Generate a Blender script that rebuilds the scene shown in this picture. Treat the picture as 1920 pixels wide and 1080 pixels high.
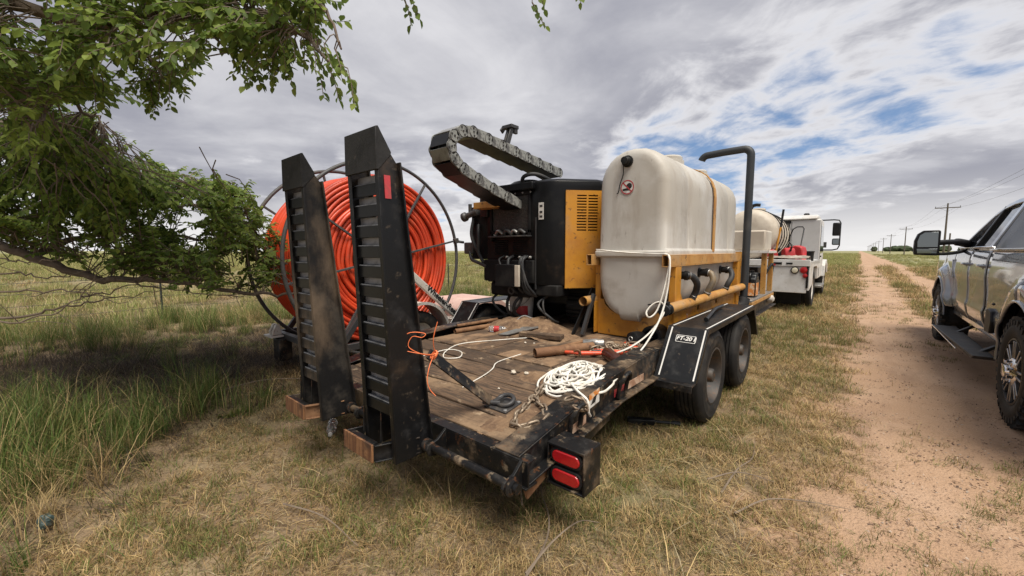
import bpy, bmesh, math, random
import numpy as np
from mathutils import Vector, Matrix, Quaternion

for o in list(bpy.data.objects):
    bpy.data.objects.remove(o)
random.seed(7)
RNG = np.random.default_rng(11)
SC = bpy.context.scene
COL = SC.collection
R = math.radians

# ------------------------------------------------------------------ camera
CAM_H = 1.40
cam_d = bpy.data.cameras.new('camera')
cam_d.sensor_width = 36.0
cam_d.lens = 36.0 * 760.0 / 1920.0
cam_d.clip_start = 0.02
cam_d.clip_end = 6000.0
cam = bpy.data.objects.new('camera', cam_d)
COL.objects.link(cam)
cam.location = (0, 0, CAM_H)
cam.rotation_euler = (R(90) - math.atan(70 / 760.0), 0, R(40.5))
SC.camera = cam

# ------------------------------------------------------------------ light
SUN_EL, SUN_AZ = 64.0, 116.0          # azimuth: degrees clockwise from +Y (towards +X)
sd = bpy.data.lights.new('sun', 'SUN')
sd.energy = 2.7
sd.angle = R(34)
sd.color = (1.0, 0.93, 0.82)
sun = bpy.data.objects.new('sun', sd)
COL.objects.link(sun)
_d = Vector((math.sin(R(SUN_AZ)) * math.cos(R(SUN_EL)), math.cos(R(SUN_AZ)) * math.cos(R(SUN_EL)), math.sin(R(SUN_EL))))
sun.rotation_euler = (-_d).to_track_quat('-Z', 'Y').to_euler()
sun.location = (20, 10, 30)

# ------------------------------------------------------------------ world: sky with broken cloud deck
W = bpy.data.worlds.new('World')
SC.world = W
W.use_nodes = True
nt = W.node_tree
nt.nodes.clear()
def N(t, **kw):
    n = nt.nodes.new(t)
    for k, v in kw.items():
        setattr(n, k, v)
    return n
def L(a, b):
    nt.links.new(a, b)
def wmath(op, a, b=None, c=None, clamp=False):
    n = N('ShaderNodeMath', operation=op)
    n.use_clamp = clamp
    for i, v in enumerate((a, b, c)):
        if v is None:
            continue
        if isinstance(v, (int, float)):
            n.inputs[i].default_value = v
        else:
            L(v, n.inputs[i])
    return n.outputs[0]
def wsmooth(v, lo, hi, o0=0.0, o1=1.0):
    n = N('ShaderNodeMapRange', interpolation_type='SMOOTHSTEP')
    L(v, n.inputs[0])
    for i, q in enumerate((lo, hi, o0, o1)):
        n.inputs[i + 1].default_value = q
    return n.outputs[0]
def wnoise(vec, scale, detail=6, rough=.55, dist=0.0, loc=(0, 0, 0), sca=(1, 1, 1), rot=0):
    m = N('ShaderNodeMapping')
    L(vec, m.inputs[0])
    m.inputs[1].default_value = loc
    m.inputs[2].default_value = (0, 0, rot)
    m.inputs[3].default_value = sca
    n = N('ShaderNodeTexNoise')
    L(m.outputs[0], n.inputs['Vector'])
    n.inputs['Scale'].default_value = scale
    n.inputs['Detail'].default_value = detail
    n.inputs['Roughness'].default_value = rough
    n.inputs['Distortion'].default_value = dist
    return n.outputs['Fac']
def wmix(f, a, b):
    n = N('ShaderNodeMix', data_type='RGBA')
    L(f, n.inputs[0]) if not isinstance(f, float) else setattr(n.inputs[0], 'default_value', f)
    for i, v in ((6, a), (7, b)):
        if isinstance(v, tuple):
            n.inputs[i].default_value = (*v, 1)
        else:
            L(v, n.inputs[i])
    return n.outputs[2]
out = N('ShaderNodeOutputWorld')
sky = N('ShaderNodeTexSky', sky_type='NISHITA')
sky.sun_disc = False
sky.sun_elevation = R(SUN_EL)
sky.sun_rotation = R(SUN_AZ)
sky.altitude = 1300
sky.air_density = 1.2
sky.dust_density = 0.6
sky.ozone_density = 1.6
bg_sky = N('ShaderNodeBackground')
L(sky.outputs[0], bg_sky.inputs[0])
bg_sky.inputs[1].default_value = 0.075
tc = N('ShaderNodeTexCoord')
sep = N('ShaderNodeSeparateXYZ')
L(tc.outputs['Generated'], sep.inputs[0])
dx, dy, dz = sep.outputs
zz = wmath('ADD', wmath('MAXIMUM', dz, 0.0), 0.16)
cmb = N('ShaderNodeCombineXYZ')          # project the view direction on a flat cloud layer
L(wmath('DIVIDE', dx, zz), cmb.inputs[0])
L(wmath('DIVIDE', dy, zz), cmb.inputs[1])
P = cmb.outputs[0]
cs = N('ShaderNodeCombineXYZ')
L(dx, cs.inputs[0]); L(dy, cs.inputs[1]); L(wmath('ADD', wmath('MAXIMUM', dz, 0.0), 0.14), cs.inputs[2])
L(cs.outputs[0], sky.inputs[0])
el = wmath('MAXIMUM', dz, 0.0)
big = wnoise(P, 0.50, 4, .5, .4, loc=(3.4, 1.9, 0))
mid = wnoise(P, 1.25, 8, .56, .6, loc=(7.3, 2.2, 0))
fine = wnoise(P, 3.6, 8, .58, .4, loc=(1.3, 5.2, 0))
gap = wnoise(P, 0.50, 9, .60, .5, loc=(4.82, 0.06, 0), rot=0.5)
# breaks in the deck: the deck thins out beyond a line ahead along the road
ahead = wmath('ADD', wmath('MULTIPLY', dx, 0.22), wmath('MULTIPLY', dy, 0.97))
aq = wmath('DIVIDE', ahead, zz)
far_ = wmath('SUBTRACT', wsmooth(aq, 1.35, 2.25), wmath('MULTIPLY', wsmooth(aq, 2.55, 3.3), 0.62))
cov = wmath('SUBTRACT', wmath('ADD', gap, wmath('MULTIPLY', wmath('SUBTRACT', fine, .5), .30)), wmath('MULTIPLY', far_, 0.112))
haze = wsmooth(el, 0.0, 0.15, 1.0, 0.0)
cov = wmath('ADD', cov, wmath('MULTIPLY', wsmooth(el, 0.0, 0.10, 1.0, 0.0), 0.10))
deck = wsmooth(cov, 0.275, 0.40)
# thickness shading of the deck
thick = wmath('ADD', wmath('MULTIPLY', big, .52), wmath('ADD', wmath('MULTIPLY', mid, .36), wmath('MULTIPLY', fine, .10)))
tone = wsmooth(thick, 0.27, 0.56)
edge = wsmooth(cov, 0.35, 0.475)          # thin cloud edges are brighter
tone2 = wmath('MULTIPLY', tone, edge)
ccol = wmix(tone2, (0.445, 0.442, 0.455), (0.190, 0.193, 0.224))
ccol = wmix(wmath('MULTIPLY', haze, 0.85), ccol, (0.51, 0.50, 0.49))
bg_cl = N('ShaderNodeBackground')
L(ccol, bg_cl.inputs[0])
bg_cl.inputs[1].default_value = 1.0
mx = N('ShaderNodeMixShader')
L(deck, mx.inputs[0])
L(bg_sky.outputs[0], mx.inputs[1])
L(bg_cl.outputs[0], mx.inputs[2])
L(mx.outputs[0], out.inputs[0])

vs = SC.view_settings
vs.view_transform = 'Standard'
vs.look = 'None'
vs.exposure = 0.92
vs.gamma = 1.0
vs.use_curve_mapping = False
SC.render.engine = 'CYCLES'
SC.render.resolution_x, SC.render.resolution_y = 1024, 576

# ------------------------------------------------------------------ materials
def mat(name, col, rough=.55, metal=0.0, layers=(), bump=None, rvar=0.0, coat=0.0, spec=None, alpha=None, trans=0.0, rnd=0.0, coord='Object', attr=None):
    """layers: (colour, scale, lo, hi[, stretch(xyz)[, detail]]) noise-masked coats over the base colour"""
    m = bpy.data.materials.new(name)
    m.use_nodes = True
    t = m.node_tree
    b = t.nodes['Principled BSDF']
    def n_(ty, **kw):
        n = t.nodes.new(ty)
        for k, v in kw.items():
            setattr(n, k, v)
        return n
    tcn = n_('ShaderNodeTexCoord')
    vec = tcn.outputs[coord]
    if rnd:
        oi = n_('ShaderNodeObjectInfo')
        ad = n_('ShaderNodeVectorMath', operation='ADD')
        sc_ = n_('ShaderNodeVectorMath', operation='SCALE')
        cb = n_('ShaderNodeCombineXYZ')
        for i in range(3):
            t.links.new(oi.outputs['Random'], cb.inputs[i])
        t.links.new(cb.outputs[0], sc_.inputs[0])
        sc_.inputs[3].default_value = 37.0
        t.links.new(vec, ad.inputs[0])
        t.links.new(sc_.outputs[0], ad.inputs[1])
        vec = ad.outputs[0]
    cur = None
    if attr:
        a = n_('ShaderNodeAttribute', attribute_name=attr)
        cur = a.outputs['Color']
    else:
        rgb = n_('ShaderNodeRGB')
        rgb.outputs[0].default_value = (*col, 1)
        cur = rgb.outputs[0]
    if rnd:
        hsv = n_('ShaderNodeHueSaturation')
        mr = n_('ShaderNodeMapRange')
        t.links.new(oi.outputs['Random'], mr.inputs[0])
        mr.inputs[3].default_value = 1 - rnd
        mr.inputs[4].default_value = 1 + rnd
        t.links.new(mr.outputs[0], hsv.inputs['Value'])
        t.links.new(cur, hsv.inputs['Color'])
        cur = hsv.outputs[0]
    first = None
    for i, ly in enumerate(layers):
        c2, s, lo, hi = ly[:4]
        st = ly[4] if len(ly) > 4 and ly[4] else (1, 1, 1)
        det = ly[5] if len(ly) > 5 else 9
        mp = n_('ShaderNodeMapping')
        t.links.new(vec, mp.inputs[0])
        mp.inputs[1].default_value = (i * 3.7, i * 1.9, i * 5.1)
        mp.inputs[3].default_value = st
        nz = n_('ShaderNodeTexNoise')
        t.links.new(mp.outputs[0], nz.inputs['Vector'])
        nz.inputs['Scale'].default_value = s
        nz.inputs['Detail'].default_value = det
        nz.inputs['Roughness'].default_value = .62
        mr = n_('ShaderNodeMapRange', interpolation_type='SMOOTHSTEP')
        t.links.new(nz.outputs['Fac'], mr.inputs[0])
        mr.inputs[1].default_value = lo
        mr.inputs[2].default_value = hi
        mr.inputs[4].default_value = ly[6] if len(ly) > 6 else 1.0
        mi = n_('ShaderNodeMix', data_type='RGBA')
        t.links.new(mr.outputs[0], mi.inputs[0])
        t.links.new(cur, mi.inputs[6])
        mi.inputs[7].default_value = (*c2, 1)
        cur = mi.outputs[2]
        first = first or mr.outputs[0]
    t.links.new(cur, b.inputs['Base Color'])
    b.inputs['Roughness'].default_value = rough
    if rvar and first:
        mr = n_('ShaderNodeMapRange')
        t.links.new(first, mr.inputs[0])
        mr.inputs[3].default_value = rough
        mr.inputs[4].default_value = min(1, max(0.02, rough + rvar))
        t.links.new(mr.outputs[0], b.inputs['Roughness'])
    b.inputs['Metallic'].default_value = metal
    if coat:
        b.inputs['Coat Weight'].default_value = coat
        b.inputs['Coat Roughness'].default_value = .04
    if spec is not None:
        b.inputs['Specular IOR Level'].default_value = spec
    if trans:
        b.inputs['Transmission Weight'].default_value = trans
    if bump:
        nz = n_('ShaderNodeTexNoise')
        t.links.new(vec, nz.inputs['Vector'])
        nz.inputs['Scale'].default_value = bump[0]
        nz.inputs['Detail'].default_value = 6
        bp = n_('ShaderNodeBump')
        bp.inputs['Strength'].default_value = bump[1]
        bp.inputs['Distance'].default_value = bump[2] if len(bump) > 2 else .01
        t.links.new(nz.outputs['Fac'], bp.inputs['Height'])
        t.links.new(bp.outputs[0], b.inputs['Normal'])
    return m

DUST = (.30, .20, .125)
RUST = (.16, .065, .025)
MT = {}
MT['black'] = mat('black_paint', (.006, .0065, .0075), .36, 0, [((.022, .022, .023), 7, .50, .70), (DUST, 3.2, .54, .76, None, 11, .20), ((.14, .11, .08), 22, .60, .68, None, 8, .35)], (40, .15, .004), .25, spec=.32)
MT['black_dirty'] = mat('black_paint_muddy', (.007, .007, .0075), .42, 0, [((.028, .026, .024), 9, .48, .7), ((.20, .14, .088), 3.5, .49, .64, None, 12, .62), ((.33, .25, .165), 13, .57, .67, None, 9, .5), (RUST, 26, .585, .67, None, 6, .4)], (45, .3, .006), .3, spec=.3)
MT['black_gloss'] = mat('black_cowl', (.0045, .0047, .0055), .34, 0, [((.012, .012, .012), 3, .5, .8), (DUST, 3.6, .56, .78, None, 10, .12)], (30, .05, .004), .3, spec=.22)
MT['grey_lip'] = mat('lit_worn_steel', (.30, .31, .33), .5, .2, [((.10, .10, .10), 6, .45, .66)], (80, .2, .003))  # worn steel, paled so the shaded rung lips look lit
MT['black_matte'] = mat('black_matte_panel', (.010, .010, .011), .6, 0, [((.024, .023, .022), 4, .46, .66), (DUST, 3, .54, .74, None, 10, .18)], (30, .06, .004), spec=.12)
MT['black_mud'] = mat('mud_caked_paint', (.012, .012, .0125), .5, 0, [((.055, .048, .040), 5, .44, .66), ((.17, .125, .085), 1.7, .47, .62, (1, 1, .5), 12, .75)], (40, .3, .006), .3, spec=.28)
MT['ramp_tip'] = mat('worn_grey_steel', (.028, .028, .028), .6, .1, [((.018, .018, .018), 8, .45, .65), ((.06, .052, .045), 22, .58, .72)], (80, .3, .003), spec=.3)
MT['black_plain'] = mat('black_plastic', (.007, .0075, .008), .36, 0, [((.025, .025, .026), 5, .5, .8)], (90, .05, .002), .2, spec=.32)
MT['dark_steel'] = mat('dark_steel', (.05, .05, .052), .5, .3, [((.12, .10, .08), 8, .5, .75), (DUST, 4, .62, .8, None, 8, .6)], (50, .15, .004), .2)
MT['reel_steel'] = mat('reel_steel', (.060, .060, .062), .55, .1, [((.095, .088, .078), 7, .45, .7), (RUST, 14, .62, .74, None, 6, .5)], (60, .12, .003), .2)
MT['rusty'] = mat('rusty_steel', (.17, .085, .042), .8, .1, [((.27, .15, .075), 9, .4, .7), ((.07, .035, .02), 18, .55, .7)], (60, .35, .006))
MT['rust_wood'] = mat('worn_edge_steel', (.13, .056, .026), .72, .1, [((.27, .135, .06), 40, .42, .62, (1, 1, .07)), ((.05, .027, .018), 7, .48, .64, None, 10, .85), ((.30, .21, .13), 5, .56, .68, None, 9, .6)], (60, .5, .006))
MT['plank'] = mat('weathered_plank', (.11, .068, .040), .85, 0, [((.055, .036, .023), 7, .42, .62, (1.0, 9, 9)), ((.27, .18, .105), 2.3, .47, .64, None, 12, .80), ((.034, .023, .016), 1.9, .50, .66, None, 10, .8), ((.38, .28, .18), 9, .58, .68, None, 9, .65)], (38, .7, .007), rnd=.25)
MT['plank_y'] = mat('weathered_plank_long', (.105, .064, .037), .85, 0, [((.055, .036, .023), 7, .42, .62, (9, 1.0, 9)), ((.26, .165, .095), 2.3, .45, .62, None, 12, .85), ((.034, .023, .016), 1.9, .50, .66, None, 10, .75), ((.38, .28, .18), 9, .58, .68, None, 9, .55)], (38, .7, .007), rnd=.25)
MT['dirt'] = mat('loose_dirt', (.20, .125, .07), .95, 0, [((.11, .065, .038), 9, .4, .65), ((.30, .20, .12), 22, .55, .7)], (30, .8, .02))
MT['yellow'] = mat('yellow_paint', (.50, .225, .022), .38, 0, [((.41, .17, .018), 4, .45, .65), (DUST, 2.2, .50, .70, None, 11, .50), ((.10, .05, .025), 20, .59, .67, None, 7, .75)], (70, .06, .002), .2)
MT['tan_yellow'] = mat('weathered_yellow_paint', (.48, .25, .06), .45, 0, [((.39, .18, .042), 4, .45, .65), ((.34, .24, .145), 2.4, .48, .66, None, 11, .60), ((.10, .05, .025), 20, .585, .66, None, 7, .8)], (70, .08, .002), .2)
MT['poly'] = mat('dusty_white_polyethylene', (.50, .485, .45), .46, 0, [((.38, .35, .30), 1.2, .42, .60, None, 9, .75), ((.24, .20, .16), 1.7, .545, .72, (1.2, 1.2, 1.6), 11, .5), ((.30, .255, .21), 6, .54, .68, (1, 1, .2), 10, .36), ((.13, .105, .09), 12, .62, .70, (1, 1, .35), 9, .45)], (22, .12, .005), .15)
MT['poly2'] = mat('cream_polyethylene', (.54, .485, .40), .5, 0, [((.42, .36, .29), 2, .45, .62, None, 9, .8), ((.24, .19, .15), 3, .55, .68, None, 9, .5)], (22, .08, .004))
MT['orange'] = mat('orange_conduit', (.66, .070, .022), .36, 0, [((.52, .048, .015), 2.2, .42, .62), ((.42, .13, .075), 6, .53, .68, None, 10, .45)], (30, .06, .003), .15)
MT['white'] = mat('white_paint', (.66, .64, .60), .42, 0, [((.52, .47, .41), 2.2, .46, .64), ((.32, .24, .17), 5, .54, .70, None, 9, .6), (RUST, 24, .60, .68, None, 6, .8)], (60, .06, .002), .2)
MT['white_clean'] = mat('white_truck_paint', (.66, .66, .65), .32, 0, [((.54, .53, .50), 1.6, .46, .64), ((.36, .30, .24), 2.4, .53, .70, (1, 1, .7), 10, .5), ((.18, .12, .08), 16, .62, .70, None, 8, .5)], None, .15)
MT['grey_panel'] = mat('grey_panel', (.42, .42, .42), .4, 0, [((.36, .36, .36), 2, .4, .7)])
MT['rubber'] = mat('tyre_rubber', (.013, .013, .0135), .7, 0, [((.030, .028, .026), 4, .45, .65), ((.11, .085, .06), 7, .53, .68, None, 10, .45)], (90, .2, .003), spec=.3)
MT['rim'] = mat('dusty_dark_rim', (.030, .028, .027), .6, .1, [((.075, .058, .045), 5, .42, .66), (RUST, 16, .58, .68, None, 7, .6)], (60, .2, .003))
MT['chrome'] = mat('chrome', (.72, .72, .73), .13, 1.0, [((.45, .44, .43), 9, .55, .8)])
MT['galv'] = mat('galvanised_steel', (.36, .36, .35), .42, .7, [((.20, .19, .18), 10, .45, .7), ((.32, .27, .21), 5, .6, .8)], (60, .1, .002))
MT['chain_grey'] = mat('mottled_grey_links', (.26, .27, .255), .6, .1, [((.10, .10, .097), 9, .46, .62), ((.34, .34, .32), 24, .55, .65, None, 7, .7), ((.045, .045, .045), 34, .58, .66, None, 8, .8)], (80, .2, .003))
MT['steel_chain'] = mat('dusty_chain', (.30, .24, .175), .5, .5, [((.16, .11, .075), 20, .45, .65)], (90, .2, .002))
MT['red_lens'] = mat('red_lens', (.36, .010, .014), .2, 0, [((.40, .01, .012), 20, .4, .6)], (180, .3, .004), coat=.4)
MT['red'] = mat('red_plastic', (.46, .03, .035), .42, 0, [((.36, .03, .03), 5, .4, .7)])
MT['redtape'] = mat('red_reflector', (.50, .05, .06), .35, 0, [((.40, .06, .06), 40, .45, .55)])
MT['tape'] = mat('dirty_reflective_tape', (.50, .36, .26), .5, 0, [((.30, .17, .11), 12, .4, .6), ((.62, .55, .48), 20, .6, .7)])
MT['cream'] = mat('pale_lens', (.62, .58, .44), .3)
MT['rope'] = mat('white_rope', (.72, .70, .64), .8, 0, [((.52, .47, .40), 9, .45, .7), ((.32, .25, .18), 5, .62, .8, None, 8, .6)], (200, .5, .003))
MT['orange_rope'] = mat('orange_cord', (.80, .20, .07), .6)
MT['binder'] = mat('orange_red_paint', (.66, .085, .035), .4, 0, [((.30, .10, .06), 18, .52, .7)])
MT['hose'] = mat('dark_rubber_hose', (.028, .029, .031), .5, 0, [((.07, .066, .062), 6, .45, .75)], (70, .1, .002), .2, spec=.3)
MT['hose_tan'] = mat('muddy_hose', (.20, .15, .09), .5, 0, [((.08, .07, .06), 6, .45, .7)])
MT['pipe_grey'] = mat('grey_pvc_pipe', (.036, .040, .044), .48, 0, [((.06, .06, .06), 5, .5, .75), ((.16, .125, .09), 3, .62, .82, None, 8, .5)], (50, .08, .003), .15, spec=.35)
MT['glass'] = mat('dark_glass', (.012, .014, .017), .03, 0, (), None, 0, 0.0, .9)
MT['mirror'] = mat('mirror_glass', (.16, .175, .18), .05, 1.0)
MT['truck_paint'] = mat('grey_metallic_paint', (.185, .20, .225), .25, .4, [((.21, .225, .25), 1.5, .4, .7), ((.28, .24, .20), 2.0, .54, .74, (1, 1, 2.0), 10, .20)], None, .1, coat=1.0)
MT['step'] = mat('step_plate', (.045, .046, .047), .55, .2, [((.09, .08, .07), 5, .45, .7)], (200, .4, .003))
MT['dark_rim'] = mat('dark_rim', (.03, .03, .032), .35, .6)
MT['alloy'] = mat('machined_alloy', (.33, .33, .34), .28, .9, [((.16, .15, .14), 9, .5, .75)])
MT['window_glass'] = mat('tinted_window', (.010, .012, .014), .02, 0, (), None, 0, 0.0, 1.0)
MT['trim'] = mat('black_trim', (.010, .010, .011), .45, spec=.3)
MT['wood_pole'] = mat('weathered_pole', (.10, .082, .068), .9, 0, [((.16, .135, .11), 3, .4, .7, (6, 6, .3))])
MT['bark'] = mat('bark', (.13, .10, .078), .9, 0, [((.20, .16, .125), 18, .45, .7, (1, 1, 1))], (40, .6, .01))
MT['twig'] = mat('dead_twig', (.20, .155, .115), .85, 0, [((.12, .09, .065), 9, .45, .7)])
MT['post'] = mat('dark_green_post', (.030, .036, .030), .7)
MT['wire'] = mat('wire', (.06, .055, .05), .6, .5)
MT['pink'] = mat('dusty_faded_red_lid', (.52, .33, .28), .6, 0, [((.60, .44, .38), 3, .4, .7), ((.38, .24, .18), 8, .55, .75)])
MT['clear'] = mat('clear_plastic', (.86, .87, .88), .12, 0, [((.65, .63, .60), 6, .5, .75)], (25, .5, .01), trans=.85)
MT['brown_bottle'] = mat('brown_bottle', (.055, .018, .012), .22, 0, [((.16, .10, .07), 7, .6, .8)])
MT['silver_can'] = mat('scuffed_steel_can', (.42, .41, .39), .35, .7, [((.12, .10, .08), 9, .48, .66)])
MT['label_w'] = mat('white_label', (.62, .61, .58), .55, 0, [((.42, .40, .38), 14, .52, .62)])
MT['label_o'] = mat('orange_label', (.60, .22, .05), .55, 0, [((.66, .50, .34), 22, .5, .6)])
MT['lettering'] = mat('black_lettering', (.012, .012, .012), .6)
MT['letter_w'] = mat('white_lettering', (.66, .65, .62), .5)
MT['sign_red'] = mat('red_print', (.38, .045, .05), .6)
MT['tarp'] = mat('grey_tarp', (.24, .205, .17), .8, 0, [((.36, .32, .27), 5, .42, .65)], (30, .4, .01))
MT['mesh_dark'] = mat('dark_mesh', (.020, .020, .021), .6, 0, [((.07, .065, .06), 60, .5, .6)], (120, .6, .004))
MT['teal'] = mat('faded_teal_plastic', (.045, .075, .072), .4, 0, [((.12, .12, .11), 9, .5, .7)])

# ------------------------------------------------------------------ mesh builder
class MB:
    def __init__(s):
        s.v, s.f, s.m, s.mi = [], [], [], 0
    def add(s, vs, fs):
        o = len(s.v)
        s.v += [tuple(map(float, p)) for p in vs]
        s.f += [tuple(i + o for i in f) for f in fs]
        s.m += [s.mi] * len(fs)
        return s
    def box(s, c, d, M=None):
        x, y, z = (q / 2 for q in d)
        vs = [Vector(p) for p in ((-x, -y, -z), (x, -y, -z), (x, y, -z), (-x, y, -z), (-x, -y, z), (x, -y, z), (x, y, z), (-x, y, z))]
        if M is not None:
            vs = [M @ p for p in vs]
        c = Vector(c)
        return s.add([p + c for p in vs], [(0, 3, 2, 1), (4, 5, 6, 7), (0, 1, 5, 4), (1, 2, 6, 5), (2, 3, 7, 6), (3, 0, 4, 7)])
    def span(s, x0, x1, y0, y1, z0, z1):
        return s.box(((x0 + x1) / 2, (y0 + y1) / 2, (z0 + z1) / 2), (abs(x1 - x0), abs(y1 - y0), abs(z1 - z0)))
    def bar(s, a, b, w, h, up=(0, 0, 1)):
        a, b = Vector(a), Vector(b)
        d = (b - a)
        ln = d.length
        d.normalize()
        up = Vector(up)
        sx = d.cross(up)
        if sx.length < 1e-4:
            sx = d.cross(Vector((1, 0, 0)))
        sx.normalize()
        u2 = sx.cross(d)
        M = Matrix((sx, d, u2)).transposed()
        return s.box((a + b) / 2, (w, ln, h), M)
    def prism(s, poly, ax, a, b):
        n = len(poly)
        def P(p, t):
            return {'x': (t, p[0], p[1]), 'y': (p[0], t, p[1]), 'z': (p[0], p[1], t)}[ax]
        vs = [P(p, a) for p in poly] + [P(p, b) for p in poly]
        fs = [tuple(range(n)), tuple(range(2 * n - 1, n - 1, -1))] + [(i, i + n, (i + 1) % n + n, (i + 1) % n) for i in range(n)]
        return s.add(vs, fs)
    def tube(s, pts, r, n=8, closed=False, caps=True):
        pts = [Vector(p) for p in pts]
        k = len(pts)
        rs = r if isinstance(r, (list, tuple)) else [r] * k
        if closed:
            tan = [(pts[(i + 1) % k] - pts[i - 1]).normalized() for i in range(k)]
        else:
            tan = [(pts[min(i + 1, k - 1)] - pts[max(i - 1, 0)]).normalized() for i in range(k)]
        ref = Vector((0, 0, 1)) if abs(tan[0].z) < .9 else Vector((1, 0, 0))
        nn = tan[0].cross(ref).normalized()
        vs = []
        for i in range(k):
            if i:
                q = tan[i - 1].rotation_difference(tan[i])
                nn = (q @ nn)
            bb = tan[i].cross(nn)
            for j in range(n):
                a = 2 * math.pi * j / n
                vs.append(pts[i] + (nn * math.cos(a) + bb * math.sin(a)) * rs[i])
        fs = []
        m = k if closed else k - 1
        for i in range(m):
            i2 = (i + 1) % k
            for j in range(n):
                j2 = (j + 1) % n
                fs.append((i * n + j, i * n + j2, i2 * n + j2, i2 * n + j))
        if caps and not closed:
            fs.append(tuple(range(n - 1, -1, -1)))
            fs.append(tuple(range((k - 1) * n, k * n)))
        return s.add(vs, fs)
    def cyl(s, a, b, r, r2=None, n=16):
        return s.tube([a, b], [r, r if r2 is None else r2], n)
    def lathe(s, prof, o, axis, n=24, closed=False, cap0=True):
        """prof: (radius, height along axis)"""
        axis = Vector(axis).normalized()
        ref = Vector((0, 0, 1)) if abs(axis.z) < .9 else Vector((1, 0, 0))
        e1 = axis.cross(ref).normalized()
        e2 = axis.cross(e1)
        o = Vector(o)
        vs = []
        for (r, h) in prof:
            for j in range(n):
                a = 2 * math.pi * j / n
                vs.append(o + axis * h + (e1 * math.cos(a) + e2 * math.sin(a)) * r)
        fs = []
        k = len(prof)
        for i in range(k if closed else k - 1):
            i2 = (i + 1) % k
            for j in range(n):
                j2 = (j + 1) % n
                fs.append((i * n + j, i * n + j2, i2 * n + j2, i2 * n + j))
        if not closed:
            if cap0:
                fs.append(tuple(range(n - 1, -1, -1)))
            fs.append(tuple(range((k - 1) * n, k * n)))
        return s.add(vs, fs)
    def torus(s, o, axis, Rr, r, n=64, m=8):
        prof = [(Rr + r * math.cos(2 * math.pi * i / m), r * math.sin(2 * math.pi * i / m)) for i in range(m)]
        return s.lathe(prof, o, axis, n, closed=True)
    def ell(s, c, rad, n=12, m=8, jit=0, M=None):
        vs, fs = [], []
        for i in range(m + 1):
            t = math.pi * i / m
            for j in range(n):
                a = 2 * math.pi * j / n
                k = 1 + random.uniform(-jit, jit)
                p = Vector((rad[0] * math.sin(t) * math.cos(a) * k, rad[1] * math.sin(t) * math.sin(a) * k, rad[2] * math.cos(t) * k))
                if M is not None:
                    p = M @ p
                vs.append(p + Vector(c))
        for i in range(m):
            for j in range(n):
                fs.append((i * n + j, (i + 1) * n + j, (i + 1) * n + (j + 1) % n, i * n + (j + 1) % n))
        return s.add(vs, fs)
    def build(s, name, m, parent=None, bevel=0.0, smooth=35, kind=None, fix=True):
        me = bpy.data.meshes.new(name)
        v = np.array(s.v, dtype=float)
        c = (v.min(0) + v.max(0)) / 2
        if parent is None:
            c[2] = v[:, 2].min()
        me.from_pydata([tuple(p) for p in (v - c)], [], s.f)
        ms = m if isinstance(m, (list, tuple)) else [m]
        for q in ms:
            me.materials.append(MT[q] if isinstance(q, str) else q)
        if len(ms) > 1:
            me.polygons.foreach_set('material_index', s.m)
        if fix:
            bm = bmesh.new()
            bm.from_mesh(me)
            bmesh.ops.recalc_face_normals(bm, faces=bm.faces)
            bm.to_mesh(me)
            bm.free()
        if smooth:
            me.polygons.foreach_set('use_smooth', [True] * len(me.polygons))
            me.set_sharp_from_angle(angle=R(smooth))
        ob = bpy.data.objects.new(name, me)
        COL.objects.link(ob)
        put(ob, c, parent)
        if bevel:
            bv = ob.modifiers.new('bevel', 'BEVEL')
            bv.width = bevel
            bv.segments = 2
            bv.limit_method = 'ANGLE'
            bv.angle_limit = R(40)
            bv.harden_normals = False
        if kind:
            ob['kind'] = kind
        return ob

WL = {}
def put(ob, world, parent):
    world = Vector(world)
    WL[ob.name] = world
    if parent is not None:
        ob.parent = parent
        ob.location = world - WL[parent.name]
    else:
        ob.location = world
    return ob
def tag(ob, label, cat, group=None):
    ob['label'] = label
    ob['category'] = cat
    if group:
        ob['group'] = group
    return ob
def thing(name, loc, label, cat, group=None):
    o = bpy.data.objects.new(name, None)
    o.empty_display_size = .2
    COL.objects.link(o)
    put(o, loc, None)
    return tag(o, label, cat, group)
def dup(o, delta, parent=None, keep=True):
    """copy of an object and everything under it, moved by delta in world space"""
    c = o.copy()
    COL.objects.link(c)
    w = WL[o.name] + Vector(delta)
    if parent is None and o.parent is not None and keep:
        parent = o.parent
    c.parent = parent
    put(c, w, parent)
    for ch in list(o.children):
        dup(ch, delta, c)
    return c
def text(txt, size, M, name, m, parent, depth=.002, align='CENTER', shear=0.0, sx=1.0, bold=0.0):
    cu = bpy.data.curves.new(name, 'FONT')
    cu.body = txt
    cu.size = size
    cu.extrude = depth
    cu.align_x = align
    cu.align_y = 'CENTER'
    cu.shear = shear
    cu.offset = bold
    cu.resolution_u = 3
    tmp = bpy.data.objects.new('tmp_text', cu)
    COL.objects.link(tmp)
    dg = bpy.context.evaluated_depsgraph_get()
    me0 = tmp.evaluated_get(dg).to_mesh()
    vs = [tuple(M @ Vector((v.co.x * sx, v.co.y, v.co.z))) for v in me0.vertices]
    fs = [tuple(p.vertices) for p in me0.polygons]
    tmp.evaluated_get(dg).to_mesh_clear()
    bpy.data.objects.remove(tmp)
    bpy.data.curves.remove(cu)
    b = MB()
    b.add(vs, fs)
    return b.build(name, m, parent, smooth=0)
def frame(o, ex, ey):
    """4x4 with local x = ex, local y = ey at origin o"""
    ex = Vector(ex).normalized()
    ey = (Vector(ey) - ex * Vector(ey).dot(ex)).normalized()
    ez = ex.cross(ey)
    M = Matrix((ex, ey, ez)).transposed().to_4x4()
    M.translation = Vector(o)
    return M
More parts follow.
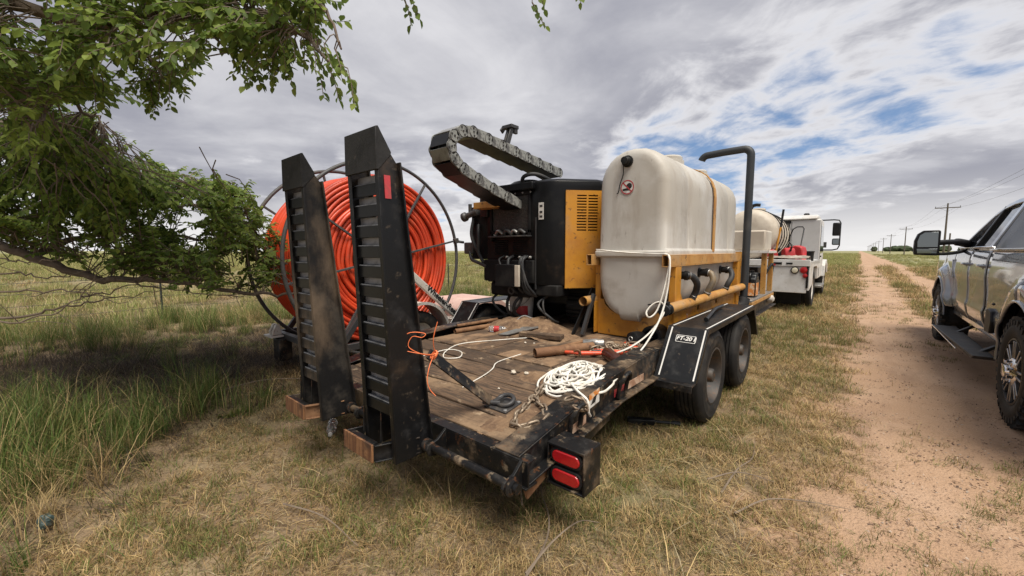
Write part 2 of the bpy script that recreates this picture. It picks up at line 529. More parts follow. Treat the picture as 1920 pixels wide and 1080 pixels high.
def arc(c, r, a0, a1, n, plane):
    """points on an arc (degrees); plane = two axis vectors"""
    u, v = Vector(plane[0]), Vector(plane[1])
    return [Vector(c) + u * r * math.cos(R(a0 + (a1 - a0) * i / n)) + v * r * math.sin(R(a0 + (a1 - a0) * i / n)) for i in range(n + 1)]
def bez(pts, n=8):
    """Catmull-Rom through points"""
    P_ = [Vector(p) for p in pts]
    P_ = [P_[0] * 2 - P_[1]] + P_ + [P_[-1] * 2 - P_[-2]]
    o = []
    for i in range(1, len(P_) - 2):
        for k in range(n):
            t = k / n
            a, b, c, d = P_[i - 1], P_[i], P_[i + 1], P_[i + 2]
            o.append(.5 * ((2 * b) + (c - a) * t + (2 * a - 5 * b + 4 * c - d) * t * t + (3 * b - a - 3 * c + d) * t ** 3))
    o.append(P_[-2])
    return o
# ------------------------------------------------------------------ land
def _h2(ix, iy, s):
    n = np.sin(ix * 127.1 + iy * 311.7 + s * 74.7) * 43758.5453
    return n - np.floor(n)
def vnoise(x, y, s=0):
    x, y = np.asarray(x, float), np.asarray(y, float)
    ix, iy = np.floor(x), np.floor(y)
    fx, fy = x - ix, y - iy
    fx, fy = fx * fx * (3 - 2 * fx), fy * fy * (3 - 2 * fy)
    a, b = _h2(ix, iy, s), _h2(ix + 1, iy, s)
    c, d = _h2(ix, iy + 1, s), _h2(ix + 1, iy + 1, s)
    return (a * (1 - fx) + b * fx) * (1 - fy) + (c * (1 - fx) + d * fx) * fy
def fbm(x, y, s=0, o=4):
    t, a, q = 0, .5, 0
    for i in range(o):
        t = t + a * vnoise(x * 2 ** i, y * 2 ** i, s + i * 9)
        q += a
        a *= .5
    return t / q
def ghz(x, y):
    x, y = np.asarray(x, float), np.asarray(y, float)
    d = np.sqrt(x * x + y * y)
    fall = np.clip(1.6 - d / 60, 0, 1)
    z = (fbm(x * .45, y * .45, 3, 3) - .5) * .05 * fall
    left = np.clip((-x - 4.6) / 2.5, 0, 1)
    z = z + left * ((fbm(x * .7, y * .7, 8, 3) - .42) * .16) * fall
    return z

u = np.linspace(-1, 1, 281)
gx = 1.5 * np.sinh(8.3 * u)
X, Y = np.meshgrid(gx, gx, indexing='ij')
Z = ghz(X, Y)
n = len(gx)
vs_ = np.stack([X.ravel(), Y.ravel(), Z.ravel()], 1)
ii, jj = np.meshgrid(np.arange(n - 1), np.arange(n - 1), indexing='ij')
a_ = (ii * n + jj).ravel()
fs_ = np.stack([a_, a_ + n, a_ + n + 1, a_ + 1], 1)
def np_mesh(name, v, f, m, smooth=True, kind=None, parent=None, label=None):
    me = bpy.data.meshes.new(name)
    k = f.shape[1]
    me.vertices.add(len(v))
    me.vertices.foreach_set('co', np.ascontiguousarray(v, dtype=np.float32).ravel())
    me.loops.add(f.size)
    me.loops.foreach_set('vertex_index', np.ascontiguousarray(f, dtype=np.int32).ravel())
    me.polygons.add(len(f))
    me.polygons.foreach_set('loop_start', np.arange(0, f.size, k, dtype=np.int32))
    me.polygons.foreach_set('loop_total', np.full(len(f), k, dtype=np.int32))
    me.polygons.foreach_set('use_smooth', np.full(len(f), smooth))
    me.materials.append(m)
    me.update(calc_edges=True)
    me.validate()
    ob = bpy.data.objects.new(name, me)
    COL.objects.link(ob)
    WL[ob.name] = Vector((0, 0, 0))
    if parent is not None:
        ob.parent = parent
        ob.location = -WL[parent.name]
    if kind:
        ob['kind'] = kind
    return ob

def layered_ground(name, base, layers, bump_s):
    return mat(name, base, .95, 0, layers, bump_s)
MT['ground'] = mat('grassland_soil', (.215, .150, .090), .95, 0, [
    ((.30, .225, .13), 1.1, .40, .62, None, 10),
    ((.15, .135, .060), .55, .48, .64, None, 9, .7),
    ((.36, .25, .16), 2.6, .58, .74, None, 10, .8),
    ((.075, .052, .034), .33, .60, .74, None, 8, .55),
    ((.05, .038, .025), 24, .52, .70, None, 6, .7)], (55, .9, .03))
g = np_mesh('ground', vs_, fs_, MT['ground'])
g['kind'] = 'structure'
# far field tint: long bands of green and straw, seen only where single blades no longer show
t = MT['ground'].node_tree
b = t.nodes['Principled BSDF']
src = b.inputs['Base Color'].links[0].from_socket
tcn = t.nodes.new('ShaderNodeTexCoord')
ln = t.nodes.new('ShaderNodeVectorMath'); ln.operation = 'LENGTH'
t.links.new(tcn.outputs['Object'], ln.inputs[0])
mr = t.nodes.new('ShaderNodeMapRange'); mr.interpolation_type = 'SMOOTHSTEP'
t.links.new(ln.outputs['Value'], mr.inputs[0])
mr.inputs[1].default_value, mr.inputs[2].default_value = 12, 45
nz = t.nodes.new('ShaderNodeTexNoise')
mp = t.nodes.new('ShaderNodeMapping'); mp.inputs[3].default_value = (.02, .02, .02)
t.links.new(tcn.outputs['Object'], mp.inputs[0]); t.links.new(mp.outputs[0], nz.inputs['Vector'])
nz.inputs['Scale'].default_value = 3; nz.inputs['Detail'].default_value = 10; nz.inputs['Roughness'].default_value = .7
cr = t.nodes.new('ShaderNodeValToRGB')
cr.color_ramp.elements[0].position, cr.color_ramp.elements[0].color = .34, (.16, .175, .068, 1)
cr.color_ramp.elements[1].position, cr.color_ramp.elements[1].color = .66, (.31, .275, .145, 1)
t.links.new(nz.outputs['Fac'], cr.inputs[0])
mi = t.nodes.new('ShaderNodeMix'); mi.data_type = 'RGBA'
t.links.new(mr.outputs[0], mi.inputs[0]); t.links.new(src, mi.inputs[6]); t.links.new(cr.outputs[0], mi.inputs[7])
sx_n = t.nodes.new('ShaderNodeSeparateXYZ'); t.links.new(tcn.outputs['Object'], sx_n.inputs[0])
nz2 = t.nodes.new('ShaderNodeTexNoise'); t.links.new(tcn.outputs['Object'], nz2.inputs['Vector']); nz2.inputs['Scale'].default_value = 1.6; nz2.inputs['Detail'].default_value = 9
ad2 = t.nodes.new('ShaderNodeMath'); ad2.operation = 'MULTIPLY_ADD'; t.links.new(nz2.outputs['Fac'], ad2.inputs[0]); ad2.inputs[1].default_value = 2.6; t.links.new(sx_n.outputs[0], ad2.inputs[2])
mr2 = t.nodes.new('ShaderNodeMapRange'); mr2.interpolation_type = 'SMOOTHSTEP'; t.links.new(ad2.outputs[0], mr2.inputs[0]); mr2.inputs[1].default_value = .72; mr2.inputs[2].default_value = 1.15
mr3 = t.nodes.new('ShaderNodeMapRange'); t.links.new(sx_n.outputs[0], mr3.inputs[0]); mr3.inputs[1].default_value = 3.6; mr3.inputs[2].default_value = 3.0
mm = t.nodes.new('ShaderNodeMath'); mm.operation = 'MULTIPLY'; t.links.new(mr2.outputs[0], mm.inputs[0]); t.links.new(mr3.outputs[0], mm.inputs[1])
mi2 = t.nodes.new('ShaderNodeMix'); mi2.data_type = 'RGBA'; t.links.new(mm.outputs[0], mi2.inputs[0]); t.links.new(mi.outputs[2], mi2.inputs[6]); mi2.inputs[7].default_value = (.38, .246, .154, 1)
t.links.new(mi2.outputs[2], b.inputs['Base Color'])

# the dirt track: two sheets of bare soil with ragged edges
MT['road'] = mat('bare_dirt', (.385, .246, .152), .95, 0, [
    ((.44, .295, .195), .9, .42, .66, None, 10),
    ((.27, .170, .110), 2.8, .50, .72, (1, .25, 1), 10, .75),
    ((.52, .42, .34), 95, .62, .70, None, 3, .55),
    ((.16, .10, .07), 60, .63, .72, None, 4, .55),
    ((.20, .15, .095), 1.5, .66, .80, (1, .35, 1), 9, .7)], (70, .9, .02))
def strip(name, ys, xl, xr, nx, lift=.006):
    k = len(ys)
    tt = np.linspace(0, 1, nx)
    Xs = xl[:, None] * (1 - tt) + xr[:, None] * tt
    Ys = np.repeat(ys[:, None], nx, 1)
    prof = 1 - np.abs(2 * tt - 1) ** 6
    Zs = ghz(Xs, Ys) + lift * prof - .002 * (1 - prof) + (fbm(Xs * 2.2, Ys * .8, 5, 3) - .5) * .012 * prof
    v = np.stack([Xs.ravel(), Ys.ravel(), Zs.ravel()], 1)
    i_, j_ = np.meshgrid(np.arange(k - 1), np.arange(nx - 1), indexing='ij')
    a = (i_ * nx + j_).ravel()
    f = np.stack([a, a + 1, a + nx + 1, a + nx], 1)
    return v, f
ysn = np.concatenate([np.arange(-4, 14, .045), np.arange(14, 60, .3), 60 * 1.05 ** np.arange(0, 70)])
amp = np.clip(1.2 - ysn / 40, .25, 1)
def edge_l(y):
    return -.08 + .15 * np.exp(-((y - 3.6) / 1.2) ** 2) + (fbm(y * .9, y * 0 + 2, 1, 5) - .5) * .75 * np.clip(1.2 - y / 40, .2, 1)
def med_l(y):
    return 1.18 + (fbm(y * .8, y * 0 + 9, 2, 4) - .5) * .55
def med_r(y):
    return 1.72 + (fbm(y * .8, y * 0 + 15, 4, 4) - .5) * .5
def edge_r(y):
    return 2.95 + (fbm(y * .8, y * 0 + 25, 6, 4) - .5) * .8
v1, f1 = strip('a', ysn, edge_l(ysn), np.where(ysn < 10.5, np.minimum(edge_r(ysn), 3.2), med_l(ysn)), 24)
me_gap = ysn >= 10.45
v2, f2 = strip('b', ysn[me_gap], np.where(ysn[me_gap] < 10.5, 1.75, med_r(ysn[me_gap])), edge_r(ysn[me_gap]), 12, .007)
road = np_mesh('dirt_road', np.concatenate([v1, v2]), np.concatenate([f1, f2 + len(v1)]), MT['road'])
road['kind'] = 'structure'

# ------------------------------------------------------------------ grasses (scattered clumps)
def grass_mat(name, trans=.35, lo=.72, hi=1.28):
    m = bpy.data.materials.new(name)
    m.use_nodes = True
    t = m.node_tree
    t.nodes.clear()
    o = t.nodes.new('ShaderNodeOutputMaterial')
    at = t.nodes.new('ShaderNodeAttribute'); at.attribute_name = 'Col'
    oi = t.nodes.new('ShaderNodeObjectInfo')
    mr = t.nodes.new('ShaderNodeMapRange')
    t.links.new(oi.outputs['Random'], mr.inputs[0])
    mr.inputs[3].default_value, mr.inputs[4].default_value = lo, hi
    hs = t.nodes.new('ShaderNodeHueSaturation')
    t.links.new(mr.outputs[0], hs.inputs['Value'])
    t.links.new(at.outputs['Color'], hs.inputs['Color'])
    d = t.nodes.new('ShaderNodeBsdfPrincipled')
    d.inputs['Roughness'].default_value = .55
    d.inputs['Specular IOR Level'].default_value = .25
    tr = t.nodes.new('ShaderNodeBsdfTranslucent')
    mx_ = t.nodes.new('ShaderNodeMixShader'); mx_.inputs[0].default_value = trans
    t.links.new(hs.outputs[0], d.inputs['Base Color']); t.links.new(hs.outputs[0], tr.inputs['Color'])
    t.links.new(d.outputs[0], mx_.inputs[1]); t.links.new(tr.outputs[0], mx_.inputs[2])
    t.links.new(mx_.outputs[0], o.inputs[0])
    return m
MT['grass'] = grass_mat('grass_blades', .3)
MT['leaf'] = grass_mat('leaf_blades', .5, 1.15, 1.16)

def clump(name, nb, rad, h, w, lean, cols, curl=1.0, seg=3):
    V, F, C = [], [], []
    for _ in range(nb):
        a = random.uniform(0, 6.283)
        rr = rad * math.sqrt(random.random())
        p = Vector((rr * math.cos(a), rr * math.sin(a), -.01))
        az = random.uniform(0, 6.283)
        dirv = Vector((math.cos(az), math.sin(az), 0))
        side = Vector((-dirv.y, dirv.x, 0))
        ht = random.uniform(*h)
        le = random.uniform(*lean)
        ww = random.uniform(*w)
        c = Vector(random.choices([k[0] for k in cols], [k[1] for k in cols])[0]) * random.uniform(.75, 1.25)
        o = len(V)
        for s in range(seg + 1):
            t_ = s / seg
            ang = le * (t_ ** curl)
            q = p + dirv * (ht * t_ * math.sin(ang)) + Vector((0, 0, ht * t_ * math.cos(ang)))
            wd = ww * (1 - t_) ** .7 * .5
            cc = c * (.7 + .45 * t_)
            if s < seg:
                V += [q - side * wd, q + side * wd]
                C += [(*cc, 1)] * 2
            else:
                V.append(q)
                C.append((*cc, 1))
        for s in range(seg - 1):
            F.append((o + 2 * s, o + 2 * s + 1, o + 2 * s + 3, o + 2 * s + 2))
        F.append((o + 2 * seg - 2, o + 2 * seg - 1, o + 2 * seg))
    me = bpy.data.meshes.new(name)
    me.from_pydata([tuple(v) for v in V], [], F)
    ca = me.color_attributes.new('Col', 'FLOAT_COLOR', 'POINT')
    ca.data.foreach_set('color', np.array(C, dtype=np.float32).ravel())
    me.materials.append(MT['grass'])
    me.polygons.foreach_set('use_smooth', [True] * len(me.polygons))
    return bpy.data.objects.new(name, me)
STRAW = (.52, .385, .19); STRAW2 = (.38, .255, .12); OLIVE = (.19, .18, .060); GREEN = (.095, .150, .034); LIME = (.175, .225, .058); BROWN = (.17, .11, .062)
def family(nm, k, *a, **kw):
    c = bpy.data.collections.new(nm)
    for i in range(k):
        c.objects.link(clump(nm, *a, **kw))
    return c
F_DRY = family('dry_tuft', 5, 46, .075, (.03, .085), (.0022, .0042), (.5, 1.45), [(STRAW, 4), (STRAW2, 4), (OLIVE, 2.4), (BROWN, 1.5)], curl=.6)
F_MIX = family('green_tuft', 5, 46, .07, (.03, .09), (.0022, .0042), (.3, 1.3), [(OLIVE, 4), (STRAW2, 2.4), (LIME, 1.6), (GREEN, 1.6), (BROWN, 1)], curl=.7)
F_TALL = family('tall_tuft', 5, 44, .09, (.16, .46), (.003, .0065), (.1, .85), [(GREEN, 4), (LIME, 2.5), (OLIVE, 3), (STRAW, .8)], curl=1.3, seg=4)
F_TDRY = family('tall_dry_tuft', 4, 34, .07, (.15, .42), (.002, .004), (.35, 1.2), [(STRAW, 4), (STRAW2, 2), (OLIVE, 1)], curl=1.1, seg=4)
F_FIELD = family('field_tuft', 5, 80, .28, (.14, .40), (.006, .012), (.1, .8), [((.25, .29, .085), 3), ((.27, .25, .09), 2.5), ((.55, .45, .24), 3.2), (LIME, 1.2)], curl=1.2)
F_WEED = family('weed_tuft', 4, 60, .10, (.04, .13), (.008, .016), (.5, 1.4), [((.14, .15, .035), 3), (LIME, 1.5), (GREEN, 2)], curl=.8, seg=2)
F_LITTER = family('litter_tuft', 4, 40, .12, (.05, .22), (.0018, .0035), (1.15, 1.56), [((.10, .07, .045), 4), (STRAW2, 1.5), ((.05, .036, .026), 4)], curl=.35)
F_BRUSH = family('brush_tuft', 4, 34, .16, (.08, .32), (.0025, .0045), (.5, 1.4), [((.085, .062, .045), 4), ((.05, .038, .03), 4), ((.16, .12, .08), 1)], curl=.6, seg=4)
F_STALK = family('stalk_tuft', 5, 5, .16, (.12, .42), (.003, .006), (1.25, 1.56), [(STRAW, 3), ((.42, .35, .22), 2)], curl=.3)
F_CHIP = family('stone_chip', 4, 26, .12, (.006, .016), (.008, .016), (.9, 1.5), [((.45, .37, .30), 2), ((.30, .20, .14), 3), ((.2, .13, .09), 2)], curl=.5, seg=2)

F_THATCH = family('thatch_tuft', 5, 60, .15, (.03, .13), (.0022, .0042), (1.35, 1.56), [(STRAW, 3), (STRAW2, 4), (BROWN, 2.5), ((.50, .42, .27), 1.2)], curl=.25)
def scatter(name, pts, coll, scl, label, tilt=.15):
    k = len(pts)
    me = bpy.data.meshes.new(name)
    me.vertices.add(k)
    me.vertices.foreach_set('co', pts.astype(np.float32).ravel())
    rot = np.stack([RNG.normal(0, tilt, k), RNG.normal(0, tilt, k), RNG.uniform(0, 6.283, k)], 1).astype(np.float32)
    at = me.attributes.new('rot', 'FLOAT_VECTOR', 'POINT'); at.data.foreach_set('vector', rot.ravel())
    at = me.attributes.new('scl', 'FLOAT', 'POINT'); at.data.foreach_set('value', scl.astype(np.float32))
    at = me.attributes.new('idx', 'INT', 'POINT'); at.data.foreach_set('value', RNG.integers(0, len(coll.objects), k).astype(np.int32))
    ob = bpy.data.objects.new(name, me)
    COL.objects.link(ob)
    WL[ob.name] = Vector((0, 0, 0))
    gt = bpy.data.node_groups.new(name + '_nodes', 'GeometryNodeTree')
    gt.interface.new_socket('Geometry', in_out='INPUT', socket_type='NodeSocketGeometry')
    gt.interface.new_socket('Geometry', in_out='OUTPUT', socket_type='NodeSocketGeometry')
    gi, go = gt.nodes.new('NodeGroupInput'), gt.nodes.new('NodeGroupOutput')
    ci = gt.nodes.new('GeometryNodeCollectionInfo')
    ci.inputs['Collection'].default_value = coll
    ci.inputs['Separate Children'].default_value = True
    ci.inputs['Reset Children'].default_value = True
    ip = gt.nodes.new('GeometryNodeInstanceOnPoints')
    ip.inputs['Pick Instance'].default_value = True
    def na(nm, ty):
        q = gt.nodes.new('GeometryNodeInputNamedAttribute'); q.data_type = ty
        q.inputs['Name'].default_value = nm
        return q.outputs['Attribute']
    er = gt.nodes.new('FunctionNodeEulerToRotation')
    gt.links.new(na('rot', 'FLOAT_VECTOR'), er.inputs[0])
    gt.links.new(gi.outputs[0], ip.inputs['Points'])
    gt.links.new(ci.outputs[0], ip.inputs['Instance'])
    gt.links.new(na('idx', 'INT'), ip.inputs['Instance Index'])
    gt.links.new(er.outputs[0], ip.inputs['Rotation'])
    gt.links.new(na('scl', 'FLOAT'), ip.inputs['Scale'])
    gt.links.new(ip.outputs[0], go.inputs[0])
    md = ob.modifiers.new('scatter', 'NODES')
    md.node_group = gt
    ob['kind'] = 'stuff'
    ob['label'] = label
    ob['category'] = 'grass'
    return ob

CF = np.array([-math.sin(R(40.5)), math.cos(R(40.5))]); CR = np.array([math.cos(R(40.5)), math.sin(R(40.5))])
def sample(dens_near, dens_pow, rmin, rmax, keep):
    """random ground points in the view wedge, thinner with distance"""
    rs = np.linspace(rmin, rmax, 400)
    d = dens_near * np.minimum(1, (4.0 / rs) ** dens_pow)
    ang = 2 * R(60)
    pdf = d * rs * ang
    tot = int(((pdf[1:] + pdf[:-1]) * .5 * (rs[1] - rs[0])).sum())
    cdf = np.cumsum(pdf); cdf /= cdf[-1]
    r_ = np.interp(RNG.random(tot), cdf, rs)
    a = RNG.uniform(-R(60), R(60), tot)
    xy = (np.cos(a) * r_)[:, None] * CF + (np.sin(a) * r_)[:, None] * CR
    x, y = xy[:, 0], xy[:, 1]
    k = RNG.random(tot) < keep(x, y)
    x, y = x[k], y[k]
    return np.stack([x, y, ghz(x, y)], 1), r_[k]
sm = lambda v, a, b: np.clip((v - a) / (b - a), 0, 1)
def road_m(x, y):
    el_ = edge_l(y)
    r1 = sm(x, el_ - .12, el_ + .16)
    med = np.where(y > 10.5, sm(x, med_l(y) - .1, med_l(y) + .1) * (1 - sm(x, med_r(y) - .1, med_r(y) + .1)), 0)
    return r1 * (1 - sm(x, edge_r(y) - .15, edge_r(y) + .15)) * (1 - med)
def tallb(x, y):
    """1 inside the long grass on the left"""
    bx = np.interp(y, [-3, -.3, .4, 1.2, 2.0, 4, 40], [-1.9, -2.55, -3.35, -4.4, -5.4, -6.4, -6.4])
    return sm(bx - x + (fbm(x * 1.3, y * 1.3, 12, 3) - .5) * 1.6, -.25, .35)
def soil(x, y):
    return 1.25 * np.exp(-(((x + 6.4) / 1.5) ** 2 + ((y - .3) / 1.9) ** 2)) + 1.0 * np.exp(-(((x + 6.0) / 1.4) ** 2 + ((y - 2.3) / 1.0) ** 2))
patch = lambda x, y: fbm(x * .9, y * .9, 21, 4)
bare = lambda x, y: sm(fbm(x * .7, y * .7, 31, 4), .58, .68)
p, r_ = sample(190, 1.5, 1.0, 45, lambda x, y: (1 - road_m(x, y)) * (1 - .9 * tallb(x, y)) * (1 - .45 * bare(x, y)) * (.22 + .78 * sm(1 - patch(x, y), .36, .54)))
scatter('dry_grass', p, F_DRY, RNG.uniform(.7, 1.35, len(p)) * np.maximum(1, (r_ / 4) ** .75), 'short dry straw coloured grass over the verge')
p, r_ = sample(150, 1.5, 1.0, 45, lambda x, y: (1 - road_m(x, y)) * (1 - .9 * tallb(x, y)) * (1 - .6 * bare(x, y)) * (.12 + .88 * sm(patch(x, y), .42, .58)))
scatter('verge_grass', p, F_MIX, RNG.uniform(.7, 1.3, len(p)) * np.maximum(1, (r_ / 4) ** .75), 'short olive green grass patches over the verge')
p, r_ = sample(60, 1.0, 1.2, 22, lambda x, y: (1 - road_m(x, y)) * tallb(x, y) * (1 - np.minimum(1, soil(x, y)) * .93) * sm(fbm(x * 1.1, y * 1.1, 41, 3), .30, .52) * (x > -10.8))
scatter('tall_grass', p, F_TALL, RNG.uniform(.65, 1.25, len(p)), 'long green grass standing left of the trailer under the tree', .12)
p, r_ = sample(26, .8, 1.2, 16, lambda x, y: (1 - road_m(x, y)) * sm(tallb(x, y), .0, .6) * (1 - .6 * np.minimum(1, soil(x, y))) * sm(fbm(x * 1.2, y * 1.2, 51, 3), .48, .60) * (x > -10.8))
scatter('dead_grass', p, F_TDRY, RNG.uniform(.6, 1.2, len(p)), 'long pale dead grass bent over among the green', .2)
p, r_ = sample(75, .7, 2.0, 14, lambda x, y: np.clip(soil(x, y) * 1.3, 0, 1) * sm(fbm(x * 1.7, y * 1.7, 61, 3), .46, .56))
scatter('low_weeds', p, F_WEED, RNG.uniform(.5, 1.15, len(p)), 'low yellow green weeds on the dark soil under the tree', .2)
p, r_ = sample(150, .7, 1.5, 14, lambda x, y: np.clip(soil(x, y) * 1.2 + tallb(x, y) * .35, 0, 1))
scatter('leaf_litter', p, F_LITTER, RNG.uniform(.7, 1.4, len(p)), 'brown dead stems and litter matted on the dark soil', .2)
p, r_ = sample(75, .6, 2.5, 12, lambda x, y: np.clip(soil(x, y) * 1.2 - .2, 0, 1) * sm(fbm(x * 1.3, y * 1.3, 111, 3), .38, .5))
scatter('dead_brush', p, F_BRUSH, RNG.uniform(.6, 1.2, len(p)), 'tangle of dark dead brush on the soil under the tree', .25)
p, r_ = sample(11, .9, 1.2, 12, lambda x, y: (1 - .75 * road_m(x, y)) * sm(fbm(x * .8, y * .8, 71, 3), .46, .60) * (1 - .8 * sm(x, .4, 1.2)))
scatter('dry_stalks', p, F_STALK, RNG.uniform(.6, 1.2, len(p)), 'loose dry stalks lying on the verge', .1)
p, r_ = sample(85, 1.3, 1.0, 24, lambda x, y: (1 - .93 * road_m(x, y)) * (1 - .8 * tallb(x, y)) * (.25 + .75 * sm(fbm(x * 1.4, y * 1.4, 101, 3), .35, .6)))
scatter('thatch', p, F_THATCH, RNG.uniform(.6, 1.2, len(p)) * np.maximum(1, (r_ / 5) ** .6), 'flattened dry thatch lying between the grass tufts', .08)
p, r_ = sample(17, 1.0, 10, 190, lambda x, y: (1 - road_m(x, y)) * np.where(x < 0, np.maximum(sm(-x, 9.6, 10.6), sm(y, 26, 42)), sm(x, 2.9, 3.4)) * sm(fbm(x * .12, y * .12, 81, 4), .22, .5))
scatter('field_grass', p, F_FIELD, RNG.uniform(.6, 1.15, len(p)) * np.maximum(1, (r_ / 22) ** .45) * np.where(p[:, 0] > 0, .55, 1.0), 'pale green and straw coloured prairie grass of the open fields', .1)
p, r_ = sample(230, 1.5, 1.6, 18, lambda x, y: road_m(x, y) * sm(fbm(x * 1.5, y * .6, 91, 3), .30, .62))
sg = scatter('road_grit', p, F_CHIP, RNG.uniform(.5, 1.2, len(p)) * np.maximum(1, (r_ / 5) ** .5), 'loose grit and small stones on the dirt track')
sg['category'] = 'gravel'
p, r_ = sample(60, 1.2, 1.6, 30, lambda x, y: road_m(x, y) * sm(fbm(x * 1.1, y * .6, 95, 4) + .30 * np.exp(-np.maximum(x, 0) / .28), .60, .74) * (1 - sm(x, .9, 1.5)))
scatter('road_weeds', p, F_MIX, RNG.uniform(.5, 1.1, len(p)) * np.maximum(1, (r_ / 6) ** .7), 'sparse tufts creeping over the edge of the dirt track', .1)

# ------------------------------------------------------------------ barbed wire fence along the field
FX = -10.4
fy = [-13.2, -9.5, -5.8, -2.15, 1.54, 5.2, 8.9, 12.6, 16.2, 19.9, 23.6, 27.3, 31, 34.6, 38.3, 42, 46, 50, 54, 58]
fen = thing('wire_fence', (FX, 1.54, 0), 'barbed wire fence on dark steel posts along the left field', 'fence')
pb = None
for i, y in enumerate(fy):
    z0 = float(ghz(FX, y))
    mb = MB()
    mb.prism([(-.02, -.006), (.02, -.006), (.02, .0), (.004, .0), (.004, .022), (-.004, .022), (-.004, .0), (-.02, .0)], 'z', -.1, .95)
    for zz_ in np.arange(.1, .93, .07):
        mb.box((0, -.009, zz_), (.03, .006, .012))
    mb.v = [(x + FX, yy + y, z + z0) for x, yy, z in mb.v]
    mb.build('post', 'post', fen)
for z in (.30, .52, .72, .90):
    mb = MB()
    pts = []
    for a, b2 in zip(fy[:-1], fy[1:]):
        for k in range(6):
            tt = k / 6
            pts.append((FX + .012, a + (b2 - a) * tt, z - .035 * math.sin(math.pi * tt)))
    mb.tube(pts, .0032, 4)
    y = -4.0
    while y < 9:
        zz_ = z - .035 * math.sin(math.pi * (((y + 2.15) / 3.68) % 1))
        mb.bar((FX - .008, y - .012, zz_ - .012), (FX + .03, y + .012, zz_ + .014), .0025, .0025)
        y += .13
    mb.build('barbed_wire', 'wire', fen, smooth=0)

# ------------------------------------------------------------------ power line
PX, PS = 10.7, 79.0
poles = [20.0 + PS * i for i in range(13)]
names = ['tall wooden power pole nearest the pickup, out of the frame', 'nearest wooden power pole in view, rising behind the pickup mirror',
         'second wooden power pole from the pickup along the track', 'third wooden power pole from the pickup along the track', 'fourth wooden power pole from the pickup along the track',
         'fifth wooden power pole from the pickup along the track', 'sixth wooden power pole from the pickup, small near the horizon', 'seventh wooden power pole from the pickup, tiny near the horizon']
for i, y in enumerate(poles):
    H_ = 9.0 + (.25 if i % 3 == 1 else -.1 if i % 3 == 2 else 0)
    lab = names[i] if i < len(names) else ['eighth', 'ninth', 'tenth', 'eleventh', 'twelfth'][i - 8] + ' wooden power pole from the pickup, a speck on the horizon'
    po = thing('power_pole', (PX, y, 0), lab, 'power pole', 'power poles along the track')
    mb = MB(); mb.tube([(PX, y, -.3), (PX + .02, y, 4), (PX, y, H_)], [.165, .14, .10], 10); mb.build('pole', 'wood_pole', po)
    mb = MB(); mb.span(PX - 1.5, PX + 1.5, y - .16, y - .06, H_ - .82, H_ - .68); ca_ = mb.build('crossarm', 'wood_pole', po)
    mb = MB()
    for s in (-1, 1):
        mb.bar((PX + s * .85, y - .11, H_ - .82), (PX, y - .12, H_ - 1.35), .04, .02)
    mb.build('brace', 'dark_steel', po)
    for x in (-1.42, 1.42):
        mb = MB(); mb.lathe([(.02, 0), (.02, .06), (.055, .07), (.05, .11), (.07, .12), (.045, .17), (.03, .2)], (PX + x, y - .11, H_ - .68), (0, 0, 1), 8); mb.build('insulator', 'dark_steel', po)
    if i == 1:
        mb = MB(); mb.tube([(PX + .62, y + .3, -.2), (PX + .62, y + .3, 4.3)], [.12, .1], 8); mb.build('stub_post', 'wood_pole', po)
wr = thing('power_lines', (PX, poles[0], 8.2), 'thin overhead power lines strung between the wooden poles', 'power line')
for dx_, dz_ in ((-1.42, -.47), (1.42, -.47), (0, .05)):
    mb = MB()
    pts = []
    for i in range(len(poles) - 1):
        a, b2 = poles[i], poles[i + 1]
        for k in range(10):
            tt = k / 10
            pts.append((PX + dx_, a + (b2 - a) * tt - .11, 9.0 + dz_ - 1.1 * 4 * tt * (1 - tt) * .8))
    mb.tube(pts, .011, 4)
    mb.build('cable', 'wire', wr, smooth=0)

# far horizon: tree clumps, a farm shed line, small road sign
MT['far_tree'] = mat('far_foliage', (.055, .075, .035), .9, 0, [((.03, .045, .02), 3, .4, .6)])
for k, (x, y, s, lab) in enumerate([(-620, 690, 9, 'small dark far tree cluster left of the black machine'), (-560, 760, 7, 'tiny dark far tree cluster on the horizon beside the reel'),
                                 (60, 900, 8, 'dark far tree cluster right of the track at the horizon'), (130, 820, 6, 'low dark far bushes behind the power poles'), (200, 760, 7, 'low dark far bushes left of the pickup mirror')]):
    tr_ = thing('far_trees', (x, y, 0), lab, 'tree', 'trees on the horizon')
    mb = MB()
    for q in range(14):
        ax = random.gauss(0, s * 2.2); ay = random.gauss(0, s)
        hh = s * random.uniform(.35, .75)
        mb.ell((x + ax, y + ay, hh * .8), (hh * random.uniform(.8, 1.6), hh, hh * .85), 10, 7, .22)
    mb.build('crown', 'far_tree', tr_, smooth=0)
    for q in range(4):
        ax = random.gauss(0, s * 1.6)
        mb = MB(); mb.cyl((x + ax, y, -.2), (x + ax, y, s * .4), s * .05, n=6); mb.build('trunk', 'bark', tr_)
sg_ = thing('road_sign', (-3.3, 60, 0), 'small dark square sign on a thin post left of the track', 'sign')
mb = MB(); mb.cyl((-3.3, 60, -.2), (-3.3, 60, 2.0), .035, n=6); mb.build('post', 'dark_steel', sg_)
mb = MB(); mb.span(-3.62, -2.98, 59.94, 59.97, 1.75, 2.4); mb.build('panel', 'dark_steel', sg_, .01)
# ------------------------------------------------------------------ equipment trailer
XL, XR = -3.20, -1.12
TR = thing('equipment_trailer', (-2.16, 4.1, 0), 'black tandem axle equipment trailer with wooden deck and upright ramps', 'trailer')
YB, YT, ZD, ZT = 2.32, 1.42, .575, .465          # bend, tail edge, deck heights
def deck_z(y):
    return ZD if y >= YB else ZD + (ZT - ZD) * (YB - y) / (YB - YT)
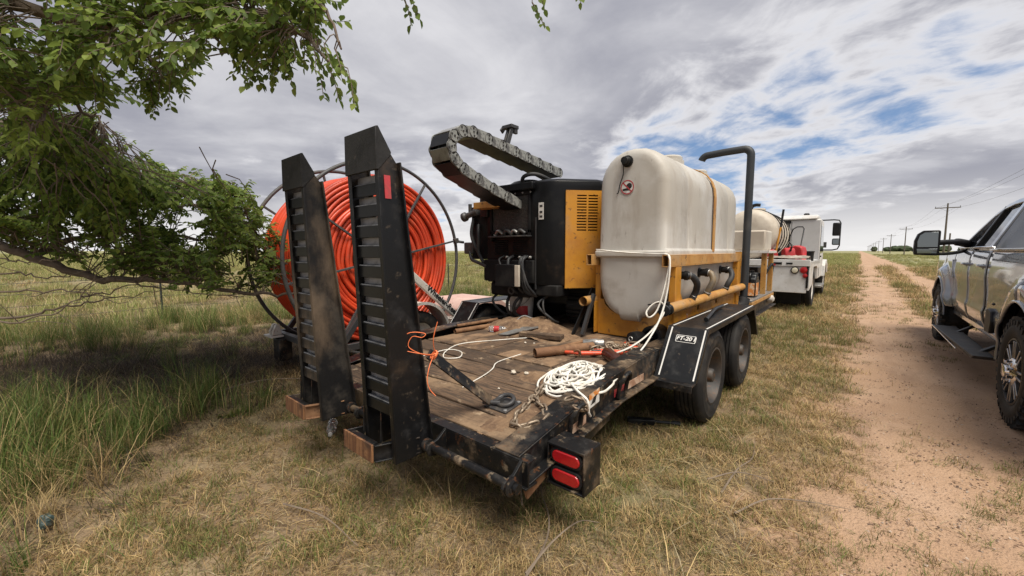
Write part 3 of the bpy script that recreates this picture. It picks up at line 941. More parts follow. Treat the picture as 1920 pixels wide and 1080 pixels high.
# side rails (channel: web, top flange, bottom flange) following the beaver tail
for s, xo in ((1, XR), (-1, XL)):
    mb = MB()
    prof = [(YT - .06, deck_z(YT) + .005), (YB, ZD + .05), (2.75, ZD + .075), (8.4, ZD + .075)]
    hgt = [.125, .17, .19, .19]
    for (xa, xb, t0, t1) in ((xo - s * .012, xo, 0, 1), (xo - s * .15, xo + s * .002, 0, .06), (xo - s * .02, xo + s * .055, .93, 1.0)):
        vs2, fs2 = [], []
        for (y, z), h in zip(prof, hgt):
            for x, zz_ in ((xa, z - h * t1), (xb, z - h * t1), (xb, z - h * t0), (xa, z - h * t0)):
                vs2.append((x, y, zz_))
        for i in range(3):
            for j in range(4):
                fs2.append((i * 4 + j, i * 4 + (j + 1) % 4, i * 4 + 4 + (j + 1) % 4, i * 4 + 4 + j))
        fs2 += [(3, 2, 1, 0), (12, 13, 14, 15)]
        mb.add(vs2, fs2)
    rl = mb.build('side_rail', 'black_dirty', TR, .003)
    if s == 1:
        for (y0, y1, m_) in ((1.62, 1.95, 'tape'), (2.30, 2.44, 'redtape'), (2.46, 2.75, 'tape')):
            mb = MB()
            z0, z1 = deck_z(y0) - .075, deck_z(y1) - .075
            if y0 > 2: z0, z1 = z0 + .005, z1 + .005
            mb.add([(xo + .004, y0, z0 - .022), (xo + .004, y1, z1 - .022), (xo + .004, y1, z1 + .026), (xo + .004, y0, z0 + .026),
                    (xo + .001, y0, z0 - .022), (xo + .001, y1, z1 - .022), (xo + .001, y1, z1 + .026), (xo + .001, y0, z0 + .026)], [(0, 1, 2, 3), (7, 6, 5, 4), (0, 4, 5, 1), (1, 5, 6, 2), (2, 6, 7, 3), (3, 7, 4, 0)])
            mb.build('reflective_tape', m_, rl, smooth=0)
        mb = MB(); mb.add([(xo + .004, 1.98, .50), (xo + .004, 2.10, .515), (xo + .004, 2.10, .60), (xo + .004, 1.98, .585)], [(0, 1, 2, 3)])
        mb.build('warning_sticker', 'label_w', rl, smooth=0)
        mb = MB(); mb.add([(xo + .0055, 2.0, .52), (xo + .0055, 2.05, .527), (xo + .0055, 2.07, .57), (xo + .0055, 2.03, .56)], [(0, 1, 2, 3)])
        mb.build('sticker_print', 'lettering', rl, smooth=0)
        mb = MB(); mb.add([(xo + .005, 1.98, .55), (xo + .005, 2.10, .565), (xo + .005, 2.10, .60), (xo + .005, 1.98, .585)], [(0, 1, 2, 3)]); mb.build('sticker_band', 'label_o', rl, smooth=0)
# lateral planks of the beaver tail
ye = [YT, 1.60, 1.775, 1.955, 2.14, YB]
for i in range(5):
    y0, y1 = ye[i] + .007, ye[i + 1] - .007
    mb = MB()
    segs = 9
    vs2, fs2 = [], []
    for k in range(segs + 1):
        x = XL + .155 + (XR - .155 - XL - .155) * k / segs
        dz_ = random.uniform(-.005, .005)
        za, zb = deck_z(y0) + dz_ + random.uniform(-.002, .002), deck_z(y1) + dz_
        ja, jb = random.uniform(-.003, .003), random.uniform(-.003, .003)
        vs2 += [(x, y0 + ja, za - .045), (x, y1 + jb, zb - .045), (x, y1 + jb, zb), (x, y0 + ja, za)]
    for k in range(segs):
        for j in range(4):
            fs2.append((k * 4 + j, k * 4 + (j + 1) % 4, k * 4 + 4 + (j + 1) % 4, k * 4 + 4 + j))
    fs2 += [(3, 2, 1, 0), tuple(segs * 4 + q for q in range(4))]
    mb.add(vs2, fs2)
    mb.build('plank', 'plank', TR, .004)
# long planks of the main deck
xs_ = np.linspace(XL + .155, XR - .155, 11)
for i in range(10):
    x0, x1 = xs_[i] + .006, xs_[i + 1] - .006
    mb = MB()
    yy = [YB + .01 + random.uniform(0, .01), 3.0, 3.8, 4.8, 8.35]
    vs2, fs2 = [], []
    for y in yy:
        dz_ = random.uniform(-.003, .004)
        vs2 += [(x0, y, ZD + dz_ - .045), (x1, y, ZD + dz_ - .045), (x1, y, ZD + dz_ + random.uniform(-.002, .002)), (x0, y, ZD + dz_)]
    for k in range(4):
        for j in range(4):
            fs2.append((k * 4 + j, k * 4 + (j + 1) % 4, k * 4 + 4 + (j + 1) % 4, k * 4 + 4 + j))
    fs2 += [(3, 2, 1, 0), (16, 17, 18, 19)]
    mb.add(vs2, fs2)
    mb.build('plank', 'plank_y', TR, .004)
# chassis
for x in (-2.72, -1.60):
    mb = MB()
    mb.prism([(1.36, .42), (2.35, .50), (8.4, .50), (8.4, .34), (2.6, .34), (1.36, .33)], 'x', x - .05, x + .05)
    mb.build('chassis_beam', 'black_dirty', TR, .004)
for y in (2.0, 2.7, 3.3, 4.1, 4.9, 5.8, 6.8, 7.8):
    mb = MB(); mb.span(XL + .02, XR - .02, y - .03, y + .03, deck_z(y) - .13, deck_z(y) - .05); mb.build('cross_member', 'black_dirty', TR)
for y in (3.53, 4.64):
    mb = MB(); mb.cyl((XL - .1, y, .38), (XR + .1, y, .38), .06, n=12); mb.build('axle', 'dark_steel', TR)
mb = MB()
mb.bar((-2.9, 8.3, .47), (-2.16, 10.05, .50), .1, .13); mb.bar((-1.42, 8.3, .47), (-2.16, 10.05, .50), .1, .13); mb.span(-2.24, -2.08, 9.95, 10.35, .45, .56)
mb.build('drawbar', 'black_dirty', TR, .005)
# tail: cross member, flange, hinge bar, ears
mb = MB(); mb.span(XL + .02, XR + .06, YT - .07, YT - .058, .345, .455); mb.span(XL + .02, XR + .06, YT - .07, YT + .0, .455, .463); mb.span(XL + .02, XR + .06, YT - .085, YT, .337, .347)
mb.build('tail_beam', 'black_dirty', TR, .002)
HY, HZ = 1.265, .385
mb = MB(); mb.cyl((XL, HY, HZ), (-1.045, HY, HZ), .021, n=14); mb.build('hinge_bar', 'black_dirty', TR)
for x in (-3.08, -2.34, -1.62, -1.10):
    mb = MB()
    mb.prism([(YT - .07, .34), (YT - .07, .462), (HY + .03, .42), (HY - .035, HZ + .025), (HY - .045, HZ), (HY - .03, HZ - .035), (HY + .01, HZ - .045)], 'x', x - .008, x + .008)
    mb.build('hinge_ear', 'black_dirty', TR, .002)
mb = MB(); mb.lathe([(.040, 0), (.044, .012), (.03, .02), (.03, .026), (.012, .026)], (-1.09, HY, HZ), (1, 0, 0), 18); mb.cyl((-1.07, HY + .045, HZ - .01), (-1.065, HY + .05, HZ - .10), .005, n=6)
mb.build('hinge_end_cap', 'black_dirty', TR)
# gusset under the tail corner
mb = MB(); mb.prism([(1.38, .345), (1.75, .40), (1.75, .335), (1.42, .235)], 'x', -1.13, -1.115); mb.build('tail_gusset', 'rusty', TR, .003)
# tail lights (both corners)
def light_box(x0, x1, s):
    y0, y1, z0, z1 = 1.56, 1.70, .275, .475
    mb = MB()
    mb.span(x0, x1, y0 + .012, y1, z0, z1)
    for a in ((x0, x1, z1 - .008, z1 + .004), (x0, x1, z0 - .004, z0 + .006)):
        mb.span(a[0] - .004, a[1] + .004, y0 - .012, y1 + .004, a[2], a[3])
    for a in (x0, x1):
        mb.span(a - .005, a + .005, y0 - .012, y1, z0, z1)
    lb = mb.build('light_box', 'black_dirty', TR, .003)
    cx = (x0 + x1) / 2
    for zc in (z0 + .053, z1 - .053):
        def oval(hw, hh, k=10):
            o = []
            for q in range(2 * k):
                a = math.pi * (q / (k - 1)) - math.pi / 2 if q < k else math.pi * ((q - k) / (k - 1)) + math.pi / 2
                sx_ = (hw - hh) * (1 if q < k else -1)
                o.append((cx + sx_ + hh * math.cos(a), zc + hh * math.sin(a)))
            return o
        mb = MB(); mb.prism(oval(.090, .040), 'y', y0 - .004, y0 + .014); mb.build('lens_gasket', 'rubber', lb, .003)
        mb = MB(); mb.prism(oval(.076, .029), 'y', y0 - .012, y0 + .0); mb.build('lens', 'red_lens', lb, .005)
light_box(-1.095, -.895, 1)
light_box(-3.43, -3.23, -1)
mb = MB(); mb.span(-1.12, -1.08, 1.60, 1.66, .30, .45); mb.bar((-1.11, 1.68, .31), (-1.11, 2.2, .40), .03, .05); mb.build('light_bracket', 'black_dirty', TR, .003)
# lashing loops welded to the rail
def loop(y, z, h, lean, r=.014):
    mb = MB()
    pts = [(XR + .022, y - .05, z - h * .55), (XR + .028 + lean * .2, y - .052, z)] + [(XR + .03 + lean * (.6 + .4 * math.sin(R(a))), y - .05 * math.cos(R(a)), z + h * .32 * math.sin(R(a)) + h * .1) for a in range(15, 180, 20)] + [(XR + .028 + lean * .2, y + .052, z), (XR + .022, y + .05, z - h * .55)]
    mb.tube(bez(pts, 3), r, 8)
    return mb.build('lashing_loop', 'black_dirty', TR)
loop(1.80, .53, .15, .03)
loop(2.36, .57, .16, .035)
mb = MB(); mb.span(XR + .003, XR + .03, 2.315, 2.405, .46, .50); mb.build('loop_pad', 'black_dirty', TR, .004)
# fenders
def fender(s, xi, xo_):
    pr = [(2.92, .47), (3.20, .815), (4.95, .815), (5.22, .46)]
    mb = MB()
    th = .006
    for (a, b2) in zip(pr[:-1], pr[1:]):
        d = Vector((0, b2[0] - a[0], b2[1] - a[1])).normalized()
        nn = Vector((0, -d.z, d.y)) * th
        vs2 = []
        for x in (xi, xo_):
            vs2 += [(x, a[0], a[1]), (x, b2[0], b2[1]), (x, b2[0] - nn.y, b2[1] - nn.z), (x, a[0] - nn.y, a[1] - nn.z)]
        mb.add(vs2, [(0, 1, 2, 3), (7, 6, 5, 4), (0, 4, 5, 1), (1, 5, 6, 2), (2, 6, 7, 3), (3, 7, 4, 0)])
    # outer skirt
    inn = [(2.965, .47), (3.225, .775), (4.925, .775), (5.175, .46)]
    poly = pr + inn[::-1]
    for i in range(3):
        mb.prism([pr[i], pr[i + 1], inn[i + 1], inn[i]], 'x', xo_ - s * .006, xo_)
    fd = mb.build('fender', 'black', TR, .002)
    w = .010
    for xx in (xi + s * .035, xo_ - s * .018):
        for (a, b2, e0, e1) in ((pr[0], pr[1], .02, .01), (pr[1], pr[2], .01, .02)):
            d = Vector((0, b2[0] - a[0], b2[1] - a[1])).normalized()
            nn = Vector((0, -d.z, d.y)) * .003
            A_ = Vector((xx, *a)) + d * e0 + nn
            B_ = Vector((xx, *b2)) - d * e1 + nn
            mb = MB(); mb.bar(A_, B_, w, .002, up=nn.normalized()); mb.build('pinstripe', 'letter_w', fd, smooth=0)
    # bracket at the foot of the fender
    mb = MB(); mb.span(min(xi, xo_) - (.0 if s > 0 else 0), max(xi, xo_), 2.84, 2.93, .462, .472); mb.span(min(xi, xo_), max(xi, xo_), 2.84, 2.848, .425, .472)
    mb.build('fender_bracket', 'black_dirty', TR, .002)
    return fd
fr = fender(1, XR + .01, -.815)
fender(-1, XL - .01, -3.505)
# maker plate on the fender
dF = Vector((0, .28, .345)).normalized(); nF = Vector((0, -dF.z, dF.y))
pc = Vector((-.955, 3.135, .735)) + nF * .002
M_ = frame(pc, (1, 0, 0), dF)
mb = MB()
w_, h_ = .073, .030
k4 = [(-w_, -h_ * .6), (-w_ * .93, -h_), (w_ * .93, -h_), (w_, -h_ * .6), (w_, h_ * .6), (w_ * .93, h_), (-w_ * .93, h_), (-w_, h_ * .6)]
mb.add([M_ @ Vector((x, y, 0)) for x, y in k4] + [M_ @ Vector((x, y, .003)) for x, y in k4], [tuple(range(8))[::-1], tuple(range(8, 16))] + [(i, (i + 1) % 8, (i + 1) % 8 + 8, i + 8) for i in range(8)])
mb.build('maker_plate', 'letter_w', fr, smooth=0)
mb = MB()
mb.add([M_ @ Vector((x * .94, y * .86, .0042)) for x, y in k4], [tuple(range(8))])
mb.build('plate_field', 'black_plain', fr, smooth=0)
M2 = M_.copy(); M2.translation = M_ @ Vector((0, 0, .006))
text('FT-20 I', .046, M2, 'lettering', 'letter_w', fr, .001, shear=.18, bold=.0012)
# wheels
def wheel(x_out, y, s, Rt=.382, wd=.215, Rr=.225):
    wh = bpy.data.objects.new('wheel', None); wh.empty_display_size = .1; COL.objects.link(wh); put(wh, (x_out - s * wd / 2, y, Rt), TR)
    o = (x_out - s * wd, y, Rt); ax = (s, 0, 0)
    pf = [(Rr, .012), (Rr + .02, .0), (Rt - .09, -.008), (Rt - .03, .004), (Rt - .006, .018), (Rt, .03)]
    for gx_ in (.062, .092, .123, .153):
        pf += [(Rt, gx_ - .006), (Rt - .011, gx_ - .004), (Rt - .011, gx_ + .002), (Rt, gx_ + .004)]
    pf += [(Rt, wd - .03), (Rt - .006, wd - .018), (Rt - .03, wd - .004), (Rt - .055, wd + .004), (Rt - .06, wd + .0015), (Rt - .09, wd + .008), (Rr + .02, wd), (Rr, wd - .012)]
    mb = MB(); mb.lathe(pf, o, ax, 56, closed=True); mb.build('tyre', 'rubber', wh, smooth=40)
    mb = MB()
    mb.lathe([(Rr + .002, wd - .012), (Rr + .010, wd - .002), (Rr - .006, wd + .0), (Rr - .022, wd - .03), (Rr - .035, wd - .11), (Rr - .05, wd - .125), (.11, wd - .118), (.095, wd - .135), (.002, wd - .135)], o, ax, 40, cap0=False)
    rim = mb.build('rim', 'rim', wh, smooth=40)
    mb = MB()
    mb.lathe([(.088, wd - .135), (.085, wd - .075), (.06, wd - .06), (.055, wd - .015), (.045, wd - .005), (0.0, wd - .005)], o, ax, 20); mb.build('hub', 'rim', rim, smooth=40)
    for k in range(8):
        a = 2 * math.pi * k / 8
        p0 = Vector(o) + Vector((s * (wd - .122), .135 * math.cos(a), .135 * math.sin(a)))
        mb = MB(); mb.cyl(p0, p0 + Vector((s * .025, 0, 0)), .013, n=6); mb.build('wheel_nut', 'rim', rim)
    return wh
for y in (3.53, 4.64):
    wheel(-.84, y, 1)
    wheel(-3.48, y, -1)

# ------------------------------------------------------------------ ramps, standing up on the hinge bar
def ramp(xr, wid, lab, redtag, dirty):
    rp = bpy.data.objects.new('ramp', None); rp.empty_display_size = .1; COL.objects.link(rp); put(rp, (xr - wid / 2, HY, HZ), TR)
    rp['label'] = lab
    z0, zt = HZ - .04, 1.83
    tz = lambda z: (z - z0) / (zt - z0)
    yr = lambda z: 1.085 - .055 * tz(z)
    yf = lambda z: 1.295 - .165 * tz(z)
    xl = xr - wid
    def slab(mb, xa, xb, za, zb, f0, f1):
        vs2 = []
        for x in (xa, xb):
            vs2 += [(x, f0(za), za), (x, f1(za), za), (x, f1(zb), zb), (x, f0(zb), zb)]
        mb.add(vs2, [(0, 1, 2, 3), (7, 6, 5, 4), (0, 4, 5, 1), (1, 5, 6, 2), (2, 6, 7, 3), (3, 7, 4, 0)])
    for (xa, sgn) in ((xr, -1), (xl, 1)):
        mb = MB()
        mb.prism([(yr(z0), z0), (yf(z0), z0), (yf(zt - .03), zt - .03), (yf(zt) - .035, zt + .02), (yr(zt), zt - .04)], 'x', xa + sgn * .008, xa)
        slab(mb, xa + sgn * .0, xa + sgn * .030, z0, zt - .05, lambda z: yr(z) - .004, lambda z: yr(z) + .004)
        slab(mb, xa - sgn * .026, xa + sgn * .03, z0, zt - .02, lambda z: yf(z) - .004, lambda z: yf(z) + .005)
        mb.build('ramp_rail', dirty, rp, .003)
    xa, xb = xl - .003, xr + .003
    zz0 = zt - .065
    y_ = yr(zt)
    mb = MB()
    mb.prism([(y_ - .012, zz0), (y_ - .010, zt + .125), (y_ + .004, zt + .13), (yf(zt) - .030, zt + .022), (yf(zt) - .035, zt + .008), (y_ + .002, zz0)], 'x', xa, xb)
    mb.build('ramp_tip', 'ramp_tip', rp, .003)
    z = HZ + .20
    while z < zt - .13:
        y = yr(z)
        mb = MB()
        mb.span(xl + .009, xr - .009, y + .012, y + .019, z - .004, z + .052)
        mb.build('rung', 'black_plain' if dirty == 'black' or z > 1.1 else dirty, rp, .002)
        mb = MB(); mb.span(xl + .009, xr - .009, y + .0195, min(y + .075, yf(z) - .012), z + .051, z + .058); mb.span(xl + .012, xr - .045, y + .040, y + .046, z + .0585, z + .096)
        mb.build('rung_lip', 'grey_lip', rp, .002)
        z += .098
    fz0, fz1 = .352, .445
    fl, f0, f1, fy0, fy1 = xl - .11, xl - .10, xr - .095, HY - .258, HY - .06
    mb = MB(); mb.span(f0, f1, fy0, fy0 + .011, fz0, fz1); mb.build('foot_plate', 'rust_wood', rp, .002)
    for (xa, xb, m_) in ((f0 + .006, xl - .03, dirty), (f1 - .006, xr - .012, 'black' if dirty == 'black' else 'rusty')):
        mb = MB()
        mb.bar((xa, fy0 + .012, (fz0 + fz1) / 2), (xb, fy1 + .02, (fz0 + fz1) / 2), .011, fz1 - fz0 - .006)
        if xa > f0 + .1:
            mb.bar((xa + .010, fy0 + .013, fz0 + .006), (xb + .010, fy1 + .02, fz0 + .006), .022, .007); mb.bar((xa + .010, fy0 + .013, fz1 - .006), (xb + .010, fy1 + .02, fz1 - .006), .022, .007)
        mb.build('foot_side', m_, rp, .002)
    mb = MB(); mb.span(f0 + .016, f1 - .016, fy0 + .012, fy0 + .045, fz1 - .012, fz1 - .004); mb.build('foot_flange', 'black_dirty', rp, .002)
    for xx in (xl + .0, xr - .11):
        mb = MB(); mb.prism([(fy0 + .055, fz0 + .03), (fy0 + .055, fz1 + .0), (yr(.6) - .006, fz1 + .17), (yr(.4) - .006, fz0 + .03)], 'x', xx, xx + .008); mb.build('gusset', 'black_dirty', rp, .002)
    mb = MB(); mb.cyl((xl, HY, HZ), (xr + .03, HY, HZ), .034, n=14); mb.build('pivot_tube', 'black_dirty', rp)
    if redtag:
        mb = MB()
        slab(mb, xr + .001, xr + .004, zt - .19, zt - .085, lambda z: yr(z) + .024, lambda z: yr(z) + .056)
        mb.build('reflector', 'redtape', rp, 0, smooth=0)
    return rp
RP1 = ramp(-1.675, .275, 'near upright ramp with a red reflector near its top', True, 'black')
RP2 = ramp(-2.465, .270, 'far upright ramp with a mud caked lower rail', False, 'black_mud')
# brace from the near ramp down to a plate on the deck
mb = MB()
bp0, bp1 = Vector((-1.70, 1.31, .86)), Vector((-1.575, 1.65, .535))
mb.bar(bp0, bp1, .062, .012, up=(1, -.2, .8)); br = mb.build('ramp_brace', 'black_dirty', TR, .003)
mb = MB(); mb.cyl(bp1 + Vector((-.04, -.02, -.01)), bp1 + Vector((.05, .03, -.01)), .013, n=10); mb.build('brace_pin', 'dark_steel', TR)
pz = deck_z(1.70)
M3 = Matrix.Rotation(-math.atan2(ZT - ZD, YB - YT) * -1, 3, 'X')
Mt = Matrix.Rotation(math.atan2(ZD - ZT, YB - YT), 3, 'X')
mb = MB(); mb.box((-1.53, 1.71, pz + .007), (.17, .15, .012), Mt); dp = mb.build('tie_down_plate', 'dark_steel', TR, .003)
mb = MB()
mb.tube([Vector((-1.515, 1.715, pz + .035)) + Mt @ Vector((.052 * math.cos(a), .045 * math.sin(a), .012 * math.sin(a))) for a in np.linspace(0, 2 * math.pi, 22)[:-1]], .013, 8, closed=True)
mb.box((-1.555, 1.70, pz + .025), (.03, .06, .035), Mt)
mb.build('tie_down_ring', 'dark_steel', dp, smooth=50)
for dx_, dy_ in ((-.07, -.06), (.07, -.06), (-.07, .06), (.07, .06)):
    p0 = Vector((-1.53, 1.71, pz + .012)) + Mt @ Vector((dx_, dy_, 0))
    mb = MB(); mb.lathe([(.012, 0), (.012, .005), (.006, .008)], p0, Mt @ Vector((0, 0, 1)), 8); mb.build('bolt', 'galv', dp)
# ------------------------------------------------------------------ drilling-fluid mixing unit (tank on a yellow skid)
MU = thing('mud_mixing_unit', (-1.58, 5.3, ZD), 'dusty white fluid tank on a yellow steel skid with hoses and tall vent pipe', 'tank unit')
YR, YF = 3.50, 6.05
TX, TW = -1.585, .325          # tank centre and half width
def tank_profile(k):
    """half-profile (offset, z) closed loop of the tank section, k = inset"""
    w = TW - k
    P_ = []
    top, sp = 2.315 - k, 1.985
    for i in range(13):          # right side up over the arch
        a = R(180 * i / 12)
        P_.append((w * math.copysign(abs(math.cos(a)) ** .93, math.cos(a)), sp + (top - sp) * max(0.0, math.sin(a)) ** .96))
    P_ += [(-w, 1.75), (-w - .004, 1.42), (-w - .022, 1.40), (-w - .022, 1.345), (-w - .002, 1.325), (-w + .004, 1.15)]
    for i in range(1, 6):
        a = R(90 * i / 6)
        P_.append((-(w - .004) + (w - .095) * (1 - math.cos(a)), 1.15 - (.36 - k) * math.sin(a) ** 1.0))
    P_ += [(-.10, .785 + k), (-.085, .745 + k), (.085, .745 + k), (.10, .785 + k)]
    for i in range(5, 0, -1):
        a = R(90 * i / 6)
        P_.append(((w - .004) - (w - .095) * (1 - math.cos(a)), 1.15 - (.36 - k) * math.sin(a)))
    P_ += [(w - .004, 1.15), (w + .002, 1.325), (w + .022, 1.345), (w + .022, 1.40), (w + .004, 1.42), (w, 1.75)]
    return P_
st = [(3.50, .10), (3.503, .065), (3.515, .032), (3.54, .010), (3.58, 0)]
st += [(4.02, 0), (4.05, .012), (4.10, .012), (4.13, 0), (4.86, 0), (4.88, .008), (4.97, .008), (4.99, 0), (5.56, 0), (5.58, .010), (5.64, .010), (5.66, 0)]
st += [(5.97, 0), (6.01, .010), (6.035, .032), (6.047, .065), (6.05, .10)]
vs2, fs2 = [], []
for (y, k) in st:
    pr = tank_profile(k)
    vs2 += [(TX + a, y, z) for a, z in pr]
npr = len(pr)
for i in range(len(st) - 1):
    for j in range(npr):
        fs2.append((i * npr + j, i * npr + (j + 1) % npr, (i + 1) * npr + (j + 1) % npr, (i + 1) * npr + j))
fs2 += [tuple(range(npr - 1, -1, -1)), tuple(range((len(st) - 1) * npr, len(st) * npr))]
mb = MB(); mb.add(vs2, fs2); TK = mb.build('tank', 'poly', MU, .006, smooth=45)
mb = MB(); mb.span(TX - TW - .018, TX + TW + .018, 3.474, 3.56, 1.338, 1.402); mb.build('moulded_band', 'poly', TK, .016, smooth=40)
for (y, rr) in ((4.38, .14), (5.35, .12)):
    mb = MB(); mb.lathe([(rr + .02, -.06), (rr + .015, .01), (rr, .015), (rr, .045), (rr - .015, .06), (0.01, .066)], (TX, y, 2.315), (0, 0, 1), 24); mb.build('tank_lid', 'poly', TK, smooth=40)
# vent cap on the rear face, cord, prohibition sign
mb = MB(); mb.lathe([(.052, 0), (.052, .018), (.040, .022), (.040, .05), (.032, .055), (.030, .085), (.0, .088)], (-1.625, 3.502, 2.195), (0, -1, 0), 16); vc = mb.build('vent_cap', 'black_plain', MU, smooth=40)
mb = MB(); mb.tube(bez([(-1.64, 3.44, 2.16), (-1.655, 3.475, 2.08), (-1.69, 3.488, 2.0), (-1.705, 3.49, 1.93), (-1.72, 3.488, 1.915)], 5), .0045, 6); mb.build('cap_cord', 'black_plain', vc)
sc_ = Vector((-1.622, 3.4945, 1.968))
MS = frame(sc_, (1, 0, 0), (0, 0, 1))
def disc(r0, r1, z, n=32):
    m_ = MB()
    if r0 == 0:
        m_.add([MS @ Vector((r1 * math.cos(2 * math.pi * i / n), r1 * math.sin(2 * math.pi * i / n), z)) for i in range(n)], [tuple(range(n))])
    else:
        v_ = [MS @ Vector((r * math.cos(2 * math.pi * i / n), r * math.sin(2 * math.pi * i / n), z)) for r in (r0, r1) for i in range(n)]
        m_.add(v_, [(i, (i + 1) % n, n + (i + 1) % n, n + i) for i in range(n)])
    return m_
sg0 = disc(0, .066, .0).build('warning_sign', 'label_w', MU, smooth=0, fix=False)
q = disc(0, .026, .0008, 16); q.v = [tuple(Vector(p) + Vector((.018, 0, .010))) for p in q.v]
q.add([MS @ Vector(p) for p in ((-.045, -.03, .0008), (.02, -.03, .0008), (.035, -.005, .0008), (-.045, -.012, .0008))], [(0, 1, 2, 3)])
q.build('pictogram', 'lettering', sg0, smooth=0, fix=False)
q = disc(.054, .064, .0016)
dd = Vector((.7, -.7, 0)); pp = Vector((.7, .7, 0)) * .006
q.add([MS @ (dd * .056 + pp + Vector((0, 0, .0016))), MS @ (dd * .056 - pp + Vector((0, 0, .0016))), MS @ (-dd * .056 - pp + Vector((0, 0, .0016))), MS @ (-dd * .056 + pp + Vector((0, 0, .0016)))], [(0, 3, 2, 1)])
q.build('prohibition_ring', 'sign_red', sg0, smooth=0, fix=False)
# strap over the tank
mb = MB()
pr = tank_profile(-.012)
pts = [(TX + a, 4.925, z) for a, z in pr[:14]]
pts = [(TX + TW + .014, 4.925, 1.39), (TX + TW + .014, 4.925, 1.75)] + pts[:13] + [(TX - TW - .014, 4.925, 1.75), (TX - TW - .014, 4.925, 1.39)]
for a, b2 in zip(pts[:-1], pts[1:]):
    a, b2 = Vector(a), Vector(b2)
    mb.bar(a, b2 + (b2 - a).normalized() * .004, .075, .010, up=((a + b2) / 2 - Vector((TX, 4.925, 1.7))).normalized())
mb.build('tank_strap', 'tan_yellow', MU)
# skid: rails
RX, LX = -1.225, -1.945
def rtube(x0, x1, y0, y1, z0, z1, nm='top_rail', m='tan_yellow'):
    mb = MB()
    t_ = .008
    mb.span(x0, x1, y0, y1, z1 - t_, z1); mb.span(x0, x1, y0, y1, z0, z0 + t_); mb.span(x0, x0 + t_, y0, y1, z0 + t_, z1 - t_); mb.span(x1 - t_, x1, y0, y1, z0 + t_, z1 - t_)
    mb.span(x0 + t_, x1 - t_, y0 + .12, y0 + .13, z0 + t_, z1 - t_)
    return mb.build(nm, m, MU, .003)
rtube(RX - .03, RX + .03, 3.40, 6.12, 1.262, 1.365)
rtube(LX - .03, LX + .03, 3.40, 6.12, 1.262, 1.365)
mb = MB(); mb.span(LX - .035, RX - .005, 6.121, 6.15, 1.262, 1.365); mb.build('front_rail', 'tan_yellow', MU, .004)
for x, s in ((RX, 1), (LX, -1)):
    mb = MB(); mb.tube([(x + s * .045, 3.38, .915), (x + s * .045, 6.16, .915)], .046, 16, caps=False); mb.tube([(x + s * .045, 3.38, .915), (x + s * .045, 6.16, .915)], .040, 16, caps=False)
    mb.add([], []); mb.build('manifold_pipe', 'tan_yellow', MU)
    for y in (3.66, 6.02):
        mb = MB(); mb.span(x - .03, x + .028, y - .07, y + .07, .61, 1.262); mb.build('skid_post', 'yellow', MU, .004)
    mb = MB(); mb.prism([(3.66, .61), (3.73, 1.05), (3.95, .80), (3.95, .61)], 'x', x - .012, x + .02); mb.build('corner_gusset', 'yellow', MU, .004)
# lower skid plates, right side with forklift pockets
def holed(x, y0, y1, z0, z1, holes, s):
    mb = MB()
    ys = sorted({y0, y1, *[h[0] for h in holes], *[h[1] for h in holes]})
    for a, b2 in zip(ys[:-1], ys[1:]):
        cuts = [h for h in holes if h[0] <= a and h[1] >= b2]
        zz_ = z0
        for h in sorted(cuts, key=lambda q: q[2]):
            mb.span(x - .006, x + .006, a, b2, zz_, h[2]); zz_ = h[3]
        mb.span(x - .006, x + .006, a, b2, zz_, z1)
    return mb
mb = holed(RX, 3.52, 6.3, .60, .905, [(4.32, 4.40, .80, .845), (4.30, 4.42, .70, .755), (5.0, 5.07, .80, .845), (4.98, 5.10, .70, .755)], 1); mb.build('skid_side', 'yellow', MU)
mb = MB(); mb.span(LX - .006, LX + .006, 3.52, 6.3, .60, .905); mb.build('skid_side', 'yellow', MU, .003)
mb = MB(); mb.span(RX - .012, RX - .008, 4.2, 5.2, .62, .88); mb.build('pocket_back', 'black_plain', MU)
mb = MB()
cr_ = [(LX + .006, .585), (RX + .0, .585), (RX + .0, .93), (TX + TW - .03, .93)]
for i in range(1, 10):
    a = R(180 * i / 10)
    cr_.append((TX + (TW - .03) * math.cos(a), .93 - .155 * math.sin(a)))
cr_ += [(TX - TW + .03, .93), (LX + .006, .93)]
mb.prism(cr_, 'y', 3.585, 3.60); mb.build('skid_end', 'yellow', MU, .003)
mb = MB(); mb.span(LX + .02, RX - .02, 3.62, 6.3, .585, .615); mb.build('skid_floor', 'yellow', MU)
# suction stub at the rear corner with its cap
mb = MB(); mb.lathe([(.085, 0), (.085, .17), (.088, .175), (.088, .20), (.06, .20), (.055, .06), (0, .06)], (-1.325, 3.60, .665), (0, -1, 0), 24); mb.build('suction_stub', 'black_plain', MU, smooth=40)
mb = MB(); mb.lathe([(.062, 0), (.066, .05), (.06, .12), (.05, .125), (.02, .125)], (-1.40, 3.36, .64), (-.25, -1, .1), 20); mb.build('hose_coupling', 'black_plain', MU, smooth=40)
mb = MB(); mb.torus((-1.433, 3.225, .655), (-.25, -1, .1), .018, .005, 16, 6); mb.build('coupling_ring', 'galv', MU)
mb = MB(); mb.span(RX + .007, RX + .010, 3.86, 4.0, .66, .80); mb.build('warning_label', 'label_w', MU, smooth=0)
mb = MB(); mb.span(RX + .010, RX + .0115, 3.87, 3.99, .755, .79); mb.build('label_band', 'sign_red', MU, smooth=0)
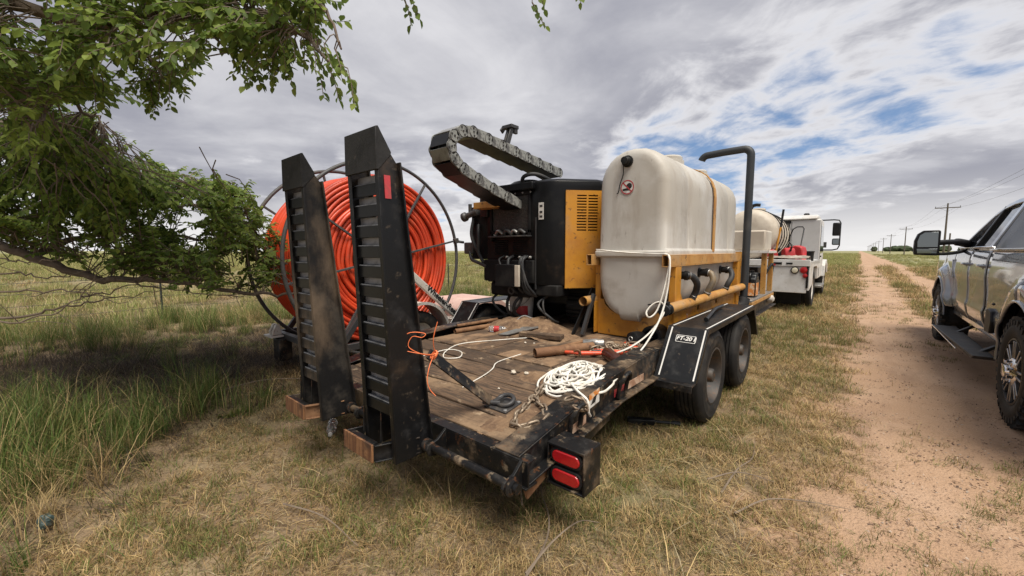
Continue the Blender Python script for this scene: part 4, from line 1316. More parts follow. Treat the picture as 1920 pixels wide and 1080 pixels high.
# discharge hoses from the tank belly to the manifold
for i, (y, m_) in enumerate(((3.83, 'hose'), (4.48, 'hose_tan'), (5.32, 'hose'))):
    mb = MB(); mb.lathe([(.05, 0), (.05, .02), (.036, .025), (.036, .07), (.044, .072), (.044, .10), (.03, .102)], (TX + TW - .01, y, 1.175), (1, 0, 0), 14); mb.build('hose_fitting', 'black_plain', MU, smooth=40)
    mb = MB()
    dy_ = (.14, -.05, -.12)[i]
    pts = bez([(TX + TW + .08, y, 1.175), (TX + TW + .12, y + dy_ * .2, 1.165), (TX + TW + .145, y + dy_ * .6, 1.10), (TX + TW + .12, y + dy_, 1.02), (RX + .05, y + dy_ * .9, .93)], 6)
    mb.tube(pts, .030, 12); mb.build('discharge_hose', m_, MU, smooth=50)
    mb = MB(); mb.torus(pts[3], pts[4] - pts[3], .032, .005, 16, 6); mb.torus(pts[-4], pts[-4] - pts[-5], .032, .005, 16, 6); mb.build('hose_clamp', 'galv', MU)
# valve at the rear end of the manifold
mb = MB(); mb.lathe([(.035, 0), (.05, .012), (.05, .03), (.038, .034), (.038, .09), (.05, .094), (.05, .12), (.03, .122)], (RX + .045, 3.39, .915), (0, -1, 0), 16); mb.span(RX + .02, RX + .07, 3.29, 3.35, .955, .985); mb.bar((RX + .045, 3.32, .985), (RX - .09, 3.28, .95), .018, .012)
mb.build('ball_valve', 'black_plain', MU, .003)
# tall vent / fill pipe
mb = MB()
c0 = Vector((-1.14, 6.30, .75))
pts = [(-1.36, 6.20, .69), (-1.27, 6.20, .69)] + arc((-1.27, 6.20, .80), .11, -90, 0, 6, ((1, 0, 0), (0, 0, 1)))[1:] + [(-1.16, 6.20, 1.2), (-1.16, 6.20, 2.0), (-1.16, 6.20, 2.62)] + arc((-1.25, 6.20, 2.65), .09, 0, 95, 6, ((1, 0, 0), (0, 0, 1))) + [(-1.50, 6.20, 2.735), (-1.68, 6.20, 2.725)] + arc((-1.69, 6.20, 2.64), .085, 95, 165, 5, ((1, 0, 0), (0, 0, 1)))
mb.tube(pts, .048, 16); mb.build('vent_pipe', 'pipe_grey', MU, smooth=50)
mb = MB(); mb.tube(bez([(-1.30, 6.0, .72), (-1.25, 6.14, .68), (-1.18, 6.16, .66), (-1.16, 6.20, .76)], 6), .080, 14); mb.build('suction_hose', 'hose', MU, smooth=50)
# pump platform in front of the tank
mb = MB(); mb.span(-1.95, -1.08, 6.32, 8.15, .69, .72); mb.build('pump_deck', 'galv', MU, .004)
mb = MB(); mb.span(-1.95, -1.075, 6.32, 8.15, .64, .69); mb.build('platform_frame', 'tan_yellow', MU, .004)
for x, y in ((-1.13, 7.42), (-1.13, 8.05), (-1.85, 8.05)):
    mb = MB(); mb.span(x - .035, x + .035, y - .035, y + .035, .72, 1.36); mb.build('platform_post', 'tan_yellow', MU, .004)
mb = MB(); mb.span(-1.85, -1.28, 6.9, 6.93, .80, 1.38); mb.build('control_plate', 'yellow', MU, .004)
mb = MB(); mb.span(-1.95, -1.06, 7.32, 8.12, 1.36, 1.40); mb.build('platform_shelf', 'white', MU, .004)
mb = MB(); mb.span(-1.80, -1.12, 7.36, 7.95, 1.40, 1.72); mb.build('feed_box', 'poly2', MU, .025)
mb = MB(); mb.span(-1.805, -1.72, 7.30, 7.36, 1.42, 1.66); mb.build('feed_gate', 'rusty', MU, .004)
mb = MB()
mb.box((-1.42, 7.75, .86), (.36, .5, .26)); mb.cyl((-1.42, 7.45, .88), (-1.42, 7.30, .88), .12, n=18); mb.box((-1.36, 7.80, 1.06), (.22, .28, .14)); mb.cyl((-1.22, 7.62, .98), (-1.22, 7.78, .98), .06, n=12)
mb.build('pump_engine', 'black_plain', MU, .01)
mb = MB(); mb.tube(bez([(-1.18, 7.9, 1.0), (-1.10, 8.0, 1.18), (-1.12, 8.12, .95), (-1.14, 8.05, .74)], 6), .018, 8); mb.build('fuel_hose', 'hose', MU, smooth=50)
mb = MB(); mb.lathe([(.052, 0), (.052, .14), (.065, .145), (.065, .26), (.055, .30), (.02, .32)], (-1.35, 7.92, .60), (1, 0, 0), 18); mb.build('outlet_pipe', 'white', MU, smooth=40)
# jug standing on the platform
jg = thing('oil_jug', (-1.19, 6.86, .72), 'black plastic jug with an orange label beside the yellow post', 'jug')
mb = MB()
pj = [(-.115, 0), (.115, 0), (.125, .02), (.125, .24), (.10, .30), (.03, .325), (.03, .36), (-.04, .36), (-.04, .325), (-.125, .27), (-.125, .02)]
mb.prism([(6.86 + a, .72 + z) for a, z in pj], 'x', -1.265, -1.115); mb.build('body', 'black_plain', jg, .02)
mb = MB(); mb.lathe([(.03, 0), (.032, .03), (.0, .034)], (-1.19, 6.855, 1.08), (0, 0, 1), 12); mb.build('cap', 'black_plain', jg)
mb = MB(); mb.tube(bez([(-1.19, 6.80, 1.03), (-1.19, 6.75, 1.07), (-1.19, 6.71, 1.03), (-1.19, 6.73, .98)], 4), .014, 8); mb.build('handle', 'black_plain', jg)
mb = MB(); mb.span(-1.252, -1.128, 6.7265, 6.7335, .745, .93); mb.span(-1.1155, -1.1125, 6.76, 6.95, .745, .93); mb.build('label', 'label_o', jg, smooth=0)
# ------------------------------------------------------------------ drilling machine (engine cowl end) on the deck
DM = thing('drilling_machine', (-2.65, 4.6, ZD), 'black and yellow drilling machine with curled cable carrier on the deck', 'drilling rig')
ZB, ZTp = 1.045, 2.10
A_, B_, C_, D_ = (-3.27, 3.38), (-2.53, 3.36), (-2.30, 3.42), (-2.02, 3.72)
# cowl shell: plan polygon lofted with a rounded top
plan = [(-3.27, 3.40), (-3.25, 3.38), (-2.56, 3.36), (-2.50, 3.355), (-2.40, 3.375), (-2.33, 3.41), (-2.28, 3.46), (-2.03, 3.74), (-2.02, 3.80), (-2.02, 5.4), (-3.27, 5.4)]
cen = Vector((-2.65, 4.3))
vs2, fs2 = [], []
lv = [(ZB, 0), (ZB + .02, -.004), (ZTp - .06, 0), (ZTp - .025, .012), (ZTp - .005, .04), (ZTp + .01, .10), (ZTp + .015, .3)]
for z, ins in lv:
    for x, y in plan:
        d = Vector((x, y)) - cen
        d2 = d * (1 - ins / d.length)
        vs2.append((cen.x + d2.x, cen.y + d2.y, z + (.02 if z > ZTp - .05 and x > -2.6 else 0)))
k = len(plan)
for i in range(len(lv) - 1):
    for j in range(k):
        fs2.append((i * k + j, i * k + (j + 1) % k, (i + 1) * k + (j + 1) % k, (i + 1) * k + j))
fs2 += [tuple(range(k))[::-1], tuple(range((len(lv) - 1) * k, len(lv) * k))]
mb = MB(); mb.add(vs2, fs2); CW = mb.build('cowl', 'black_gloss', DM, .004, smooth=40)
# yellow louvred panel on the angled side, wrapping back along the flank
e = (Vector((-2.03, 3.74, 0)) - Vector((-2.28, 3.46, 0))).normalized(); nrm = Vector((e.y, -e.x, 0))
def on_panel(u, z, off):
    return Vector((-2.28, 3.46, 0)) + e * u + nrm * off + Vector((0, 0, z))
Lp = .375
def panel_slab(u0, u1, z0, z1, o0, o1, mb):
    v_ = [on_panel(u, z, o) for o in (o0, o1) for (u, z) in ((u0, z0), (u1, z0), (u1, z1), (u0, z1))]
    mb.add(v_, [(3, 2, 1, 0), (4, 5, 6, 7), (0, 1, 5, 4), (1, 2, 6, 5), (2, 3, 7, 6), (3, 0, 4, 7)])
u0, u1 = .02, Lp + .02
slz = [(1.60 + i * .0285) for i in range(13)]
def yellow_panel():
    mb = MB()
    cols_ = [(u0, .135, None), (.135, .235, slz), (.235, .252, None), (.252, .352, slz), (.352, u1, None)]
    for a, b2, hz in cols_:
        if hz is None:
            panel_slab(a, b2, 1.02, 2.00, .002, .022, mb)
        else:
            zz_ = 1.02
            for q in hz:
                panel_slab(a, b2, zz_, q, .002, .022, mb); zz_ = q + .0135
            panel_slab(a, b2, zz_, 2.00, .002, .022, mb)
    return mb.build('side_panel', 'yellow', DM)
yp = yellow_panel()
mb = MB(); mb.span(-2.022, -1.998, 3.76, 5.3, 1.02, 2.0); mb.build('flank_panel', 'yellow', DM, .006)
# rear face: recessed radiator opening, shelf, lower louvres, tool box
yr_ = 3.375
mb = MB(); mb.span(-3.15, -2.64, yr_ - .016, yr_ - .005, 1.62, 1.98); mb.build('radiator_screen', 'mesh_dark', DM, .003)
for (a, b2, c, d) in ((-3.18, -2.61, 1.98, 2.02), (-3.18, -3.15, 1.50, 1.98), (-2.64, -2.61, 1.55, 1.98), (-3.18, -2.61, 1.585, 1.62)):
    mb = MB(); mb.span(a, b2, yr_ - .036, yr_ - .003, c, d); mb.build('screen_frame', 'black_matte', DM, .004)
for i in range(24):
    z = 1.635 + i * .0145
    mb = MB(); mb.span(-3.145, -2.645, yr_ - .021, yr_ - .016, z, z + .005); mb.build('screen_wire', 'dark_steel', DM, smooth=0)
mb = MB(); mb.span(-3.15, -2.60, yr_ - .10, yr_ - .006, 1.545, 1.56); mb.build('shelf', 'dark_steel', DM, .003)
for (x, r_, m_) in ((-3.02, .03, 'silver_can'), (-2.90, .035, 'dark_steel'), (-2.80, .028, 'galv'), (-2.71, .03, 'dark_steel')):
    mb = MB(); mb.tube(bez([(x - .05, yr_ - .05, 1.575), (x - .01, yr_ - .06, 1.585 + r_), (x + .05, yr_ - .05, 1.58)], 5), r_ * .6, 8); mb.build('shelf_fitting', m_, DM, smooth=50)
mb = MB(); mb.span(-3.20, -3.10, yr_ - .01, yr_ - .004, 1.555, 1.61); mb.build('data_label', 'label_w', DM, smooth=0)
for cx in (-3.03, -2.76):
    for i in range(8):
        z = 1.36 + i * .021
        mb = MB(); mb.box((cx, yr_ - .012, z), (.19, .018, .008), Matrix.Rotation(R(30), 3, 'X')); mb.build('louvre', 'black_matte', DM, smooth=0)
mb = MB(); mb.span(-3.26, -2.55, yr_ - .055, yr_ - .005, 1.06, 1.30); mb.build('rear_panel', 'black_matte', DM, .01)
mb = MB(); mb.span(-2.98, -2.66, yr_ - .17, yr_ - .057, 1.02, 1.255); mb.build('control_box', 'black_matte', DM, .006)
mb = MB(); mb.span(-2.70, -2.645, yr_ - .175, yr_ - .150, 1.03, 1.25); mb.build('box_edge', 'poly2', DM, .003)
for x in (-2.92, -2.85, -2.74, -2.66, -2.60):
    mb = MB(); mb.lathe([(.016, 0), (.016, .02), (.01, .03), (.0, .03)], (x, yr_ - .03, 1.33), (0, -1, 0), 10); mb.build('hose_fitting', 'galv', DM)
mb = MB()
mb.add([(-2.535, 3.345, 1.0), (-2.535, 3.345, 1.74), (-2.535, 3.365, 1.74), (-2.535, 3.365, 1.0), (-2.545, 3.345, 1.0), (-2.545, 3.345, 1.74), (-2.545, 3.365, 1.74), (-2.545, 3.365, 1.0)], [(0, 1, 2, 3), (7, 6, 5, 4), (0, 4, 5, 1), (1, 5, 6, 2), (2, 6, 7, 3), (3, 7, 4, 0)])
mb.build('panel_edge', 'dark_steel', DM)
mb = MB(); mb.box((-2.475, 3.352, 1.80), (.062, .004, .17)); mb.build('instruction_label', 'label_w', DM, smooth=0)
for dz_ in (.05, -.01, -.055):
    mb = MB(); mb.box((-2.475, 3.3495, 1.80 + dz_), (.036, .002, .022)); mb.build('label_print', 'dark_steel', DM, smooth=0)
mb = MB(); mb.span(-2.60, -2.28, 3.37, 3.6, .93, 1.05); mb.build('lower_skirt', 'black_matte', DM, .015)
mb = MB(); mb.span(-3.18, -2.62, 3.34, 3.7, .90, 1.055); mb.build('sump_guard', 'black_matte', DM, .03)
mb = MB(); mb.torus((-2.80, 3.26, .975), (0, 1, .2), .035, .008, 20, 6); mb.build('tow_ring', 'dark_steel', DM)
mb = MB(); mb.span(-3.18, -2.06, 3.8, 5.3, .80, 1.05); mb.build('main_frame', 'black_plain', DM, .01)
# crawler tracks
for x in (-3.02, -2.28):
    mb = MB()
    o_ = []
    for i in range(14):
        a = R(90 + 180 * i / 13); o_.append((3.95 + .20 * math.cos(a), .79 + .20 * math.sin(a)))
    for i in range(14):
        a = R(-90 + 180 * i / 13); o_.append((5.6 + .20 * math.cos(a), .79 + .20 * math.sin(a)))
    mb.prism(o_, 'x', x - .13, x + .13); mb.build('track_core', 'black_plain', DM)
    ln_ = len(o_)
    for i in range(ln_):
        p0 = Vector((x, *o_[i])); p1 = Vector((x, *o_[(i + 1) % ln_]))
        nseg = max(1, int((p1 - p0).length / .07))
        for q in range(nseg):
            a_ = p0.lerp(p1, (q + .15) / nseg); b2 = p0.lerp(p1, (q + .75) / nseg)
            if (a_ - b2).length < .004: continue
            mb = MB(); up_ = Vector((0, a_.y - 4.8, (a_.z - .79) * 3)).normalized()
            mb.bar(a_, b2, .27, .03, up=up_); mb.build('track_pad', 'rubber', DM, smooth=0)
# left-hand hydraulics
mb = MB(); mb.span(-3.56, -3.28, 3.42, 3.75, 1.30, 1.84); mb.build('valve_block', 'black_matte', DM, .01)
mb = MB(); mb.span(-3.62, -3.30, 3.45, 3.55, 1.84, 1.92); mb.span(-3.36, -3.24, 3.36, 3.5, 1.78, 2.0); mb.build('valve_bracket', 'black_plain', DM, .008)
mb = MB(); mb.lathe([(.03, 0), (.05, .01), (.05, .05), (.035, .06), (.035, .18), (.055, .20), (.055, .24), (.03, .26)], (-3.42, 3.40, 1.86), (-1, -.12, -.28), 14); mb.build('hydraulic_fitting', 'dark_steel', DM, smooth=40)
mb = MB(); mb.cyl((-3.56, 3.40, 1.86), (-3.56, 3.40, 1.95), .022, n=10); mb.build('relief_valve', 'dark_steel', DM)
for pts in ([(-3.5, 3.40, 1.78), (-3.50, 3.36, 1.6), (-3.44, 3.36, 1.45), (-3.40, 3.40, 1.36)], [(-3.42, 3.40, 1.70), (-3.36, 3.34, 1.55), (-3.38, 3.36, 1.38), (-3.30, 3.36, 1.26)], [(-3.60, 3.42, 1.40), (-3.52, 3.38, 1.30), (-3.42, 3.36, 1.27), (-3.3, 3.34, 1.24), (-3.22, 3.32, 1.22)]):
    mb = MB(); mb.tube(bez(pts, 6), .020, 8); mb.build('hydraulic_hose', 'hose', DM, smooth=50)
mb = MB(); mb.span(-3.68, -3.52, 3.40, 3.52, 1.36, 1.50); mb.build('motor', 'dark_steel', DM, .015)
mb = MB(); mb.span(-3.30, -2.92, 3.20, 3.34, 1.86, 1.93); mb.build('carrier_foot', 'tan_yellow', DM, .005)
mb = MB(); mb.span(-3.26, -2.55, 3.30, 3.36, 2.02, 2.10); mb.build('top_lip', 'black_gloss', DM, .012)
# top: exhaust hump, hose cluster
mb = MB(); mb.ell((-2.95, 3.75, 2.10), (.26, .26, .11), 16, 8); mb.build('top_hump', 'black_gloss', DM, smooth=60)
mb = MB(); mb.tube(bez([(-2.88, 3.55, 2.10), (-2.82, 3.5, 2.2), (-2.7, 3.6, 2.22), (-2.6, 3.9, 2.12)], 6), .022, 8); mb.build('top_hose', 'hose', DM, smooth=50)
# cable carrier chain: a curled row of links
path = [(3.34, 1.885), (3.13, 1.94), (2.92, 2.00), (2.72, 2.065), (2.54, 2.13), (2.43, 2.205), (2.395, 2.30), (2.43, 2.395), (2.53, 2.455), (2.66, 2.475), (2.86, 2.452), (3.06, 2.43), (3.26, 2.406), (3.46, 2.382), (3.66, 2.358), (3.86, 2.334), (4.06, 2.31)]
cxn, cxf = -2.74, -2.97
hw = .054
ins_c = Vector((0, 3.2, 2.2))
for i in range(len(path) - 1):
    a_, b2 = Vector((0, *path[i])), Vector((0, *path[i + 1]))
    d = (b2 - a_).normalized(); nn = Vector((0, -d.z, d.y))
    ln_ = (b2 - a_).length
    lk = bpy.data.objects.new('carrier_link', None); lk.empty_display_size = .05; COL.objects.link(lk); put(lk, Vector((-2.855, 0, 0)) + (a_ + b2) / 2, DM)
    for x, s in ((cxn, 1), (cxf, -1)):
        mb = MB()
        n_ = 10
        poly = []
        for q in range(n_ + 1):
            t_ = R(-90 + 180 * q / n_); p_ = b2 + d * (hw * .95 * math.cos(t_)) + nn * (hw * math.sin(t_)); poly.append((p_.y, p_.z))
        p_ = a_ + d * .052 + nn * hw * .86; poly.append((p_.y, p_.z)); p_ = a_ + d * .030; poly.append((p_.y, p_.z)); p_ = a_ + d * .052 - nn * hw * .86; poly.append((p_.y, p_.z))
        mb.prism(poly, 'x', x, x + s * .013); mb.prism([(lambda w_: (w_.y, w_.z))(a_ + d * (ln_ * fq) + nn * hw * gq) for fq, gq in ((-.1, -.8), (.6, -.8), (.6, .8), (-.1, .8))], 'x', x, x + s * .006); mb.build('side_plate', 'chain_grey', lk, .002)
        if s == 1:
            for dd_ in (-.034, .0, .034):
                p0 = b2 + nn * dd_ + Vector((x + .014, 0, 0)); mb = MB(); mb.lathe([(.0085, 0), (.0085, .006), (.004, .008)], p0, (1, 0, 0), 8); mb.build('bolt', 'dark_steel', lk)
            mb = MB(); mb.torus(b2 + Vector((x + .014, 0, 0)), (1, 0, 0), .053, .003, 20, 4); mb.build('joint_ring', 'dark_steel', lk)
    for s in (-1, 1):
        mb = MB(); c_ = (a_ + b2) / 2 + nn * s * (hw - .008); mb.bar(Vector((cxn, 0, 0)) + c_, Vector((cxf, 0, 0)) + c_, ln_ + .01, .012, up=nn); mb.build('link_cover', 'black_plain' if i not in (5, 7) else 'galv', lk, .002)
# bracket standing on the carrier
mb = MB(); mb.bar((-2.855, 3.22, 2.46), (-2.855, 3.30, 2.66), .03, .05, up=(0, 1, 0)); mb.bar((-2.80, 3.20, 2.45), (-2.80, 3.28, 2.66), .012, .05, up=(0, 1, 0)); mb.box((-2.84, 3.30, 2.675), (.13, .12, .035)); mb.bar((-2.93, 3.30, 2.69), (-2.93, 3.26, 2.64), .02, .05); mb.box((-2.80, 3.33, 2.64), (.03, .05, .06))
mb.build('carrier_bracket', 'dark_steel', DM, .004)

random.seed(33)
for q in range(7):
    x0 = random.uniform(-3.15, -2.62); x1 = x0 + random.uniform(-.18, .18)
    mb = MB(); mb.tube(bez([(x0, yr_ - .02, 1.34), (x0, yr_ - .10, 1.30), ((x0 + x1) / 2, yr_ - .12, random.uniform(1.12, 1.2)), (x1, yr_ - .09, random.uniform(.98, 1.06)), (x1 + .03, yr_ + .02, .92)], 6), random.choice((.011, .014, .017)), 8); mb.build('hydraulic_hose', 'hose', DM, smooth=50)
for q in range(6):
    x0 = random.uniform(-3.1, -2.3)
    mb = MB(); mb.tube(bez([(x0, 3.48, .96), (x0 + random.gauss(0, .08), 3.36, .84), (x0 + random.gauss(0, .12), 3.40, .70), (x0 + random.gauss(0, .15), 3.55, .64)], 6), random.choice((.010, .014, .018)), 8); mb.build('hanging_hose', 'hose', DM, smooth=50)
for x in np.linspace(-3.22, -2.60, 7):
    mb = MB(); mb.lathe([(.010, 0), (.010, .006), (.005, .008)], (x, yr_ - .036, 2.0), (0, -1, 0), 8); mb.build('bolt', 'galv', DM)
# ------------------------------------------------------------------ reel trailer with orange conduit, parked alongside
RC = Vector((-4.80, 2.70, 1.30))
RN, RFx = -4.30, -5.30
RT = thing('reel_trailer', (-4.8, 3.2, 0), 'white framed reel trailer with tall grey steel reel wheels beside the black trailer', 'reel trailer')
RR = 1.135
rl = bpy.data.objects.new('reel', None); rl.empty_display_size = .1; COL.objects.link(rl); put(rl, RC, RT)
for x, s in ((RN, 1), (RFx, -1)):
    mb = MB()
    mb.torus((x, RC.y, RC.z), (1, 0, 0), RR, .021, 96, 8); mb.build('reel_rim', 'reel_steel', rl, smooth=50)
    mb = MB(); mb.torus((x, RC.y, RC.z), (1, 0, 0), .30, .018, 48, 8); mb.build('reel_hub_ring', 'reel_steel', rl, smooth=50)
    for k in range(8):
        a = R(12 + 45 * k)
        d = Vector((0, math.cos(a), math.sin(a)))
        mb = MB(); mb.bar(Vector((x, RC.y, RC.z)) + d * .08, Vector((x, RC.y, RC.z)) + d * (RR - .015), .022, .030, up=(1, 0, 0)); mb.build('spoke', 'reel_steel', rl, .002)
mb = MB(); mb.cyl((RFx - .25, RC.y, RC.z), (RN + .28, RC.y, RC.z), .045, n=16); mb.build('reel_axle', 'dark_steel', rl)
mb = MB(); mb.cyl((RFx + .02, RC.y, RC.z), (RN - .02, RC.y, RC.z), .27, n=32); mb.build('reel_drum', 'reel_steel', rl)
a = R(12); pj_ = Vector((RN + .02, RC.y + RR * math.cos(a), RC.z + RR * math.sin(a)))
mb = MB(); mb.box(pj_, (.05, .07, .07), Matrix.Rotation(a, 3, 'X')); mb.cyl(pj_ + Vector((0, .05, -.01)), pj_ + Vector((.02, .13, -.02)), .02, n=8); mb.build('rim_clamp', 'dark_steel', rl, .006)
# coil of conduit: each visible turn its own ring
CC = tag(bpy.data.objects.new('conduit_coil', None), 'huge coil of orange plastic conduit wound on the steel reel', 'conduit')
COL.objects.link(CC); put(CC, (RC.x, RC.y, RC.z - .98), None)
rt = .0245
def wobble(x, rad_, a_r, a_x):
    f_ = [random.uniform(0, 6.28) for _ in range(5)]
    return [(x + a_x * (math.sin(2 * t_ + f_[0]) + .6 * math.sin(5 * t_ + f_[1])), RC.y + q_ * math.cos(t_), RC.z + q_ * math.sin(t_)) for t_ in np.linspace(0, 2 * math.pi, 97)[:-1] for q_ in (rad_ + a_r * (math.sin(3 * t_ + f_[2]) * .7 + math.sin(t_ + f_[3]) + .4 * math.sin(7 * t_ + f_[4])),)]
x_n = RN - .055
rad = .965
i = 0
while rad > .36:
    mb = MB()
    x = x_n + random.uniform(-.012, .012) - (.02 if i % 5 == 4 else 0)
    mb.tube(wobble(x, rad, .007, .010), rt, 8, closed=True); mb.build('winding', 'orange', CC, smooth=60)
    rad -= rt * 1.93
    i += 1
nw = 17
for i in range(1, nw):
    x = x_n - i * (x_n - (RFx + .06)) / (nw - 1)
    mb = MB(); mb.tube(wobble(x, .965 + random.uniform(-.004, .004), .005, .010), .0295, 8, closed=True); mb.build('winding', 'orange', CC, smooth=60)
mb = MB(); mb.lathe([(.36, 0), (.94, 0), (.94, abs(RFx + .06 - x_n) - .03), (.36, abs(RFx + .06 - x_n) - .03)], (RFx + .06, RC.y, RC.z), (1, 0, 0), 64, closed=True); mb.build('inner_layers', 'orange', CC)
# frame: arm from axle to the drawbar frame, both sides
for x in (-4.10, -5.5):
    mb = MB(); mb.bar((x, RC.y - .12, RC.z + .095), (x, 3.80, .395), .055, .082, up=(0, .65, .76)); mb.build('lift_arm', 'white', RT, .006)
    mb = MB(); mb.bar((x, RC.y, RC.z), (x, 2.05, .42), .05, .06, up=(0, 1, 0)); mb.build('rear_arm', 'dark_steel', RT, .005)
    mb = MB(); mb.bar((x, 1.95, .37), (x, 3.9, .37), .06, .075); mb.build('side_frame', 'dark_steel', RT, .005)
    mb = MB(); mb.lathe([(.075, 0), (.075, .05), (.05, .06), (.0, .06)], (x - .03, RC.y, RC.z), (1, 0, 0), 18); mb.build('bearing', 'dark_steel', RT)
dA = Vector((0, 3.80 - (RC.y - .12), .395 - (RC.z + .095))).normalized()
Mx = frame(Vector((-4.10 + .0305, 3.42, .725)), dA, Vector((0, -dA.z, dA.y)))
text('Wheeler-Reeler', .105, Mx, 'lettering', 'lettering', RT, .001, bold=.003, sx=1.02)
mb = MB(); mb.bar((-4.10, 3.8, .40), (-4.66, 5.9, .47), .06, .10); mb.build('tongue_rail', 'white', RT, .005)
mb = MB(); mb.bar((-5.5, 3.8, .40), (-4.94, 5.9, .47), .06, .10); mb.build('tongue_rail', 'white', RT, .005)
mb = MB(); mb.bar((-4.80, 5.75, .47), (-4.80, 6.5, .48), .10, .10); mb.build('tongue', 'white', RT, .005)
mb = MB(); mb.bar((-5.5, 3.85, .38), (-4.1, 3.85, .38), .06, .09); mb.build('cross_frame', 'white', RT, .005)
mb = MB(); mb.span(-4.42, -4.38, 4.62, 4.68, .0, .45); mb.build('jack_leg', 'dark_steel', RT, .004)
mb = MB(); mb.prism([(3.95, .42), (3.95, .55), (4.15, .66), (4.75, .66), (4.95, .55), (4.95, .42)], 'x', -5.2, -4.36); mb.build('tool_box', 'pink', RT, .015)
mb = MB(); mb.span(-5.22, -4.34, 3.93, 4.97, .40, .425); mb.build('box_rim', 'white', RT, .004)
# wheels and fenders
for x, s in ((-4.02, 1), (-5.58, -1)):
    wh = bpy.data.objects.new('wheel', None); COL.objects.link(wh); put(wh, (x, 3.0, .33), RT)
    o = (x - s * .19, 3.0, .33)
    mb = MB(); mb.lathe([(.19, .01), (.21, 0), (.30, .0), (.325, .02), (.33, .04), (.33, .15), (.325, .17), (.30, .19), (.21, .19), (.19, .18)], o, (s, 0, 0), 40, closed=True); mb.build('tyre', 'rubber', wh, smooth=40)
    mb = MB(); mb.lathe([(.195, .18), (.18, .15), (.15, .12), (.06, .12), (.05, .16), (.0, .16)], o, (s, 0, 0), 28, cap0=False); mb.build('rim', 'white', wh, smooth=40)
    mb = MB()
    pts = [(3.0 + .41 * math.cos(R(q)), .36 + .41 * math.sin(R(q))) for q in range(-6, 187, 8)]
    xa, xb = x - s * .25, x + s * .045
    for p0, p1 in zip(pts[:-1], pts[1:]):
        mb.bar(((xa + xb) / 2, *p0), ((xa + xb) / 2, *p1), abs(xb - xa), .006, up=(0, (p0[0] + p1[0]) / 2 - 3.0, (p0[1] + p1[1]) / 2 - .36))
        mb.bar((xb, p0[0] * .985 + 3.0 * .015, p0[1] * .985 + .36 * .015), (xb, p1[0] * .985 + 3.0 * .015, p1[1] * .985 + .36 * .015), .008, .035, up=(0, (p0[0] + p1[0]) / 2 - 3.0, (p0[1] + p1[1]) / 2 - .36))
    mb.build('fender', 'white', RT)
mb = MB(); mb.cyl((-5.6, 3.0, .33), (-4.0, 3.0, .33), .035, n=10); mb.build('axle', 'dark_steel', RT)
# tail: bumper with lights and a stop block
mb = MB(); mb.span(-5.55, -4.05, 1.86, 1.93, .34, .41); mb.build('rear_bumper', 'dark_steel', RT, .005)
for x in (-4.14, -5.46):
    mb = MB(); mb.lathe([(.045, 0), (.045, .02), (.03, .03), (.0, .03)], (x, 1.86, .44), (0, -1, 0), 16); mb.build('tail_light', 'red_lens', RT)
for x in (-5.34, -5.25):
    mb = MB(); mb.prism([(1.76, .40), (1.76, .44), (1.80, .52), (1.84, .52), (1.86, .40)], 'x', x - .02, x + .02); mb.build('catch_plate', 'white', RT, .006)
mb = MB(); mb.span(-5.42, -5.18, 1.72, 1.88, .372, .395); mb.build('catch_base', 'white', RT, .006)
mb = MB(); mb.span(-5.3, -5.1, 1.78, 1.92, .10, .36); mb.build('stop_leg', 'black_dirty', RT, .01)
# loose end of conduit on the ground
tag(MB().tube(bez([(-4.05, 2.35, .06), (-3.85, 2.15, .05), (-3.62, 1.95, .06), (-3.40, 1.95, .045), (-3.30, 2.25, .04)], 8), .024, 10).build('conduit_end', 'orange', smooth=60), 'loose orange conduit end lying on the ground behind the ramps', 'conduit')
# heap of broken branches and rubble beyond the tongue
MT['rubble'] = mat('rubble', (.36, .20, .12), .8, 0, [((.50, .38, .30), 4, .45, .6), ((.16, .09, .05), 7, .5, .65)], (30, .4, .01), rnd=.2)
rb = thing('rubble_heap', (-5.35, 6.9, 0), 'heap of broken orange brown wood and brick scraps beyond the reel trailer', 'rubble')
for q in range(46):
    x, y = -5.35 + random.gauss(0, .42), 6.9 + random.gauss(0, .42)
    z = max(.02, .42 - .55 * math.hypot(x + 5.35, y - 6.9)) * random.uniform(.35, 1)
    mb = MB(); M_r = Matrix.Rotation(random.uniform(0, 6.28), 3, 'Z') @ Matrix.Rotation(random.uniform(-.7, .7), 3, 'X')
    mb.box((x, y, z), (random.uniform(.05, .12), random.uniform(.10, .30), random.uniform(.03, .07)), M_r); mb.build('scrap', 'rubble', rb, .006)
# ------------------------------------------------------------------ white flatbed truck that pulls the trailer
WT = thing('flatbed_truck', (-2.0, 13.8, 0), 'white flatbed work truck with tall box cab hitched ahead of the trailer', 'truck')
TXR, TXL = -.80, -3.20
mb = MB(); mb.span(TXL, TXR, 11.0, 14.0, 1.06, 1.16); bed = mb.build('flatbed', 'white_clean', WT, .01)
mb = MB(); mb.span(TXL, TXR - .05, 10.98, 11.02, .46, 1.05); rp_ = mb.build('rear_panel', 'white_clean', WT, .01)
mb = MB(); mb.span(TXL, TXR, 10.955, 11.06, 1.055, 1.20); mb.build('rear_sill', 'white_clean', WT, .008)
mb = MB(); mb.span(-.86, -.82, 10.96, 11.0, .58, 1.16); mb.build('corner_seal', 'black_plain', WT, .004)
mb = MB(); mb.prism([(11.0, 1.16), (13.95, 1.16), (13.95, .95), (13.0, .95), (12.75, 1.02), (11.85, 1.02), (11.7, .62), (11.0, .52)], 'x', TXR - .045, TXR); mb.build('bed_side', 'white_clean', WT, .006)
mb = MB(); mb.prism([(11.0, 1.16), (13.95, 1.16), (13.95, .95), (13.0, .95), (12.75, 1.02), (11.85, 1.02), (11.7, .62), (11.0, .52)], 'x', TXL, TXL + .045); mb.build('bed_side', 'white_clean', WT, .006)
